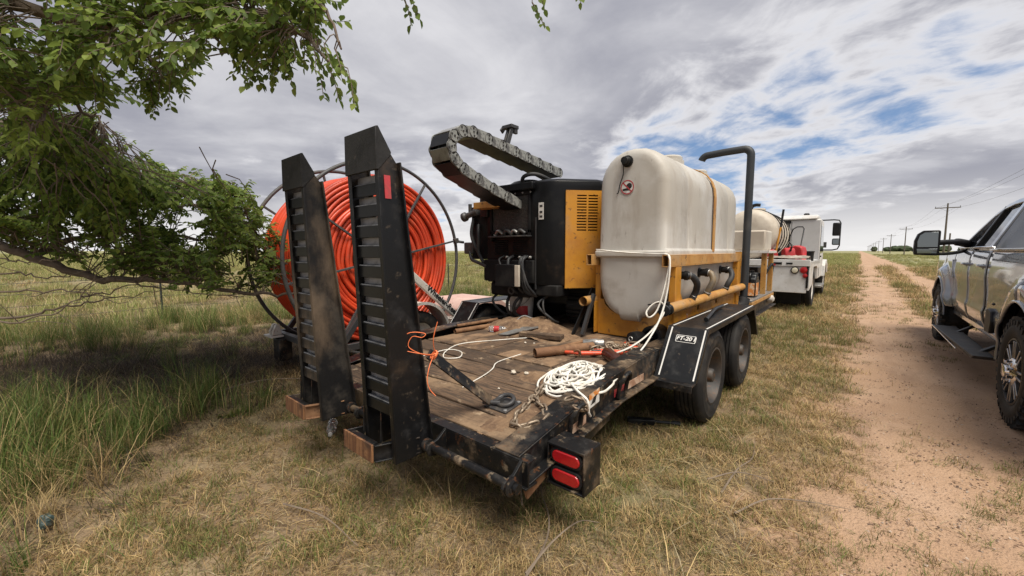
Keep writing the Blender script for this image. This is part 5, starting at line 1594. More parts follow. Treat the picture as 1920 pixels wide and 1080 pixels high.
def lamp(x, z, r, m, m2='black_plain'):
    mb = MB(); mb.lathe([(r + .018, 0), (r + .018, .015), (r, .018)], (x, 10.98, z), (0, -1, 0), 22); a = mb.build('lamp_ring', m2, WT, smooth=40)
    mb = MB(); mb.lathe([(r, .017), (r * .9, .030), (r * .4, .036), (0, .036)], (x, 10.98, z), (0, -1, 0), 22); mb.build('lamp_lens', m, a, smooth=50)
for s, x0 in ((1, -.80), (-1, -3.20)):
    lamp(x0 - s * .275, .965, .060, 'cream')
    lamp(x0 - s * .105, .970, .062, 'red_lens', 'sign_red')
    lamp(x0 - s * .075, .85, .038, 'red_lens', 'sign_red')
mb = MB(); mb.span(-1.55, -1.32, 10.945, 10.957, 1.09, 1.14); mb.span(-1.24, -1.12, 10.945, 10.957, 1.10, 1.135); mb.build('sill_marker', 'black_plain', WT, .003)
mb = MB(); mb.span(-1.56, -1.44, 10.938, 10.946, 1.06, 1.10); mb.build('red_marker', 'red', WT, .003)
for x in (-2.75, -1.25):
    mb = MB(); mb.span(x - .05, x + .05, 11.1, 17.2, .62, .86); mb.build('chassis_rail', 'black_dirty', WT, .005)
def twheel(xo, y, s, Rt=.48, wd=.27, dual=False):
    wh = bpy.data.objects.new('wheel', None); COL.objects.link(wh); put(wh, (xo, y, Rt), WT)
    for off in ((0, .30) if dual else (0,)):
        o = (xo - s * (wd + off), y, Rt)
        mb = MB(); mb.lathe([(.29, .012), (.31, 0), (Rt - .06, -.005), (Rt - .01, .02), (Rt, .04), (Rt, wd * .45), (Rt - .012, wd * .46), (Rt - .012, wd * .54), (Rt, wd * .55), (Rt, wd - .04), (Rt - .01, wd - .02), (Rt - .06, wd + .005), (.31, wd), (.29, wd - .012)], o, (s, 0, 0), 44, closed=True); mb.build('tyre', 'rubber', wh, smooth=40)
    o = (xo - s * wd, y, Rt)
    mb = MB(); mb.lathe([(.295, wd - .012), (.27, wd - .03), (.25, wd - .12 if dual else wd - .05), (.12, wd - .13 if dual else wd - .03), (.11, wd - .02), (0, wd - .02)], o, (s, 0, 0), 32, cap0=False); mb.build('rim', 'white', wh, smooth=40)
for y, du in ((12.3, True), (16.2, False)):
    twheel(-.82, y, 1, dual=du); twheel(-3.18, y, -1, dual=du)
mb = MB(); mb.span(-1.5, -1.0, 11.72, 11.74, .12, .75); mb.build('mud_flap', 'black_plain', WT, .003)
mb = MB(); mb.span(-3.0, -2.5, 11.72, 11.74, .12, .75); mb.build('mud_flap', 'black_plain', WT, .003)
# cab: tall box with doors, roof, hood
cab = [(14.05, .62), (15.75, .62), (15.75, 1.35), (15.35, 2.18), (15.2, 2.27), (14.05, 2.27)]
mb = MB(); mb.prism(cab, 'x', TXL + .03, TXR - .05); cb = mb.build('cab', 'white_clean', WT, .03)
mb = MB(); mb.prism([(13.95, 2.27), (15.3, 2.27), (15.2, 2.36), (14.9, 2.40), (14.2, 2.40), (14.0, 2.34)], 'x', TXL + .05, TXR - .12); mb.build('roof', 'white_clean', WT, .04)
mb = MB(); mb.span(-1.50, TXR - .05, 14.0, 14.06, 1.0, 2.24); mb.build('rear_locker', 'grey_panel', WT, .01)
mb = MB(); mb.span(-3.0, -1.56, 14.03, 14.055, 1.35, 2.20); mb.build('rear_window', 'glass', WT, .01)
mb = MB(); mb.span(-2.95, -1.53, 14.015, 14.06, 2.17, 2.25); mb.build('window_header', 'black_plain', WT, .006)
mb = MB(); mb.prism([(14.35, 1.32), (15.60, 1.35), (15.25, 2.08), (14.35, 2.12)], 'x', TXR - .054, TXR - .044); mb.build('side_window', 'glass', WT, .004)
mb = MB(); mb.span(TXR - .056, TXR - .042, 14.28, 14.30, .68, 2.2); mb.build('door_gap', 'black_plain', WT)
mb = MB(); mb.span(TXR - .05, TXR - .02, 14.42, 14.55, 1.22, 1.26); mb.build('door_handle', 'black_plain', WT, .004)
mb = MB(); mb.prism([(15.7, .55), (17.5, .55), (17.55, 1.0), (17.35, 1.25), (15.7, 1.38)], 'x', TXL + .22, TXR - .22); mb.build('hood', 'white_clean', WT, .06)
mb = MB(); mb.prism([(15.62, .62), (15.66, .95), (15.85, 1.10), (16.5, 1.12), (16.85, .98), (17.0, .70), (16.72, .68), (16.55, .92), (16.2, 1.0), (15.88, .92), (15.74, .62)], 'x', TXR - .24, TXR + .02); mb.build('front_fender', 'white_clean', WT, .02)
mb = MB(); mb.span(TXR - .25, TXR + .03, 14.3, 15.6, .36, .42); mb.build('cab_step', 'galv', WT, .006)
mb = MB(); mb.lathe([(.07, 0), (.07, .05), (.05, .07), (0, .07)], (-1.22, 14.5, 2.40), (0, 0, 1), 12); mb.build('roof_marker', 'black_plain', WT)
# mirror on its frame
mb = MB(); mb.tube([(-.92, 15.3, 2.30), (-.62, 15.25, 2.30), (-.50, 15.2, 2.28), (-.46, 15.2, 2.20), (-.46, 15.2, 1.55), (-.50, 15.2, 1.45), (-.62, 15.25, 1.42), (-.86, 15.3, 1.42)], .018, 8); ma = mb.build('mirror_arm', 'black_plain', WT, smooth=50)
mb = MB(); mb.box((-.545, 15.17, 2.02), (.19, .07, .38)); mb.build('mirror', 'black_plain', ma, .03)
mb = MB(); mb.box((-.545, 15.165, 1.66), (.18, .07, .19)); mb.build('convex_mirror', 'black_plain', ma, .03)
mb = MB(); mb.box((-.545, 15.127, 1.66), (.14, .006, .14)); mb.build('mirror_glass', 'mirror', ma, .002)
# load: horizontal water tank with straps
wt = thing('water_tank', (-2.08, 12.4, 1.16), 'white horizontal water tank with black straps on the truck bed', 'tank')
mb = MB(); mb.lathe([(.25, -.06), (.45, -.03), (.56, .04), (.60, .14), (.605, .30), (.605, 2.0), (.60, 2.16), (.56, 2.26), (.45, 2.33), (.25, 2.36)], (-2.06, 11.25, 1.80), (0, 1, 0), 36); mb.build('tank', 'poly2', wt, smooth=40)
for y in (11.7, 12.15, 12.6, 13.05):
    mb = MB(); mb.torus((-2.06, y, 1.80), (0, 1, 0), .612, .013, 48, 6); mb.build('strap', 'black_plain', wt)
mb = MB(); mb.lathe([(.16, 0), (.16, .08), (.13, .10), (0, .10)], (-2.06, 12.3, 2.39), (0, 0, 1), 20); mb.build('lid', 'poly2', wt)
mb = MB(); mb.tube(bez([(-2.10, 11.5, 2.38), (-2.06, 11.45, 2.47), (-1.98, 11.42, 2.50), (-1.88, 11.42, 2.49)], 5), .04, 8); mb.build('vent_elbow', 'black_plain', wt)
for y in (11.5, 13.2):
    mb = MB(); mb.prism([(-2.6, 1.16), (-1.52, 1.16), (-1.52, 1.42), (-1.75, 1.30), (-2.06, 1.20), (-2.37, 1.30), (-2.6, 1.42)], 'y', y, y + .1); mb.build('saddle', 'black_plain', wt)
# red fuel cans and funnel
def can(x, y, z, lab, rz, lie=False, s=1.0):
    t_ = thing('fuel_can', (x, y, z), lab, 'fuel can', 'red containers on the truck bed')
    mb = MB()
    pr = [(-.15, 0), (.15, 0), (.16, .02), (.16, .24), (.10, .31), (-.02, .33), (-.13, .30), (-.16, .22), (-.16, .02)]
    mb.prism([(a * s, b2 * s) for a, b2 in pr], 'x', -.10 * s, .10 * s)
    M_ = Matrix.Rotation(rz, 3, 'Z') @ (Matrix.Rotation(R(80), 3, 'X') if lie else Matrix.Identity(3))
    mb.v = [tuple(M_ @ Vector(v) + Vector((x, y, z + (.11 if lie else 0)))) for v in mb.v]
    mb.build('body', 'red', t_, .03)
    mb = MB(); p0 = M_ @ Vector((0, .08 * s, .31 * s)) + Vector((x, y, z + (.11 if lie else 0))); p1 = M_ @ Vector((0, .16 * s, .42 * s)) + Vector((x, y, z + (.11 if lie else 0)))
    mb.cyl(p0, p1, .025, .015, 10); mb.build('spout', 'black_plain', t_)
    return t_
can(-1.14, 11.75, 1.16, 'upright red fuel can beside the grey locker panel', 1.2, s=1.1)
can(-1.32, 11.50, 1.16, 'red fuel can tipped on its side left of the upright one', .4, True)
can(-1.72, 11.30, 1.16, 'low red container by the foot of the yellow pole', 1.9, True, .8)
tag(MB().lathe([(.11, 0), (.12, .20), (.13, .21), (.13, .23), (.0, .23)], (-.93, 11.95, 1.16), (0, 0, 1), 18).build('bucket', 'black_plain', smooth=40), 'small black bucket right of the red fuel cans', 'bucket')
yp_ = thing('tool_handle', (-1.5, 11.35, 1.16), 'yellow long handled tool with black grip leaning up from the truck bed', 'tool')
mb = MB(); mb.tube([(-1.52, 11.3, 1.17), (-1.44, 11.4, 1.95)], .022, 10); mb.build('shaft', 'yellow', yp_)
mb = MB(); mb.tube([(-1.44, 11.4, 1.95), (-1.41, 11.44, 2.36)], .025, 10); mb.build('grip', 'black_plain', yp_)
mb = MB(); mb.bar((-1.66, 11.3, 1.18), (-1.44, 11.28, 1.24), .04, .05); mb.build('head', 'rusty', yp_, .006)
tag(MB().tube([(-1.36, 12.2, 1.16), (-1.34, 12.2, 1.75), (-1.28, 12.2, 1.93), (-1.20, 12.2, 1.98), (-1.09, 12.2, 1.98), (-1.06, 12.2, 1.93), (-1.09, 11.6, 1.17)], .014, 8).build('bent_rack', 'black_plain', smooth=50), 'thin bent black steel rack standing over the red cans', 'rack')
# crumpled tarp
k = 30
vx = np.linspace(-1.62, -.84, k); vy = np.linspace(10.99, 11.55, 18)
XX, YY = np.meshgrid(vx, vy, indexing='ij')
ZZ = 1.215 + .11 * fbm(XX * 7, YY * 6, 77, 3) * np.sin(np.pi * np.clip((YY - 10.95) / .62, 0, 1)) + .02 * fbm(XX * 20, YY * 12, 78, 2)
v_ = np.stack([XX.ravel(), YY.ravel(), ZZ.ravel()], 1)
i_, j_ = np.meshgrid(np.arange(k - 1), np.arange(17), indexing='ij'); a_ = (i_ * 18 + j_).ravel()
tp = np_mesh('tarp', v_, np.stack([a_, a_ + 18, a_ + 19, a_ + 1], 1), MT['tarp'])
sd_ = tp.modifiers.new('thick', 'SOLIDIFY'); sd_.thickness = .008
tag(tp, 'crumpled grey brown tarp draped on the truck bed edge', 'tarp')
# ------------------------------------------------------------------ grey pickup on the track
PK = thing('pickup_truck', (2.05, 7.1, 0), 'shiny grey crew cab pickup parked on the dirt track at the right', 'pickup')
YRr, YFr, RW = 5.02, 9.20, .435        # rear axle, front axle, tyre radius
PCX = 2.05
def prof_x(z):
    return float(np.interp(z, [.50, .56, .64, .74, .80, .95, 1.12, 1.22, 1.30, 1.38, 1.44], [1.13, 1.085, 1.055, 1.038, 1.052, 1.050, 1.036, 1.040, 1.046, 1.062, 1.10]))
def flare(y, z):
    o = 0
    for yc in (YRr, YFr):
        r_ = math.hypot(y - yc, z - .46)
        t_ = min(1, max(0, (.76 - r_) / .13))
        t_ = t_ * t_ * (3 - 2 * t_)
        o = max(o, t_ * .070)
    return o
def side_x(y, z):
    return prof_x(z) - flare(y, z)
def arch_cut(yc, z, ra=.555):
    h = z - .44
    return math.sqrt(max(0, ra * ra - h * h)) if abs(h) < ra else 0
def sheet(name, zs, ylo, yhi, nc, m, mir=True, xf=side_x, th=.005):
    for s in ((1, -1) if mir else (1,)):
        mb = MB()
        V = []
        for z in zs:
            a, b2 = ylo(z), yhi(z)
            for k in range(nc + 1):
                y = a + (b2 - a) * k / nc
                x = xf(y, z)
                V.append((x if s == 1 else 2 * PCX - x, y, z))
        F_ = []
        for i in range(len(zs) - 1):
            for k in range(nc):
                F_.append((i * (nc + 1) + k, i * (nc + 1) + k + 1, (i + 1) * (nc + 1) + k + 1, (i + 1) * (nc + 1) + k))
        mb.add(V, F_)
        ob = mb.build(name, m, PK, smooth=60)
        sm_ = ob.modifiers.new('thick', 'SOLIDIFY'); sm_.thickness = th; sm_.offset = 0
        if s == 1:
            first = ob
    return first
zr = lambda a, b2, k: [a + (b2 - a) * i / k for i in range(k + 1)]
g_ = .005
# bed side split by the wheel arch
sheet('bed_side', zr(.60, 1.405, 32), lambda z: YRr + max(arch_cut(YRr, z), .002), lambda z: 6.50 - g_, 16, 'truck_paint')
sheet('bed_side_rear', zr(.60, 1.405, 32), lambda z: 3.92, lambda z: YRr - max(arch_cut(YRr, z), .0), 16, 'truck_paint')
sheet('rear_door', zr(.56, 1.425, 30), lambda z: 6.56 + .10 * max(0, (.80 - z)) + .0, lambda z: 7.46 - g_, 12, 'truck_paint')
sheet('front_door', zr(.56, 1.425, 30), lambda z: 7.46 + g_, lambda z: 8.47 - g_, 12, 'truck_paint')
sheet('front_fender', zr(.60, 1.36, 30), lambda z: max(8.47 + g_, 0) if arch_cut(YFr, z) == 0 else 8.47 + g_, lambda z: YFr - max(arch_cut(YFr, z), .0), 12, 'truck_paint')
sheet('fender_nose', zr(.60, 1.36, 30), lambda z: YFr + max(arch_cut(YFr, z), .002), lambda z: 10.05, 12, 'truck_paint')
for s in (1, -1):
    mb = MB(); x0, x1 = (1.118, 1.128) if s == 1 else (2 * PCX - 1.128, 2 * PCX - 1.118)
    mb.span(x0, x1, 5.85, 8.62, .56, 1.40); mb.build('dark_gap_backing', 'trim', PK)  # added dark slab, stops daylight showing through the panel gaps
# bright strip at the rear of the fender, handles
mb = MB(); mb.bar((1.03, 8.50, 1.02), (1.032, 8.53, 1.28), .012, .025, up=(1, 0, 0)); mb.build('fender_vent', 'chrome', PK, .004)
for y in (6.72, 7.62):
    mb = MB(); mb.tube(bez([(1.045, y - .11, 1.232), (1.010, y - .09, 1.235), (1.004, y, 1.237), (1.010, y + .09, 1.235), (1.045, y + .11, 1.232)], 5), .017, 10); h_ = mb.build('door_handle', 'truck_paint', PK, smooth=50)
    mb = MB(); mb.ell((1.046, y, 1.222), (.012, .085, .040), 14, 8); mb.build('handle_recess', 'trim', h_, smooth=60)
# rocker, step, mud guards, underbody
mb = MB(); mb.prism([(5.75, .56), (8.62, .56), (8.60, .49), (5.80, .49)], 'x', 1.09, 1.22); mb.build('rocker', 'truck_paint', PK, .012)
mb = MB(); mb.span(1.30, 2 * PCX - 1.30, 4.1, 9.9, .50, .95); mb.build('underbody', 'trim', PK)
for x in (1.45, 2.65):
    mb = MB(); mb.span(x - .05, x + .05, 4.0, 10.0, .40, .55); mb.build('frame_rail', 'trim', PK, .004)
mb = MB(); mb.prism([(6.02, .355), (8.22, .355), (8.22, .325), (6.06, .318)], 'x', .90, 1.08)
mb.v = [(x - (.05 if x < .95 and y > 6.1 else -.02 if x < .95 else 0), y, z) for x, y, z in mb.v]
st_ = mb.build('running_board', 'step', PK, .008)
mb = MB(); mb.bar((.846, 6.35, .352), (.846, 8.2, .352), .008, .012); mb.build('step_trim', 'chrome', st_, .002)
for y in (6.35, 7.7):
    mb = MB(); mb.bar((1.0, y, .325), (1.22, y + .05, .47), .05, .03); mb.build('step_arm', 'trim', PK, .004)
mb = MB(); mb.prism([(6.30, .58), (6.30, .80), (6.22, .82), (6.10, .80), (6.06, .70), (6.10, .58)], 'x', 1.02, 1.06); mb.build('side_recess', 'trim', PK, .01)
mb = MB(); mb.ell((.985, 5.80, .90), (.012, .022, .012), 10, 6); mb.build('fender_marker', 'trim', PK)
# wheel-well liners
for yc in (YRr, YFr):
    for s in (1, -1):
        mb = MB()
        x0, x1 = 1.06, 1.48
        pts = [(yc + .58 * math.cos(R(q)), .44 + .58 * math.sin(R(q))) for q in range(-12, 193, 8)]
        V, F_ = [], []
        for (y, z) in pts:
            V += [(x0 if s == 1 else 2 * PCX - x0, y, z), (x1 if s == 1 else 2 * PCX - x1, y, z)]
        for i in range(len(pts) - 1):
            F_.append((2 * i, 2 * i + 1, 2 * i + 3, 2 * i + 2))
        F_.append(tuple(2 * i + 1 for i in range(len(pts))))
        mb.add(V, F_); mb.build('wheel_liner', 'trim', PK, smooth=40)
        # flare lip
        mb = MB()
        lp = []
        for q in range(-14, 195, 6):
            y, z = yc + .557 * math.cos(R(q)), .44 + .557 * math.sin(R(q))
            if z < .42: continue
            x = side_x(y, max(z, .6)) - .004
            lp.append((x if s == 1 else 2 * PCX - x, y, z))
        mb.tube(lp, .013, 8); mb.build('arch_lip', 'truck_paint', PK, smooth=50)
# greenhouse
def gx_(z):
    return 1.085 + (z - 1.42) * .43
def gp(y, z, off=0.0):
    return Vector((gx_(z) + off, y, z))
def gbar(nm, pts, w, m='truck_paint', r2=None):
    for s in (1, -1):
        mb = MB()
        P_ = [Vector((p.x if s == 1 else 2 * PCX - p.x, p.y, p.z)) for p in pts]
        for a_, b2 in zip(P_[:-1], P_[1:]):
            d_ = (b2 - a_).normalized() * .012
            mb.bar(a_ - d_, b2 + d_, w, .05, up=(s * -.92, 0, .4))
        mb.build(nm, m, PK, .008, smooth=40)
gbar('a_pillar', [gp(8.32, 1.43), gp(7.95, 1.66), gp(7.62, 1.83), gp(7.35, 1.90)], .055)
gbar('roof_rail', [gp(7.38, 1.90), gp(7.0, 1.925), gp(6.75, 1.925), gp(6.58, 1.91)], .06)
gbar('b_pillar', [gp(7.47, 1.42), gp(7.40, 1.90)], .085, 'trim')
gbar('c_pillar', [gp(6.66, 1.42), gp(6.63, 1.91)], .13)
gbar('belt_trim', [gp(6.58, 1.432, -.012), gp(8.36, 1.432, -.012)], .022, 'chrome')
for s in (1, -1):
    for nm, poly in (('front_window', [(7.51, 1.44), (8.26, 1.44), (7.92, 1.65), (7.60, 1.81), (7.44, 1.865)]), ('rear_window', [(6.73, 1.44), (7.42, 1.44), (7.36, 1.87), (6.70, 1.885)])):
        mb = MB()
        V = [gp(y, z, .012) for y, z in poly]
        V = [(p.x if s == 1 else 2 * PCX - p.x, p.y, p.z) for p in V]
        mb.add(V, [tuple(range(len(V)))])
        o_ = mb.build(nm, 'window_glass', PK, smooth=0)
        sm_ = o_.modifiers.new('thick', 'SOLIDIFY'); sm_.thickness = .006
# roof, windscreen, cab back
V = []
for y, zc in ((6.56, 1.955), (6.9, 1.985), (7.3, 1.965), (7.42, 1.935)):
    for k in range(9):
        t_ = -1 + 2 * k / 8
        V.append((PCX + t_ * (PCX - gx_(1.92)), y, zc - .05 * abs(t_) ** 3))
mb = MB(); mb.add(V, [(i * 9 + k, i * 9 + k + 1, i * 9 + k + 10, i * 9 + k + 9) for i in range(3) for k in range(8)]); mb.build('roof', 'truck_paint', PK, smooth=60)
mb = MB(); mb.add([(gx_(1.90) + .02, 7.40, 1.91), (2 * PCX - gx_(1.90) - .02, 7.40, 1.91), (2 * PCX - 1.12, 8.38, 1.43), (1.12, 8.38, 1.43)], [(0, 1, 2, 3)]); mb.build('windscreen', 'window_glass', PK, smooth=0)
bx = lambda z: gx_(z) - .005
mb = MB()
for (za, zb, xa0, xa1, xb0, xb1) in ((1.10, 1.50, 1.05, 1.095, None, None),):
    pass
zlev = [(1.0, 1.06), (1.40, 1.075), (1.52, gx_(1.52) - .01), (1.85, gx_(1.85) - .01), (1.93, gx_(1.93) + .01), (1.955, gx_(1.95) + .06)]
win = lambda z: gx_(z) + .17
cols_ = []
V = []
for z, x in zlev:
    xw = max(x + .12, win(z))
    for q in (x, x + .03, xw, 2 * PCX - xw, 2 * PCX - x - .03, 2 * PCX - x):
        V.append((q, 6.535 if q not in (x, 2 * PCX - x) else 6.565, z))
F_ = []
for i in range(len(zlev) - 1):
    for k in range(5):
        if i == 2 and k == 2: continue
        F_.append((i * 6 + k, i * 6 + k + 1, i * 6 + k + 7, i * 6 + k + 6))
mb.add(V, F_); mb.build('cab_back', 'truck_paint', PK, smooth=50)
mb = MB(); mb.add([(win(1.52) - .02, 6.545, 1.51), (2 * PCX - win(1.52) + .02, 6.545, 1.51), (2 * PCX - win(1.85) + .02, 6.545, 1.86), (win(1.85) - .02, 6.545, 1.86)], [(0, 1, 2, 3)]); mb.build('back_window', 'glass', PK, smooth=0)
# dark interior block
mb = MB(); mb.span(1.30, 2 * PCX - 1.30, 6.62, 7.6, .95, 1.62); mb.build('seats', 'trim', PK, .05)
mb = MB(); mb.span(1.16, 2 * PCX - 1.16, 7.9, 8.45, .95, 1.40); mb.build('dashboard', 'trim', PK, .04)
# hood and nose
V = []
for y, zc in ((8.36, 1.42), (8.9, 1.43), (9.6, 1.40), (9.95, 1.33), (10.08, 1.15), (10.10, .6)):
    for k in range(9):
        t_ = -1 + 2 * k / 8
        V.append((PCX + t_ * 1.0, y, zc - .06 * abs(t_) ** 4))
mb = MB(); mb.add(V, [(i * 9 + k, i * 9 + k + 1, i * 9 + k + 10, i * 9 + k + 9) for i in range(5) for k in range(8)]); mb.build('hood', 'truck_paint', PK, smooth=50)
mb = MB(); mb.span(1.05, 2 * PCX - 1.05, 10.08, 10.25, .55, .82); mb.build('front_bumper', 'chrome', PK, .03)
# bed: rail caps, floor, tailgate
for s in (1, -1):
    mb = MB(); x0, x1 = (1.035, 1.15) if s == 1 else (2 * PCX - 1.15, 2 * PCX - 1.035)
    mb.span(x0, x1, 3.92, 6.50, 1.40, 1.425); mb.build('bed_rail', 'truck_paint', PK, .008)
    mb = MB(); x0, x1 = (1.13, 1.15) if s == 1 else (2 * PCX - 1.15, 2 * PCX - 1.13)
    mb.span(x0, x1, 3.95, 6.48, .92, 1.40); mb.build('bed_wall', 'trim', PK)
mb = MB(); mb.span(1.15, 2 * PCX - 1.15, 3.95, 6.48, .90, .93); mb.build('bed_floor', 'trim', PK)
mb = MB(); mb.span(1.08, 2 * PCX - 1.08, 3.87, 3.93, .85, 1.41); mb.build('tailgate', 'truck_paint', PK, .015)
mb = MB(); mb.span(1.05, 2 * PCX - 1.05, 3.68, 3.86, .52, .74); mb.build('rear_bumper', 'chrome', PK, .03)
mb = MB(); mb.span(1.13, 2 * PCX - 1.13, 6.44, 6.48, .93, 1.40); mb.build('bed_front', 'truck_paint', PK)
# wheels
def pwheel(xo, y, s):
    wd = .30
    wh = bpy.data.objects.new('wheel', None); COL.objects.link(wh); put(wh, (xo + s * wd / 2, y, RW), PK)
    o = (xo + s * wd, y, RW); ax = (-s, 0, 0)
    mb = MB(); mb.lathe([(.262, .012), (.275, 0), (RW - .07, -.01), (RW - .02, .012), (RW - .014, .03), (RW - .014, wd - .03), (RW - .02, wd - .012), (RW - .07, wd + .01), (RW - .10, wd + .013), (.275, wd), (.262, wd - .012)], o, ax, 64, closed=True); ty = mb.build('tyre', 'rubber', wh, smooth=40)
    mb = MB()
    for k in range(34):
        a = 2 * math.pi * k / 34
        for (off, ln_, w_, aa) in ((.028, .055, .050, 0), (.095, .05, .045, .06), (.15, .05, .045, .0), (.205, .05, .045, .06), (wd - .028, .055, .050, 0)):
            a2 = a + aa
            rr = RW - .012
            edge = off < .05 or off > wd - .05
            c = Vector(o) + Vector((-s * off, rr * math.cos(a2), rr * math.sin(a2)))
            M_ = Matrix.Rotation(a2, 3, 'X') @ Matrix.Rotation(.25 if int(off * 100) % 2 else -.25, 3, 'Y')
            mb.box(c, (ln_, .026, w_ * .9) if not edge else (ln_, .045, .046 if k % 2 else .040), M_ @ Matrix.Rotation(0, 3, 'X'))
            if edge:
                c2 = Vector(o) + Vector((-s * (off + (.030 if off > .1 else -.030)), (RW - .045) * math.cos(a2), (RW - .045) * math.sin(a2)))
                mb.box(c2, (.014, .055 if k % 2 else .035, .04), Matrix.Rotation(a2, 3, 'X'))
    tb = mb.build('tread_blocks', 'rubber', ty, smooth=0); tb['kind'] = 'stuff'
    mb = MB(); mb.lathe([(.264, wd - .012), (.268, wd + .0), (.255, wd + .002), (.245, wd - .03), (.235, wd - .10), (.22, wd - .11), (.0, wd - .11)], o, ax, 48, cap0=False); rm = mb.build('rim', 'dark_rim', wh, smooth=40)
    for k in range(8):
        a0 = 2 * math.pi * k / 8
        for da in (-.13, .13):
            p0 = Vector(o) + Vector((-s * (wd - .015), .085 * math.cos(a0 + da * 1.6), .085 * math.sin(a0 + da * 1.6)))
            p1 = Vector(o) + Vector((-s * (wd - .012), .245 * math.cos(a0 + da * .9), .245 * math.sin(a0 + da * .9)))
            mb = MB(); mb.bar(p0, p1, .016, .030, up=(s, 0, 0)); mb.build('spoke', 'alloy', rm, .004)
    mb = MB(); mb.lathe([(.115, wd - .04), (.112, wd - .005), (.09, wd + .015), (.055, wd + .022), (.052, wd + .045), (.04, wd + .05), (.0, wd + .05)], o, ax, 24); hb = mb.build('hub_cap', 'chrome', rm, smooth=40)
    for k in range(8):
        a0 = 2 * math.pi * (k + .5) / 8
        p0 = Vector(o) + Vector((-s * (wd - .0), .085 * math.cos(a0), .085 * math.sin(a0)))
        mb = MB(); mb.cyl(p0, p0 + Vector((-s * .04, 0, 0)), .013, n=6); mb.build('wheel_nut', 'chrome', rm)
    return wh
for y in (YRr, YFr):
    pwheel(.985, y, 1); pwheel(2 * PCX - .985, y, -1)
# towing mirror
mb = MB(); mb.tube(bez([(1.10, 8.12, 1.49), (.98, 7.98, 1.515), (.86, 7.78, 1.51), (.76, 7.68, 1.50)], 5), [.05] * 6 + [.036] * 10, 10); ma = mb.build('mirror_arm', 'trim', PK, smooth=50)
mb = MB(); mb.tube(bez([(1.08, 8.06, 1.40), (.96, 7.92, 1.372), (.86, 7.76, 1.36), (.76, 7.68, 1.36)], 5), .022, 10); mb.build('mirror_arm', 'trim', PK, smooth=50)
mb = MB()
hp = [(.555, 1.345), (.545, 1.40), (.548, 1.53), (.575, 1.62), (.625, 1.662), (.77, 1.665), (.785, 1.65), (.785, 1.36), (.765, 1.335)]
mb.prism(hp, 'y', 7.58, 7.72); ms = mb.build('mirror_shell', 'trim', PK, .018)
mb = MB(); mb.prism([(.575, 1.445), (.573, 1.52), (.592, 1.60), (.635, 1.638), (.762, 1.640), (.765, 1.445)], 'y', 7.570, 7.579); mb.build('mirror_glass', 'mirror', ms, .002)
mb = MB(); mb.prism([(.578, 1.365), (.572, 1.425), (.765, 1.425), (.758, 1.365)], 'y', 7.570, 7.579); mb.build('convex_glass', 'mirror', ms, .002)
# ------------------------------------------------------------------ elm tree standing left of the frame, limbs reaching over the scene
def cam_pt(px, py, w):
    """a point w metres ahead of the photographer, at the bearing (px, py) of the picture"""
    p_ = math.atan(70 / 760.0); th = R(40.5)
    f_ = Vector((-math.sin(th) * math.cos(p_), math.cos(th) * math.cos(p_), -math.sin(p_)))
    r_ = Vector((math.cos(th), math.sin(th), 0)); u_ = r_.cross(f_)
    return Vector((0, 0, CAM_H)) + (f_ + r_ * ((px - 960) / 760.0) - u_ * ((py - 540) / 760.0)) * w
TE = thing('elm_tree', (-5.6, -2.9, 0), 'leafy green elm at the left with low limb and overhanging branches', 'tree')
base = Vector((-5.6, -2.9, -.1)); crotch = Vector((-5.45, -2.75, 1.15)); up2 = Vector((-5.2, -2.6, 2.3))
mb = MB(); mb.tube(bez([base, (-5.62, -2.85, .5), crotch, up2, (-4.9, -2.5, 3.4), (-4.6, -2.1, 4.4)], 5), [.26, .23, .21, .20, .19, .19, .19, .18, .18, .17, .17, .16, .16, .15, .14, .13, .12, .11, .11, .10, .10, .09, .08, .07, .06, .05][:26], 12); mb.build('trunk', 'bark', TE, smooth=60)
limbs = []
def limb(pts, r0, r1, nm='limb', m='bark', wob=.03, n=6):
    P_ = bez(pts, n)
    P_ = [p + Vector((random.gauss(0, wob), random.gauss(0, wob), random.gauss(0, wob))) * (0 if i in (0,) else .35) for i, p in enumerate(P_)]
    k = len(P_)
    mb = MB(); mb.tube(P_, [r0 + (r1 - r0) * (i / (k - 1)) ** .8 for i in range(k)], 7); mb.build(nm, m, TE, smooth=60)
    limbs.append(P_)
    return P_
W = cam_pt
limb([crotch, W(-250, 420, 3.7), W(0, 462, 3.8), W(110, 500, 3.9), W(210, 524, 3.95), W(330, 528, 4.0), (W(430, 545, 4.1)), W(520, 552, 4.25), W(565, 545, 4.3)], .062, .010)
limb([W(-40, 455, 3.78), W(90, 400, 4.0), W(220, 370, 4.2), W(350, 380, 4.3), W(470, 420, 4.35)], .045, .010)
limb([W(60, 480, 3.85), W(170, 440, 4.4), W(300, 440, 4.6), W(430, 460, 4.6), W(525, 500, 4.4)], .035, .008)
limb([crotch, W(-220, 250, 3.4), W(20, 240, 3.6), W(150, 290, 3.9), W(280, 330, 4.1), W(420, 350, 4.3)], .075, .009)
limb([up2, W(-250, 60, 3.0), W(0, 110, 3.0), W(120, 180, 3.2), W(190, 230, 3.4)], .06, .008)
limb([up2, W(-350, -60, 2.3), W(0, 10, 2.3), W(170, 40, 2.35), W(330, 30, 2.3), W(480, 20, 2.2), W(570, 70, 2.1), W(630, 130, 2.05)], .055, .005)
limb([W(-350, -120, 2.3), W(50, -60, 2.2), W(280, -70, 2.2), W(500, -60, 2.1), W(590, -10, 2.05), W(640, 90, 2.0)], .04, .005)
limb([W(150, 35, 2.35), W(250, 90, 2.5), W(310, 150, 2.55)], .015, .004)
limb([W(300, 30, 2.3), W(400, 70, 2.35), W(470, 120, 2.35)], .014, .004)
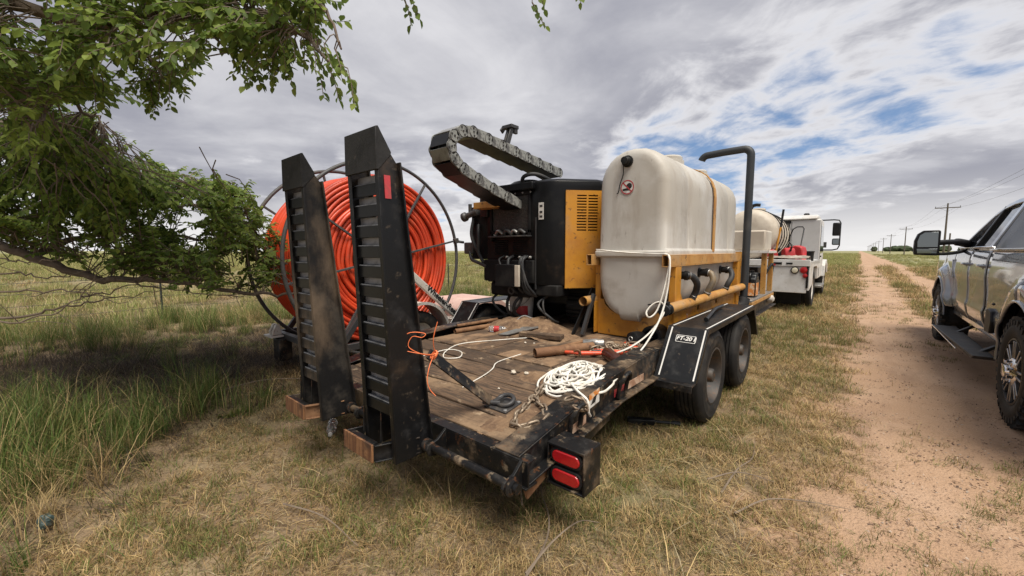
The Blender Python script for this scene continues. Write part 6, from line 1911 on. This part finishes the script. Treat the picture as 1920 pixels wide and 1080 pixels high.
limb([(-4.9, -2.5, 3.4), W(-200, -350, 2.2), W(250, -330, 2.1), W(600, -220, 2.0), W(830, -140, 1.95), W(1010, -90, 1.95)], .05, .006)
limb([W(0, 100, 3.0), W(80, 200, 2.6), W(70, 240, 2.4)], .02, .004)
# bare dead twigs hanging below the low limb
for pts, r0 in (([W(-200, 560, 3.3), W(0, 596, 3.3), W(120, 575, 3.4), W(220, 558, 3.5), W(345, 540, 3.6)], .016), ([W(-150, 530, 3.2), W(0, 548, 3.2), W(110, 545, 3.3), W(190, 555, 3.35), W(250, 575, 3.4)], .011), ([W(-200, 500, 3.4), W(0, 512, 3.4), W(90, 520, 3.45), W(170, 508, 3.5), W(230, 470, 3.6)], .010), ([W(-150, 600, 3.1), W(0, 604, 3.1), W(100, 588, 3.2), W(170, 540, 3.3), W(180, 500, 3.3)], .010), ([W(150, 556, 3.3), W(230, 540, 3.5), W(300, 500, 3.6), W(318, 460, 3.6)], .007), ([W(-100, 480, 3.5), W(0, 486, 3.5), W(70, 492, 3.5), W(140, 478, 3.6), W(200, 440, 3.6), W(230, 410, 3.7)], .008), ([W(220, 524, 3.9), W(330, 545, 3.9), W(440, 556, 4.0), W(480, 555, 4.0)], .009)):
    P_ = limb(pts, r0, .002, 'dead_branch', 'twig', .03, 7)
    limbs.pop()
    for q in range(7):
        a_ = P_[random.randrange(4, len(P_) - 1)]
        e_ = a_ + Vector((random.gauss(0, .12), random.gauss(0, .12), random.gauss(.02, .10)))
        mb = MB(); mb.tube(bez([a_, (a_ + e_) / 2 + Vector((0, 0, random.gauss(0, .02))), e_], 3), [.004, .0035, .003, .0028, .0024, .002, .0015], 4); mb.build('dead_twig', 'twig', TE, smooth=0)

LV, LF, LC = [], [], []
def leaf(p, d, nrm, ln, wd, col):
    """one folded ovate leaf: base p, direction d"""
    s = d.cross(nrm).normalized()
    up_ = s.cross(d).normalized()
    o = len(LV)
    fold = .28
    def pt(t_, w_, sg):
        return p + d * (ln * t_) + s * (wd * w_ * sg) + up_ * (wd * w_ * fold - ln * .22 * t_ * t_)
    LV.extend([p, pt(.32, .5, 1), pt(.68, .42, 1), pt(1.0, 0, 1), pt(.68, .42, -1), pt(.32, .5, -1)])
    LF.extend([(o, o + 1, o + 2, o + 3), (o, o + 3, o + 4, o + 5)])
    LC.extend([(*col, 1)] * 6)
TWIG = MB()
COLS = [(.105, .160, .034), (.135, .195, .042), (.17, .235, .052), (.085, .13, .032), (.21, .27, .062)]
LIME_ = [(.19, .25, .05), (.22, .28, .065), (.16, .22, .045)]
def sprig(b0, d, ln, nleaf, lsz, droop, cols):
    pts = [b0]
    p = b0.copy(); d = d.normalized()
    n_ = 5
    for i in range(n_):
        d = (d + Vector((random.gauss(0, .12), random.gauss(0, .12), random.gauss(0, .08) - droop))).normalized()
        p = p + d * ln / n_
        pts.append(p.copy())
    TWIG.tube(pts, [.0035, .003, .0026, .0022, .0018, .001], 4)
    for i in range(nleaf):
        t_ = (i + .6) / nleaf * n_
        k = min(int(t_), n_ - 1)
        q = pts[k].lerp(pts[k + 1], t_ - k)
        dd = (pts[k + 1] - pts[k]).normalized()
        sd_ = dd.cross(Vector((0, 0, 1)))
        if sd_.length < .1: sd_ = Vector((1, 0, 0))
        sd_.normalize()
        side = 1 if i % 2 else -1
        ld = (dd * random.uniform(.25, .7) + sd_ * side * random.uniform(.5, 1.0) + Vector((0, 0, random.gauss(-.28, .28)))).normalized()
        nn = Vector((random.gauss(0, .45), random.gauss(0, .45), 1)).normalized()
        c = Vector(random.choice(cols)) * random.uniform(.8, 1.25)
        l_ = lsz * random.uniform(.65, 1.2)
        leaf(q, ld, nn, l_, l_ * random.uniform(.52, .68), c)
def inpoly(x, y, P_):
    c = False
    j = len(P_) - 1
    for i in range(len(P_)):
        if (P_[i][1] > y) != (P_[j][1] > y) and x < (P_[j][0] - P_[i][0]) * (y - P_[i][1]) / (P_[j][1] - P_[i][1]) + P_[i][0]:
            c = not c
        j = i
    return c
allp = [p for L_ in limbs for p in L_]
def grow(poly, wr, count, ln, nl, lsz, droop, cols, thin=None):
    xs = [p[0] for p in poly]; ys = [p[1] for p in poly]
    c = 0
    while c < count:
        x, y = random.uniform(min(xs), max(xs)), random.uniform(min(ys), max(ys))
        if not inpoly(x, y, poly): continue
        if thin and random.random() > thin(x, y): 
            continue
        c += 1
        p = W(x, y, random.uniform(*wr))
        near = min(allp, key=lambda q: (q - p).length_squared)
        v = p - near
        if v.length > .42:
            near = p - v.normalized() * .34 + Vector((random.gauss(0, .05), random.gauss(0, .05), random.gauss(0, .05)))
            v = p - near
        d = v.normalized() + Vector((random.gauss(0, .3), random.gauss(0, .3), random.gauss(0, .25)))
        b0 = p - d.normalized() * ln * .4
        mid_ = (near + b0) / 2 + Vector((random.gauss(0, .02), random.gauss(0, .02), random.gauss(.02, .02)))
        TWIG.tube([near, mid_, b0], [.0045, .004, .0032], 4)
        sprig(b0, d, ln * random.uniform(.7, 1.2), nl, lsz, droop, cols)
hole = lambda x, y: 1.0 if float(fbm(np.array([x / 46.0]), np.array([y / 40.0]), 5, 3)[0]) > .45 else .07
# the wide low mass reaching to the reel
grow([(-60, 170), (60, 150), (130, 190), (180, 240), (250, 275), (330, 325), (420, 335), (470, 360), (490, 400), (505, 440), (515, 520), (470, 545), (400, 530), (300, 520), (180, 500), (100, 470), (-60, 430)], (3.3, 4.9), 1150, .28, 20, .050, .05, COLS, hole)
grow([(200, 320), (330, 330), (440, 345), (490, 410), (515, 500), (440, 535), (300, 510), (200, 470)], (3.8, 4.7), 330, .26, 19, .048, .05, COLS + LIME_[:1], hole)
grow([(-80, 150), (90, 160), (200, 250), (260, 330), (220, 430), (90, 440), (-80, 420)], (3.0, 4.2), 460, .26, 19, .050, .05, COLS + LIME_[:1], hole)
grow([(455, 370), (500, 400), (532, 440), (538, 515), (500, 545), (450, 540)], (4.12, 4.4), 75, .2, 16, .046, .06, COLS)
# canopy above, close to the camera
grow([(-100, -160), (560, -160), (600, -40), (585, 40), (520, 60), (455, 90), (400, 60), (345, 110), (270, 120), (200, 105), (90, 110), (-100, 130)], (1.9, 2.7), 520, .28, 16, .052, .10, COLS, hole)
grow([(-80, 90), (130, 90), (230, 160), (150, 190), (60, 180), (-80, 190)], (2.4, 3.3), 170, .28, 16, .054, .10, COLS)
grow([(225, 90), (345, 100), (330, 165), (290, 180)], (2.3, 2.7), 34, .22, 13, .046, .16, COLS)
grow([(420, 60), (520, 40), (545, 110), (480, 140), (440, 110)], (2.0, 2.4), 34, .22, 13, .044, .18, COLS)
# hanging tips
for x, y, w_, k in ((555, 60, 2.05, 3), (590, 90, 2.05, 3), (625, 90, 2.0, 3), (645, 135, 2.0, 2), (600, 130, 2.05, 2), (515, 90, 2.1, 3), (755, -20, 1.95, 1), (748, -10, 1.95, 1), (1000, -30, 1.95, 1), (1012, 0, 1.95, 1), (1060, -60, 1.95, 1), (745, -90, 1.95, 2), (1000, -110, 1.95, 2)):
    for q in range(k):
        b0 = W(x + random.gauss(0, 9), y + random.gauss(0, 9), w_ + random.gauss(0, .05))
        near = min(allp, key=lambda q_: (q_ - b0).length_squared) if x < 700 else b0 + Vector((-.03, -.02, .22))
        TWIG.tube([near, (near * .7 + b0 * .3) + Vector((0, 0, .04)), (near * .3 + b0 * .7) + Vector((.02, 0, .03)), b0], [.004, .0034, .003, .0026], 4)
        sprig(b0, Vector((.3, .2, -.8)), .16, 9, .046, .12, COLS)
# yellow-green sprigs close on the left
grow([(10, 190), (70, 190), (110, 260), (60, 285), (20, 240)], (2.2, 2.7), 16, .2, 13, .05, .12, LIME_)
TWIG.build('twigs', 'bark', TE, smooth=0, fix=False)['kind'] = 'stuff'
lf = np_mesh('crown', np.array([tuple(v) for v in LV]), np.array(LF), MT['leaf'], True, None, TE)
ca = lf.data.color_attributes.new('Col', 'FLOAT_COLOR', 'POINT')
ca.data.foreach_set('color', np.array(LC, dtype=np.float32).ravel())
# ------------------------------------------------------------------ loose things on and around the trailer
def deck_p(x, y, dz=0.0):
    return Vector((x, y, deck_z(y) + dz))
# white rope pile (one continuous rope)
random.seed(21)
c = Vector((-1.33, 2.22, 0)); pts = []
ang = 0; n_ = 620
for i in range(n_):
    t_ = i / n_
    ang += .30 + .10 * math.sin(i * .37)
    ra = .11 + .11 * math.sin(i * .113 + 1.0) * math.sin(i * .041) + random.uniform(-.01, .01)
    ox, oy = .05 * math.sin(i * .061), .06 * math.sin(i * .047 + 2)
    x, y = c.x + ox + ra * .95 * math.cos(ang), c.y + oy + ra * 1.25 * math.sin(ang)
    rad = math.hypot((x - c.x) / .20, (y - c.y) / .27)
    z = deck_z(y) + .012 + .095 * max(0, 1 - rad ** 1.6) * (.25 + .75 * t_) + random.uniform(0, .010)
    pts.append((x, y, z))
mb = MB(); mb.tube(bez(pts, 2), .0072, 6); tag(mb.build('rope_pile', 'rope', smooth=60), 'tangled heap of white rope on the right edge of the deck', 'rope')
mb = MB(); mb.tube(bez([(-1.28, 2.05, .60), (-1.19, 1.98, .59), (-1.115, 1.96, .56), (-1.10, 1.95, .50), (-1.10, 1.97, .47)], 5), .0072, 6); tag(mb.build('rope_end', 'rope', smooth=60), 'white rope end hanging over the side rail by the chain', 'rope')
# line from the tank frame down to the deck
mb = MB()
pts = [(-1.90, 3.455, 1.41), (-1.6, 3.43, 1.385), (-1.3, 3.40, 1.372), (-1.205, 3.37, 1.37), (-1.175, 3.365, 1.33), (-1.18, 3.33, 1.20), (-1.20, 3.28, 1.02), (-1.23, 3.24, .90), (-1.27, 3.2, .86), (-1.30, 3.22, .90), (-1.26, 3.26, .965), (-1.20, 3.28, .98), (-1.175, 3.27, .90), (-1.22, 3.12, .76), (-1.30, 2.95, .66), (-1.40, 2.80, .605)]
mb.tube(bez(pts, 5), .0075, 6)
tag(mb.build('tie_rope', 'rope', smooth=60), 'white rope tied across the tank and hanging down to the deck', 'rope')
mb = MB(); mb.tube(bez([(-1.19, 3.355, 1.37), (-1.165, 3.34, 1.30), (-1.16, 3.30, 1.12), (-1.17, 3.25, .95), (-1.18, 3.15, .82), (-1.20, 3.0, .70), (-1.22, 2.90, .63)], 5), .0075, 6); tag(mb.build('tie_rope_tail', 'rope', smooth=60), 'second strand of white rope hanging beside the yellow pipe end', 'rope')
# thin cord across the planks
mb = MB(); mb.tube(bez([deck_p(-2.66, 2.0, .008), deck_p(-2.60, 2.2, .008), deck_p(-2.45, 2.22, .008), deck_p(-2.36, 2.12, .008), deck_p(-2.46, 2.05, .012), deck_p(-2.58, 2.18, .010), deck_p(-2.62, 2.4, .008), deck_p(-2.45, 2.75, .008), deck_p(-2.30, 3.0, .008)], 6), .0045, 5); tag(mb.build('thin_cord', 'rope', smooth=60), 'thin pale cord trailing over the deck behind the near ramp', 'cord')
mb = MB(); mb.tube(bez([deck_p(-1.92, 1.75, .006), deck_p(-1.93, 1.95, .008), deck_p(-1.96, 2.08, .008), deck_p(-2.02, 2.2, .006), deck_p(-2.0, 2.45, .006)], 5), .004, 5); tag(mb.build('straw_cord', 'rope', smooth=60), 'short straw coloured cord lying in the middle of the deck', 'cord')
# orange cord knotted round the brace
oc = thing('orange_cord', (-1.70, 1.30, .84), 'bright orange cord knotted on the near ramp brace', 'cord')
mb = MB(); mb.tube(bez([(-1.68, 1.28, .875), (-1.70, 1.18, .90), (-1.78, 1.10, .93), (-1.80, 1.09, 1.0), (-1.74, 1.13, 1.05), (-1.66, 1.19, 1.045), (-1.665, 1.17, 1.02), (-1.735, 1.14, 1.02), (-1.75, 1.12, .95), (-1.70, 1.2, .89), (-1.68, 1.29, .87)], 6), .0030, 6); mb.v = [(-1.64 + (x + 1.685) * .72 + .018, 1.30 + (y - 1.305) * .72, .862 + (z - .862) * .72) for x, y, z in mb.v]; mb.build('loops', 'orange_rope', oc, smooth=60)
mb = MB(); mb.tube(bez([(-1.67, 1.30, .88), (-1.645, 1.27, .98), (-1.62, 1.285, 1.09)], 6), .0030, 6); mb.v = [(-1.64 + (x + 1.685) * .8, 1.30 + (y - 1.305) * .8, .862 + (z - .862) * .8) for x, y, z in mb.v]; mb.build('end', 'orange_rope', oc, smooth=60)
mb = MB(); mb.tube(bez([(-1.675, 1.29, .86), (-1.655, 1.24, .80), (-1.65, 1.22, .72), (-1.64, 1.235, .66), (-1.62, 1.26, .62)], 6), .0030, 6); mb.v = [(-1.64 + (x + 1.685) * .8, 1.30 + (y - 1.305) * .8, .862 + (z - .862) * .8) for x, y, z in mb.v]; mb.build('tail', 'orange_rope', oc, smooth=60)
mb = MB()
for q in range(4):
    mb.tube([Vector((-1.685, 1.305, .862)) + Vector((.024 * math.cos(a) , .02 * math.sin(a) * math.cos(q), .026 * math.sin(a) * math.sin(q + .7) + .008 * math.cos(a))) for a in np.linspace(0, 6.283, 14)[:-1]], .005, 6, closed=True)
mb.v = [(-1.64 + (x + 1.685) * .85, 1.30 + (y - 1.305) * .85, .862 + (z - .862) * .85) for x, y, z in mb.v]; mb.build('knot', 'orange_rope', oc, smooth=60)
# chains
def link_mesh():
    mb = MB()
    P_ = []
    for q in range(16):
        a = 2 * math.pi * q / 16
        P_.append(((.0115) * math.cos(a), .0115 * math.sin(a) + (.0105 if math.sin(a) > 0 else -.0105), 0))
    mb.tube(P_, .0048, 6, closed=True)
    me = bpy.data.meshes.new('link')
    me.from_pydata(mb.v, [], mb.f)
    me.materials.append(MT['steel_chain'])
    me.polygons.foreach_set('use_smooth', [True] * len(me.polygons))
    return me
LM = link_mesh()
def chain(name, label, path, sc_=1.0, step=.030):
    path = [Vector(p) for p in path]
    t_ = thing(name, path[0], label, 'chain', 'chains on the deck')
    L_ = [0]
    for a_, b2 in zip(path[:-1], path[1:]): L_.append(L_[-1] + (b2 - a_).length)
    s, i = 0, 0
    while s < L_[-1] and i < 120:
        k = max(j for j in range(len(L_)) if L_[j] <= s); k = min(k, len(path) - 2)
        p = path[k].lerp(path[k + 1], (s - L_[k]) / max(1e-6, L_[k + 1] - L_[k]))
        d = (path[k + 1] - path[k]).normalized()
        o = bpy.data.objects.new('link', LM); COL.objects.link(o); put(o, p, t_)
        q = Vector((0, 1, 0)).rotation_difference(d) @ Quaternion((0, 1, 0), (R(90) if i % 2 else 0) + random.uniform(-.35, .35) + .4)
        o.rotation_mode = 'QUATERNION'; o.rotation_quaternion = q; o.scale = (sc_,) * 3
        s += step * sc_; i += 1
    return t_
chain('long_chain', 'dusty steel chain running from the rope heap to the lashing loop', bez([deck_p(-1.46, 2.02, .012), deck_p(-1.43, 1.92, .012), deck_p(-1.41, 1.82, .014), deck_p(-1.38, 1.72, .012), deck_p(-1.36, 1.62, .012), deck_p(-1.30, 1.55, .012), deck_p(-1.24, 1.60, .016), deck_p(-1.22, 1.70, .014), deck_p(-1.29, 1.78, .02), deck_p(-1.38, 1.82, .026), deck_p(-1.42, 1.90, .026), deck_p(-1.45, 2.0, .03)], 6), 1.55)
chain('loop_chain', 'short dusty chain hooked through the nearest lashing loop', bez([(-1.07, 1.78, .585), (-1.06, 1.84, .565), (-1.09, 1.88, .57), (-1.13, 1.87, .60), (-1.20, 1.84, .575)], 5), 1.4)
chain('binder_chain', 'small heap of steel chain behind the orange binder handle', bez([deck_p(-1.62, 2.86, .02), deck_p(-1.57, 2.92, .04), deck_p(-1.52, 2.90, .03), deck_p(-1.50, 2.98, .045), deck_p(-1.55, 3.04, .055), deck_p(-1.49, 3.06, .05), deck_p(-1.45, 2.98, .06), deck_p(-1.50, 2.93, .07), deck_p(-1.44, 2.90, .04), deck_p(-1.40, 2.98, .03), deck_p(-1.46, 3.06, .02), deck_p(-1.54, 3.0, .02)], 6), 1.55)
# chain binders
def binder(loc, rz, lab):
    t_ = thing('chain_binder', loc, lab, 'chain binder', 'orange chain binders')
    M_ = Matrix.Rotation(rz, 3, 'Z')
    T = lambda p: tuple(M_ @ Vector(p) + Vector(loc))
    mb = MB(); mb.tube([T((0, 0, .03)), T((.10, 0, .032)), T((.22, .01, .03))], [.019, .017, .015], 10); mb.build('handle', 'binder', t_, smooth=50)
    mb = MB(); mb.tube([T(p) for p in [(-.02, 0, .03), (-.07, .01, .035), (-.11, .03, .03), (-.13, .06, .03), (-.11, .085, .03), (-.08, .08, .03), (-.075, .06, .03)]], [.014, .014, .013, .012, .011, .010, .009], 8); mb.build('hook', 'binder', t_, smooth=50)
    mb = MB(); mb.torus(T((-.03, -.005, .035)), M_ @ Vector((.3, 1, .2)), .024, .008, 16, 8); mb.build('swivel', 'rusty', t_)
    return t_
binder(tuple(deck_p(-1.60, 2.70)), R(38), 'orange chain binder lying left of the brown bottle')
binder(tuple(deck_p(-1.40, 3.16)), R(-25), 'orange red chain binder nearest the black hose coupling')
binder(tuple(deck_p(-1.36, 2.93)), R(200), 'orange red chain binder with its hook behind the brown bottle')
# bottles and can
def bottle(name, p, d, prof, m, lab, extra=None, cat='bottle'):
    t_ = thing(name, p, lab, cat)
    mb = MB(); mb.lathe(prof, p, d, 20); mb.build('body', m, t_, smooth=45)
    for nm, pr, m2 in (extra or ()):
        mb = MB(); mb.lathe(pr, p, d, 20); mb.build(nm, m2, t_, smooth=45)
    return t_
bottle('brown_bottle', deck_p(-1.43, 2.78, .048), Vector((.75, -.55, -.05)), [(.03, 0), (.042, .008), (.045, .03), (.045, .15), (.035, .19), (.018, .225), (.016, .25)], 'brown_bottle', 'dark brown plastic bottle lying beside the white rope heap', [('cap', [(.019, .248), (.019, .27), (.0, .272)], 'black_plain')])
bottle('steel_can', deck_p(-1.72, 2.93, .045), Vector((.8, .5, .05)), [(.03, 0), (.04, .01), (.04, .06), (.044, .065), (.044, .12), (.038, .125), (.038, .17), (.02, .18)], 'silver_can', 'scuffed steel can on its side behind the orange binder', cat='can')
bottle('drink_bottle', deck_p(-2.82, 2.94, .034), Vector((.8, .45, 0)), [(.02, 0), (.031, .008), (.032, .05), (.028, .075), (.032, .10), (.031, .15), (.018, .185), (.012, .20)], 'clear', 'clear drink bottle with a red label lying on the deck', [('label', [(.0325, .055), (.0325, .11)], 'red'), ('cap', [(.0145, .20), (.0145, .22), (.0, .221)], 'red')])
bottle('plastic_bottle', Vector((-3.10, 1.44, float(ghz(-3.1, 1.44)) + .05)), Vector((.75, -.45, -.04)), [(.02, 0), (.034, .008), (.036, .03), (.031, .045), (.036, .06), (.033, .085), (.036, .10), (.034, .15), (.018, .19), (.013, .205)], 'clear', 'crushed clear plastic bottle on the grass between the ramp feet', [('cap', [(.015, .205), (.015, .222), (.0, .223)], 'label_w')])
# rusty pipes
def pipe(a_, b2, r_, lab, nm='rusty_pipe'):
    mb = MB(); mb.tube([a_, b2], r_, 14, caps=False); mb.tube([a_, b2], r_ * .8, 14, caps=False)
    return tag(mb.build(nm, 'rusty', fix=False), lab, 'pipe', 'rusty pipes on the deck')
pipe(deck_p(-1.86, 2.45, .038), deck_p(-1.62, 2.92, .042), .036, 'thick rusty pipe pointing at the camera left of the orange binder')
pipe(deck_p(-1.90, 2.50, .018), deck_p(-1.80, 3.28, .018), .016, 'thin rusty rod beside the thick rusty pipe')
pipe(deck_p(-3.02, 2.66, .024), deck_p(-2.96, 3.15, .024), .024, 'rusty pipe by the left rail behind the drink bottle')
pipe(deck_p(-3.06, 2.72, .066), deck_p(-3.0, 3.26, .07), .017, 'thin rusty pipe lying on top along the left rail')
# white bucket behind the dirt
bk = thing('white_bucket', (-2.93, 3.60, ZD), 'white plastic bucket with red print under the black machine', 'bucket')
mb = MB(); mb.lathe([(.125, 0), (.145, .30), (.152, .305), (.152, .325), (.146, .33), (.146, .355), (.138, .36), (.12, .06), (.0, .06)], (-2.93, 3.60, ZD + .005), (0, 0, 1), 28); mb.build('pail', 'white_clean', bk, smooth=45)
mb = MB(); mb.add([(-2.93 + .1385 * math.cos(a), 3.60 + .1385 * math.sin(a), z + ZD) for z in (.10, .21) for a in np.linspace(R(-75), R(-20), 7)], [(i, i + 1, i + 8, i + 7) for i in range(6)]); mb.build('print', 'red', bk, smooth=0)
mb = MB(); mb.tube([(-2.93 + .155 * math.cos(a), 3.58 - .11 * math.sin(a) - .02, ZD + .31 - .12 * math.sin(a)) for a in np.linspace(0, math.pi, 14)], .003, 5); mb.build('bail', 'galv', bk)
# dirt heap on the deck under the machine
def heap(name, cx, cy, rx, ry, h, lab, m='dirt', seed=1, z0=None, cat='dirt'):
    k = 34
    u_ = np.linspace(-1, 1, k)
    XX, YY = np.meshgrid(u_, u_, indexing='ij')
    rr = np.sqrt(XX ** 2 + YY ** 2) + (fbm(XX * 2 + seed, YY * 2, seed, 3) - .5) * .5
    ZZ = np.clip(1 - rr, 0, 1) ** .8 * h * (.55 + .9 * fbm(XX * 3.5 + seed, YY * 3.5, seed + 3, 4)) - .004
    XX, YY = cx + XX * rx, cy + YY * ry
    zb = np.array([deck_z(y) for y in YY.ravel()]).reshape(YY.shape) if z0 is None else z0
    v_ = np.stack([XX.ravel(), YY.ravel(), (ZZ + zb).ravel()], 1)
    i_, j_ = np.meshgrid(np.arange(k - 1), np.arange(k - 1), indexing='ij'); a_ = (i_ * k + j_).ravel()
    f_ = np.stack([a_, a_ + k, a_ + k + 1, a_ + 1], 1)
    keep = (ZZ.ravel()[f_] > -.002).any(1)
    o = np_mesh(name, v_, f_[keep], MT[m])
    return tag(o, lab, cat, 'dirt on the deck')
heap('dirt_heap', -2.62, 3.30, .52, .38, .17, 'large heap of brown dirt and roots below the black machine', seed=2)
heap('dirt_mound', -2.28, 3.20, .30, .26, .09, 'smaller dirt mound right of the large heap on the deck', seed=5)
heap('dirt_spill', -1.62, 2.14, .13, .11, .016, 'thin tan dirt spill on the planks left of the rope heap', seed=8)
heap('sand_spill', -1.36, 1.74, .10, .28, .016, 'sandy dirt spread under the chain along the right rail', seed=11)
heap('clay_spill', -1.42, 1.52, .12, .10, .012, 'pale dirt patch at the rear corner of the deck', seed=14)
heap('chain_dirt', -1.52, 3.15, .24, .24, .055, 'dark crumbly dirt around the chain heap by the tank', seed=17)
random.seed(5)
for i, (x, y, s_, lab) in enumerate(((-1.78, 2.10, .022, 'largest pale stone on the deck planks'), (-1.69, 2.13, .018, 'pale stone just right of the largest one'), (-1.70, 1.86, .009, 'tiny pale stone in the middle of the deck'), (-2.22, 2.78, .013, 'small pale stone below the dirt mound'), (-2.15, 2.82, .010, 'tiny white stone beside the dirt mound'))):
    mb = MB(); mb.ell(deck_p(x, y, s_ * .55), (s_, s_ * .8, s_ * .65), 8, 6, .18); tag(mb.build('stone', 'poly2', smooth=0), lab, 'stone', 'stones on the deck')
# steel plate scraps and a shovel blade in the dirt
mb = MB(); mb.add([(-2.62, 2.86, ZD + .012), (-2.54, 2.90, ZD + .012), (-2.34, 3.14, ZD + .075), (-2.40, 3.20, ZD + .085), (-2.47, 3.20, ZD + .085)], [(0, 1, 2, 3, 4)]); o_ = mb.build('scrap_plate', 'galv', smooth=0); sm_ = o_.modifiers.new('thick', 'SOLIDIFY'); sm_.thickness = .006; tag(o_, 'grey pointed steel plate lying against the dirt heap', 'steel plate')
mb = MB(); mb.tube(bez([(-2.60, 3.10, ZD + .03), (-2.63, 3.14, ZD + .10), (-2.58, 3.2, ZD + .16), (-2.5, 3.24, ZD + .14)], 5), .007, 6); tag(mb.build('bent_rod', 'galv', smooth=50), 'thin bent steel rod curving out of the dirt heap', 'rod')
mb = MB(); mb.box((-2.22, 3.02, ZD + .035), (.42, .10, .045), Matrix.Rotation(R(14), 3, 'Z')); tag(mb.build('muddy_board', 'plank', bevel=.006), 'short muddy board in front of the dirt mound', 'board')
mb = MB(); mb.bar((-2.05, 3.30, ZD + .02), (-2.02, 3.62, 1.02), .05, .012, up=(1, 0, 0)); tag(mb.build('steel_strap', 'black_plain'), 'dark flat steel bar standing left of the tank', 'bar')
mb = MB(); mb.bar((-1.98, 3.36, ZD + .02), (-1.94, 3.50, .98), .04, .03, up=(1, 0, 0)); tag(mb.build('steel_stake', 'dark_steel'), 'dark steel stake leaning on the left end of the tank', 'stake')
mb = MB(); mb.tube(bez([(-.93, 3.55, .835), (-.98, 3.9, .84), (-1.02, 4.2, .845), (-1.03, 4.5, .84)], 5), .018, 8); tag(mb.build('pry_bar', 'black_plain', smooth=50), 'black bar lying on top of the near fender', 'bar')
# black drawbar pin tool on the ground
jk = thing('jack_handle', (-1.22, 3.05, 0), 'black tool lying in the grass behind the near wheel', 'tool')
z0 = float(ghz(-1.22, 3.05)) + .03
mb = MB(); mb.bar((-1.34, 3.00, z0 + .01), (-1.16, 3.11, z0 + .01), .06, .045); mb.build('head', 'black_plain', jk, .008)
mb = MB(); mb.cyl((-1.16, 3.11, z0 + .012), (-1.03, 3.20, z0 + .005), .014, n=8); mb.cyl((-1.05, 3.19, z0 + .006), (-1.0, 3.22, z0), .020, n=8); mb.build('shaft', 'black_plain', jk)
# crumpled teal scrap in the grass
mb = MB(); mb.ell((-3.02, -.06, .05), (.042, .034, .034), 12, 8, .22); tag(mb.build('crushed_can', 'teal', smooth=0), 'crumpled teal can in the grass at the lower left', 'can')
# dead stems lying on the verge
STM = [([(-.98, 1.18, .02), (-1.02, 1.42, .05), (-1.12, 1.60, .05), (-1.3, 1.78, .03), (-1.38, 1.9, .02)], 'long forked dead stem lying below the trailer tail'), ([(-1.0, 1.26, .03), (-1.0, 1.46, .06), (-.96, 1.62, .09), (-.9, 1.72, .06)], 'side twig of dead stem reaching right below the tail'),
       ([(-.52, 2.45, .02), (-.50, 2.75, .04), (-.46, 3.0, .03), (-.5, 3.3, .02)], 'dead brush stem beside the dirt track edge'), ([(-.42, 2.3, .02), (-.3, 2.5, .05), (-.12, 2.66, .03), (.05, 2.74, .02)], 'pale dead stalk lying toward the dirt track'),
       ([(-.62, 2.55, .02), (-.48, 2.68, .06), (-.3, 2.74, .04)], 'short grey dead stalk in the brush patch'), ([(-2.3, .78, .03), (-2.0, .86, .05), (-1.7, .88, .03)], 'pale dead stalk lying in the short grass at bottom left'),
       ([(-4.6, 1.0, .05), (-4.3, 1.3, .16), (-4.25, 1.6, .12), (-4.1, 1.9, .06)], 'arched bare grey stem in front of the dark soil')]
for q, (pts, lab) in enumerate(STM):
    P_ = bez(pts, 5); k = len(P_)
    mb = MB(); mb.tube(P_, [.0055 - .004 * i / (k - 1) for i in range(k)], 5); tag(mb.build('dead_stem', 'twig', smooth=60), lab, 'stem', 'dead stems on the ground')

# more small gear by the tank corner
random.seed(44)
chain('rusty_chain', 'dark rusty chain heaped against the rail near the hose coupling', bez([deck_p(-1.36, 3.22, .02), deck_p(-1.42, 3.12, .03), deck_p(-1.34, 3.06, .03), deck_p(-1.30, 3.14, .045), deck_p(-1.38, 3.20, .05), deck_p(-1.44, 3.18, .04), deck_p(-1.40, 3.06, .05), deck_p(-1.32, 3.0, .03), deck_p(-1.30, 2.9, .02)], 6), 1.5)
for i, (x, y, a, m_, nm, lab, cat) in enumerate(((-1.66, 3.06, 20, 'rusty', 'drill_bit_stub', 'short rusty steel stub behind the scuffed steel can', 'steel stub'), (-1.55, 2.78, 70, 'dark_steel', 'shackle_pin', 'small dark steel pin beside the orange binder', 'pin'), (-1.30, 2.74, -40, 'dark_steel', 'pipe_coupling', 'small dark pipe coupling against the rail right of the brown bottle', 'coupling'))):
    d_ = Vector((math.cos(R(a)), math.sin(R(a)), 0)); p0 = deck_p(x, y, .026)
    mb = MB(); mb.lathe([(.018, 0), (.024, .01), (.024, .05), (.018, .055), (.018, .10), (.022, .105), (.022, .12), (.0, .12)], p0, d_, 14); tag(mb.build(nm, m_, smooth=40), lab, cat)
